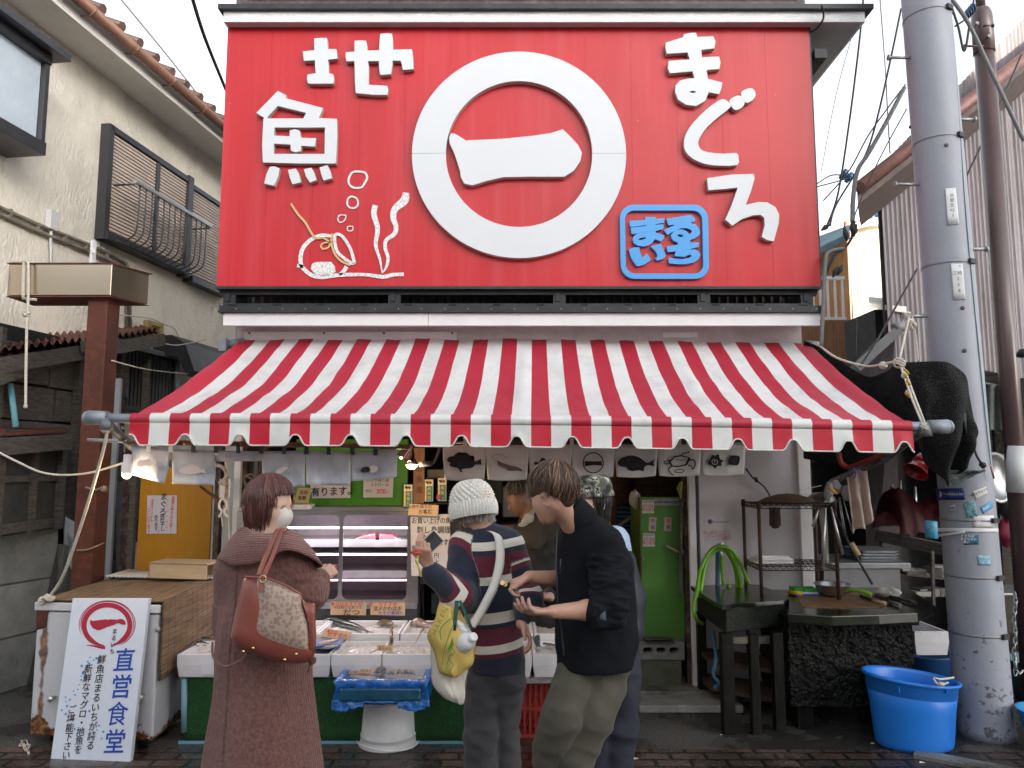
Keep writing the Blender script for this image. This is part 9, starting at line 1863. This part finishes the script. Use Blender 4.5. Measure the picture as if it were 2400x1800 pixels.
flat_on('leaf_print',yb_,yp,[stroke_poly([(1034,1500),(1032,1475),(1050,1455),(1066,1448)],[2]*4,5),stroke_poly([(1036,1560),(1040,1530),(1052,1490),(1068,1452)],[2]*4,5),stroke_poly([(1044,1575),(1050,1550),(1060,1530)],[2]*3,5),stroke_poly([(1050,1575),(1062,1560),(1050,1540),(1066,1530),(1056,1515)],[2]*5,5),[(1050,1520),(1060,1495),(1064,1512),(1052,1530)]],mat('green_print',(.1,.22,.03),.8),off=.008)
bb2=thing('white_bottle','white plastic bottle sticking out of the yellow shopping bag','bottle',W(1095,1500,3.38));bd_=(W(1115,1488,3.33)-W(1080,1512,3.42)).normalized();bm=BM();lathe(bm,[(.04,-.06),(.04,.03),(.03,.05),(.019,.058)],W(1088,1508,3.40),24,bd_);obj('bottle',bm,M_poly,bb2);bm=BM();lathe(bm,[(.019,.058),(.020,.085),(.014,.088),(0,.086)],W(1088,1508,3.40),24,bd_,cap0=False);obj('cap',bm,M_inkwhite,bb2)
sack('milk_carton_bag','white parcel inside the mouth of the yellow shopping bag',[(1062,1458),(1066,1470),(1074,1492)],[(1076,1452),(1098,1470),(1108,1488)],3.42,.03,M_inkwhite,amp=.003,cat='parcel')
mn=thing('person','man with tousled brown hair in black fleece and olive trousers holding out coins','person',(.4,3.4,0))
ax=axes(-52,-16,0);hc=W(1295,1157,3.36);B=Field();nk=W(1346,1225,3.40);P=head(B,hc,ax,1.0,nk)
sF,sB=W(1345,1272,3.62),W(1414,1284,3.32);B.cap(sF,sB,.055,k=.04);B.cap(nk,W(1395,1300,3.46),.055,.09,k=.03);B.cap(W(1395,1300,3.46),W(1400,1540,3.46),.09,.1,k=.04)
el1,wr1=W(1430,1428,3.22),W(1296,1434,3.14);B.chain([sB,el1,el1.lerp(wr1,.4),wr1],[.048,.042,.041,.027]);el2,wr3=W(1350,1360,3.62),W(1240,1352,3.44);B.chain([sF,el2,el2.lerp(wr3,.35),wr3],[.048,.041,.040,.027])
hand(B,wr1,W(1222,1436,3.12)-wr1,Vector((0,.25,1)),1,((12,22,18),(20,28,20),(28,30,22),(36,34,22)),1.02,5,(40,10));hand(B,wr3,W(1175,1372,3.40)-wr3,Vector((-.2,-.2,-1)),1,((50,62,30),(58,62,35),(62,62,40),(66,62,40)),1.0,3,(8,-10))
for q in((1370,1600,1345,1720,1300,1900),(1420,1600,1370,1720,1350,1900)):B.chain([W(q[0],q[1],3.45),W(q[2],q[3],3.4),W(q[4],q[5],3.42)],[.08,.05,.04])
put('body',B,M_skin,mn,.0040);eyes(P,ax,mn)
H=Field();H.cap(P(-.035,0,.045),P(.03,0,.045),.092,.088,n=ax[1],q=1.05);H.cap(P(-.055,0,-.0),P(-.06,0,-.04),.062,.04,k=.04);M_hair2=mat('brown_hair',(.07,.038,.025),.45,var=.4,vs=40);put('hair_cap',H,M_hair2,mn,.006)
hairdo(mn,P(-.010,0,.024),ax,(.116,.100,.110),[M_hair2,mat('blond_streak',(.26,.15,.09),.45,var=.2)],800,(-.45,.1,1),lambda a:1.62+.12*math.sin(a*9) if abs(a)<1.0 else 1.28 if abs(a)<1.9 else 1.8,lambda a:.0,.0030,6,.16,flare=2,mess=.12)
M_flc=mat('black_fleece',(.0045,.0055,.009),.9,var=.25,vs=9,bump=.3,bs=230,spec=.25)
J=Field();J.cap(sF,sB,.084,.088,k=.06);J.cap(W(1378,1292,3.46),W(1392,1480,3.44),.142,.166,k=.06,n=(0,1,0),q=1.12);J.cap(W(1392,1480,3.44),W(1394,1545,3.44),.166,.168,k=.03,n=(0,1,0),q=1.12);J.cap(W(1430,1330,3.42),W(1430,1500,3.44),.1,.11,k=.06)
J.chain([sB+Vector((.01,-.02,.01)),W(1432,1370,3.24),W(1426,1424,3.20),W(1402,1436,3.18)],[.082,.076,.074,.062],k=.03,tag=2);J.chain([sF,el2+Vector((.02,0,0)),W(1318,1362,3.58)],[.08,.07,.058],k=.03,tag=1)
J.cap(W(1352,1222,3.42),W(1385,1275,3.44),.074,.12,k=.04);hm_=W(1396,1546,3.44);J.cap(Vector((hm_.x,3.44,hm_.z-.62)),Vector((hm_.x,3.44,hm_.z-.60)),.59,k=.012,sub=True)
fj,fk=folds(.007,(7,7,7),2.2,11),folds(.015,(9,9,26),2.4,4);jz=W(1400,1440,3.2).z;jz2=W(1400,1330,3.2).z
put('jacket',J,M_flc,mn,.005,lambda p:fj(p)+(fk(p) if p.y<3.30 and p.x>.33 and jz-.08<p.z<jz2+.05 else 0))
bm=BM();ca_=(W(1308,1172,3.39)-W(1372,1246,3.43)).normalized();cu_,cv_=frame_from(ca_);cl=lambda a,r_,z:W(1349,1208,3.405)+(cu_*math.cos(a)+cv_*math.sin(a))*r_+ca_*z
grid(bm,lambda u,v:cl(u*6.283+.3,.074+.012*v,.062-.11*v),48,6);bmesh.ops.remove_doubles(bm,verts=bm.verts,dist=.0004);o=obj('collar',bm,M_flc,mn,smooth=True);o.modifiers.new('s','SOLIDIFY').thickness=.008
bm=BM();grid(bm,lambda u,v:cl(u*6.283+.3,.066,.066-.04*v),48,3);bmesh.ops.remove_doubles(bm,verts=bm.verts,dist=.0004);o=obj('inner_collar',bm,mat('slate_lining',(.05,.07,.09),.8),mn,smooth=True);o.modifiers.new('s','SOLIDIFY').thickness=.004
bm=BM();cdir=(W(1386,1438,3.16)-W(1412,1432,3.18)).normalized();tube(bm,[W(1412,1434,3.17),W(1388,1437,3.165)],[.058,.052],24,cap=False);o=obj('shirt_cuff',bm,mat('slate_cuff',(.06,.085,.11),.8),mn);o.modifiers.new('s','SOLIDIFY').thickness=.004
bm=BM();tube(bm,[W(1314,1310,3.26),W(1313,1345,3.26)],.0035,6);tube(bm,smooth_loop([W(1306,1240,3.33),W(1304,1300,3.30),W(1307,1400,3.28),W(1316,1480,3.285),W(1322,1536,3.29)],5,False),.003,6);obj('zip',bm,M_blacksteel,mn)
M_olive=mat('olive_cotton',(.064,.060,.043),.9,var=.2,vs=8,bump=.2,bs=150,sheen=.1)
T=Field();T.cap(W(1368,1560,3.43),W(1420,1560,3.46),.105,k=.05);T.chain([W(1350,1590,3.42),W(1318,1680,3.32),W(1292,1760,3.38),W(1288,1890,3.44)],[.098,.088,.08,.068],k=.01);T.chain([W(1414,1590,3.46),W(1386,1680,3.36),W(1350,1770,3.36),W(1340,1890,3.38)],[.104,.092,.082,.068],k=.012)
put('trousers',T,M_olive,mn,.0065,folds(.012,(6,6,9),2.3,15));shoe(mn,Vector((W(1288,1890,3.44).x,3.42,0)),Vector((-1,.3,0)),M_shoe);shoe(mn,Vector((W(1340,1890,3.38).x,3.36,0)),Vector((-1,.1,0)),M_shoe)
for i,(x,y) in enumerate(((1178,1366),(1184,1370))):bm=BM();lathe(bm,[(.011,0),(.011,.0018)],W(x,y,3.375),16,(-.3,-.9,.5+i*.4),cap1=True);tag(obj('coin',bm,bpy.data.materials['brass']),['upper brass coin pinched in the fingers of the man in black','lower brass coin pinched in the fingers of the man in black'][i],'coin')
cp_=thing('person','person in camouflage bucket hat and white mask standing behind the man in black','person',(.55,4.05,0))
ax=axes(-118,-4);hc=W(1388,1172,4.0);B=Field();nk=W(1392,1240,4.02);P=head(B,hc,ax,.96,nk);B.cap(W(1350,1290,4.1),W(1448,1290,3.98),.05,k=.04);B.cap(nk,W(1420,1560,4.05),.09,.1,k=.04)
wr=W(1290,1400,3.8);B.chain([W(1350,1290,4.1),W(1330,1390,4.05),wr],[.042,.036,.026]);hand(B,wr,Vector((-.6,-.3,.1)),Vector((0,0,1)),1,(30,30,20),.92);B.chain([W(1448,1290,3.98),W(1480,1400,4.0),W(1470,1500,3.95)],[.042,.036,.026]);hand(B,W(1470,1500,3.95),Vector((-.1,-.1,-1)),Vector((-1,0,0)),1,(20,20,20),.9)
for x in(1395,1445):B.chain([W(x,1600,4.05),W(x,1700,4.05),W(x,1790,4.05)],[.08,.05,.04])
put('body',B,M_skin3,cp_,.0045);eyes(P,ax,cp_,.96);mask(P,ax,cp_,.96)
hairdo(cp_,P(-.01,0,.0),ax,(.098,.088,.095),[mat('black_hair',(.018,.014,.013),.45,var=.3),M_brow],420,(-.1,0,1),lambda a:.1 if abs(a)<1.1 else 2.0,lambda a:0 if abs(a)<1.1 else .12,.0026,9)
M_camo=mat('camouflage',(.1,.1,.06),.9,var=0);nt_=M_camo.node_tree;tc=N(nt_,'TexCoord');nn=N(nt_,'TexNoise');nn.inputs['Scale'].default_value=22;nt_.links.new(tc.outputs['Object'],nn.inputs[0]);r_=ramp(nt_,[(0,(.015,.018,.02)),(.44,(.08,.085,.065)),(.53,(.26,.25,.2)),(.59,(.02,.022,.02)),(.66,(.45,.45,.42))],'CONSTANT');nt_.links.new(nn.outputs[0],r_.inputs[0]);nt_.links.new(r_.outputs[0],bsdf(M_camo).inputs['Base Color'])
f,r,u=ax;bm=BM();lathe(bm,[(.112,-.008),(.108,.012),(.103,.022),(.101,.05),(.090,.085),(.06,.102),(0,.106)],P(-.012,0,.030),40,u,cap0=False);o=obj('hat',bm,M_camo,cp_,smooth=True);o.modifiers.new('s','SOLIDIFY').thickness=.004
S=Field();S.cap(W(1358,1288,4.1),W(1440,1268,3.98),.078,k=.05);S.cap(W(1400,1300,4.04),W(1410,1420,4.06),.13,.14,k=.06,n=(0,1,0),q=1.15);S.chain([W(1352,1292,4.1),W(1336,1385,4.05),W(1300,1398,3.86)],[.068,.06,.05],k=.03);S.chain([W(1446,1290,3.98),W(1462,1340,3.98)],[.07,.066],k=.03);put('shirt',S,mat('pale_blue_shirt',(.36,.46,.62),.85,var=.05),cp_,.007,folds(.006))
S=Field();S.cap(W(1402,1350,4.03),W(1425,1560,4.05),.155,.165,k=.06,n=(0,1,0),q=1.12);S.chain([W(1456,1318,3.97),W(1470,1400,3.98),W(1472,1475,3.95)],[.074,.078,.08],k=.04);S.chain([W(1340,1370,4.05),W(1300,1400,3.84)],[.064,.058],k=.02);S.cap(W(1425,1330,3.99),W(1440,1400,4.0),.11,.13,k=.05);put('navy_coat',S,mat('navy_nylon',(.016,.019,.030),.6,var=.2,vs=7,bump=.2,bs=50),cp_,.007,folds(.009,(7,7,6),2.2,21))
T=Field();T.chain([W(1400,1560,4.05),W(1398,1700,4.03),Vector((W(1395,1790,4.05).x,4.05,.06))],[.12,.1,.085],k=.02);T.chain([W(1450,1560,4.05),W(1450,1700,4.03),Vector((W(1440,1790,4.05).x,4.05,.06))],[.115,.098,.085],k=.02);put('trousers',T,mat('navy_trousers',(.020,.023,.038),.85,var=.2),cp_,.008,folds(.012,(6,6,9),2.3,31))
for x in(1395,1440):shoe(cp_,Vector((W(x,1790,4.05).x,4.0,0)),Vector((-.7,-.7,0)),M_shoe)
fm=thing('person','fishmonger in dark olive shirt with a pale towel round his neck, inside the shop','person',(.1,5.55,0))
ax=axes(-84,-26);hc=W(1218,1163,5.4);B=Field();nk=W(1252,1205,5.42);P=head(B,hc,ax,.98,nk);B.cap(W(1250,1225,5.55),W(1275,1228,5.3),.055,k=.04);B.cap(nk,W(1290,1420,5.5),.1,.12,k=.04)
wr=W(1180,1240,5.3);B.chain([W(1262,1228,5.3),W(1240,1262,5.26),wr],[.045,.04,.028]);hand(B,wr,Vector((-1,.1,.25)),Vector((0,.3,-1)),1,(35,35,25),1);B.chain([W(1250,1225,5.58),W(1230,1275,5.6),W(1180,1262,5.55)],[.045,.04,.028]);hand(B,W(1180,1262,5.55),Vector((-1,0,0)),Vector((0,.3,-1)),-1,(35,35,25),1)
for x in(1270,1310):B.chain([W(x,1440,5.55),Vector((W(x,1440,5.55).x,5.55,.5)),Vector((W(x,1440,5.55).x,5.55,.08))],[.09,.06,.05])
put('body',B,M_skin2,fm,.0055);eyes(P,ax,fm,.98);hairdo(fm,P(-.01,0,.02),ax,(.11,.098,.105),[mat('dark_grey_hair',(.05,.045,.04),.5,var=.3),mat('grey_strand',(.2,.19,.18),.5)],420,(-.3,0,1),lambda a:.9 if abs(a)<.8 else 1.5,lambda a:.01,.0032,12,.3)
S=Field();S.cap(W(1252,1225,5.56),W(1276,1228,5.32),.095,k=.06);S.cap(W(1270,1240,5.45),W(1292,1420,5.5),.17,.18,k=.06);S.chain([W(1268,1226,5.3),W(1248,1262,5.26),W(1218,1252,5.28)],[.085,.068,.06],k=.03);put('shirt',S,mat('olive_brown_shirt',(.06,.05,.038),.9,var=.2),fm,.009,folds(.012,(7,7,8),2.2,41))
S=Field();S.cap(W(1278,1290,5.44),W(1296,1420,5.48),.185,.20,k=.05);put('apron',S,mat('black_apron',(.014,.014,.014),.6),fm,.010,folds(.015,(9,9,5),2.2,51));S=Field();S.chain([W(1262,1192,5.36),W(1240,1215,5.25),W(1222,1232,5.26)],[.026,.03,.02]);S.chain([W(1262,1190,5.4),W(1275,1188,5.45)],[.028,.03]);put('neck_towel',S,mat('pale_towel',(.5,.48,.44),.95),fm,.006,folds(.006,(30,30,30)))
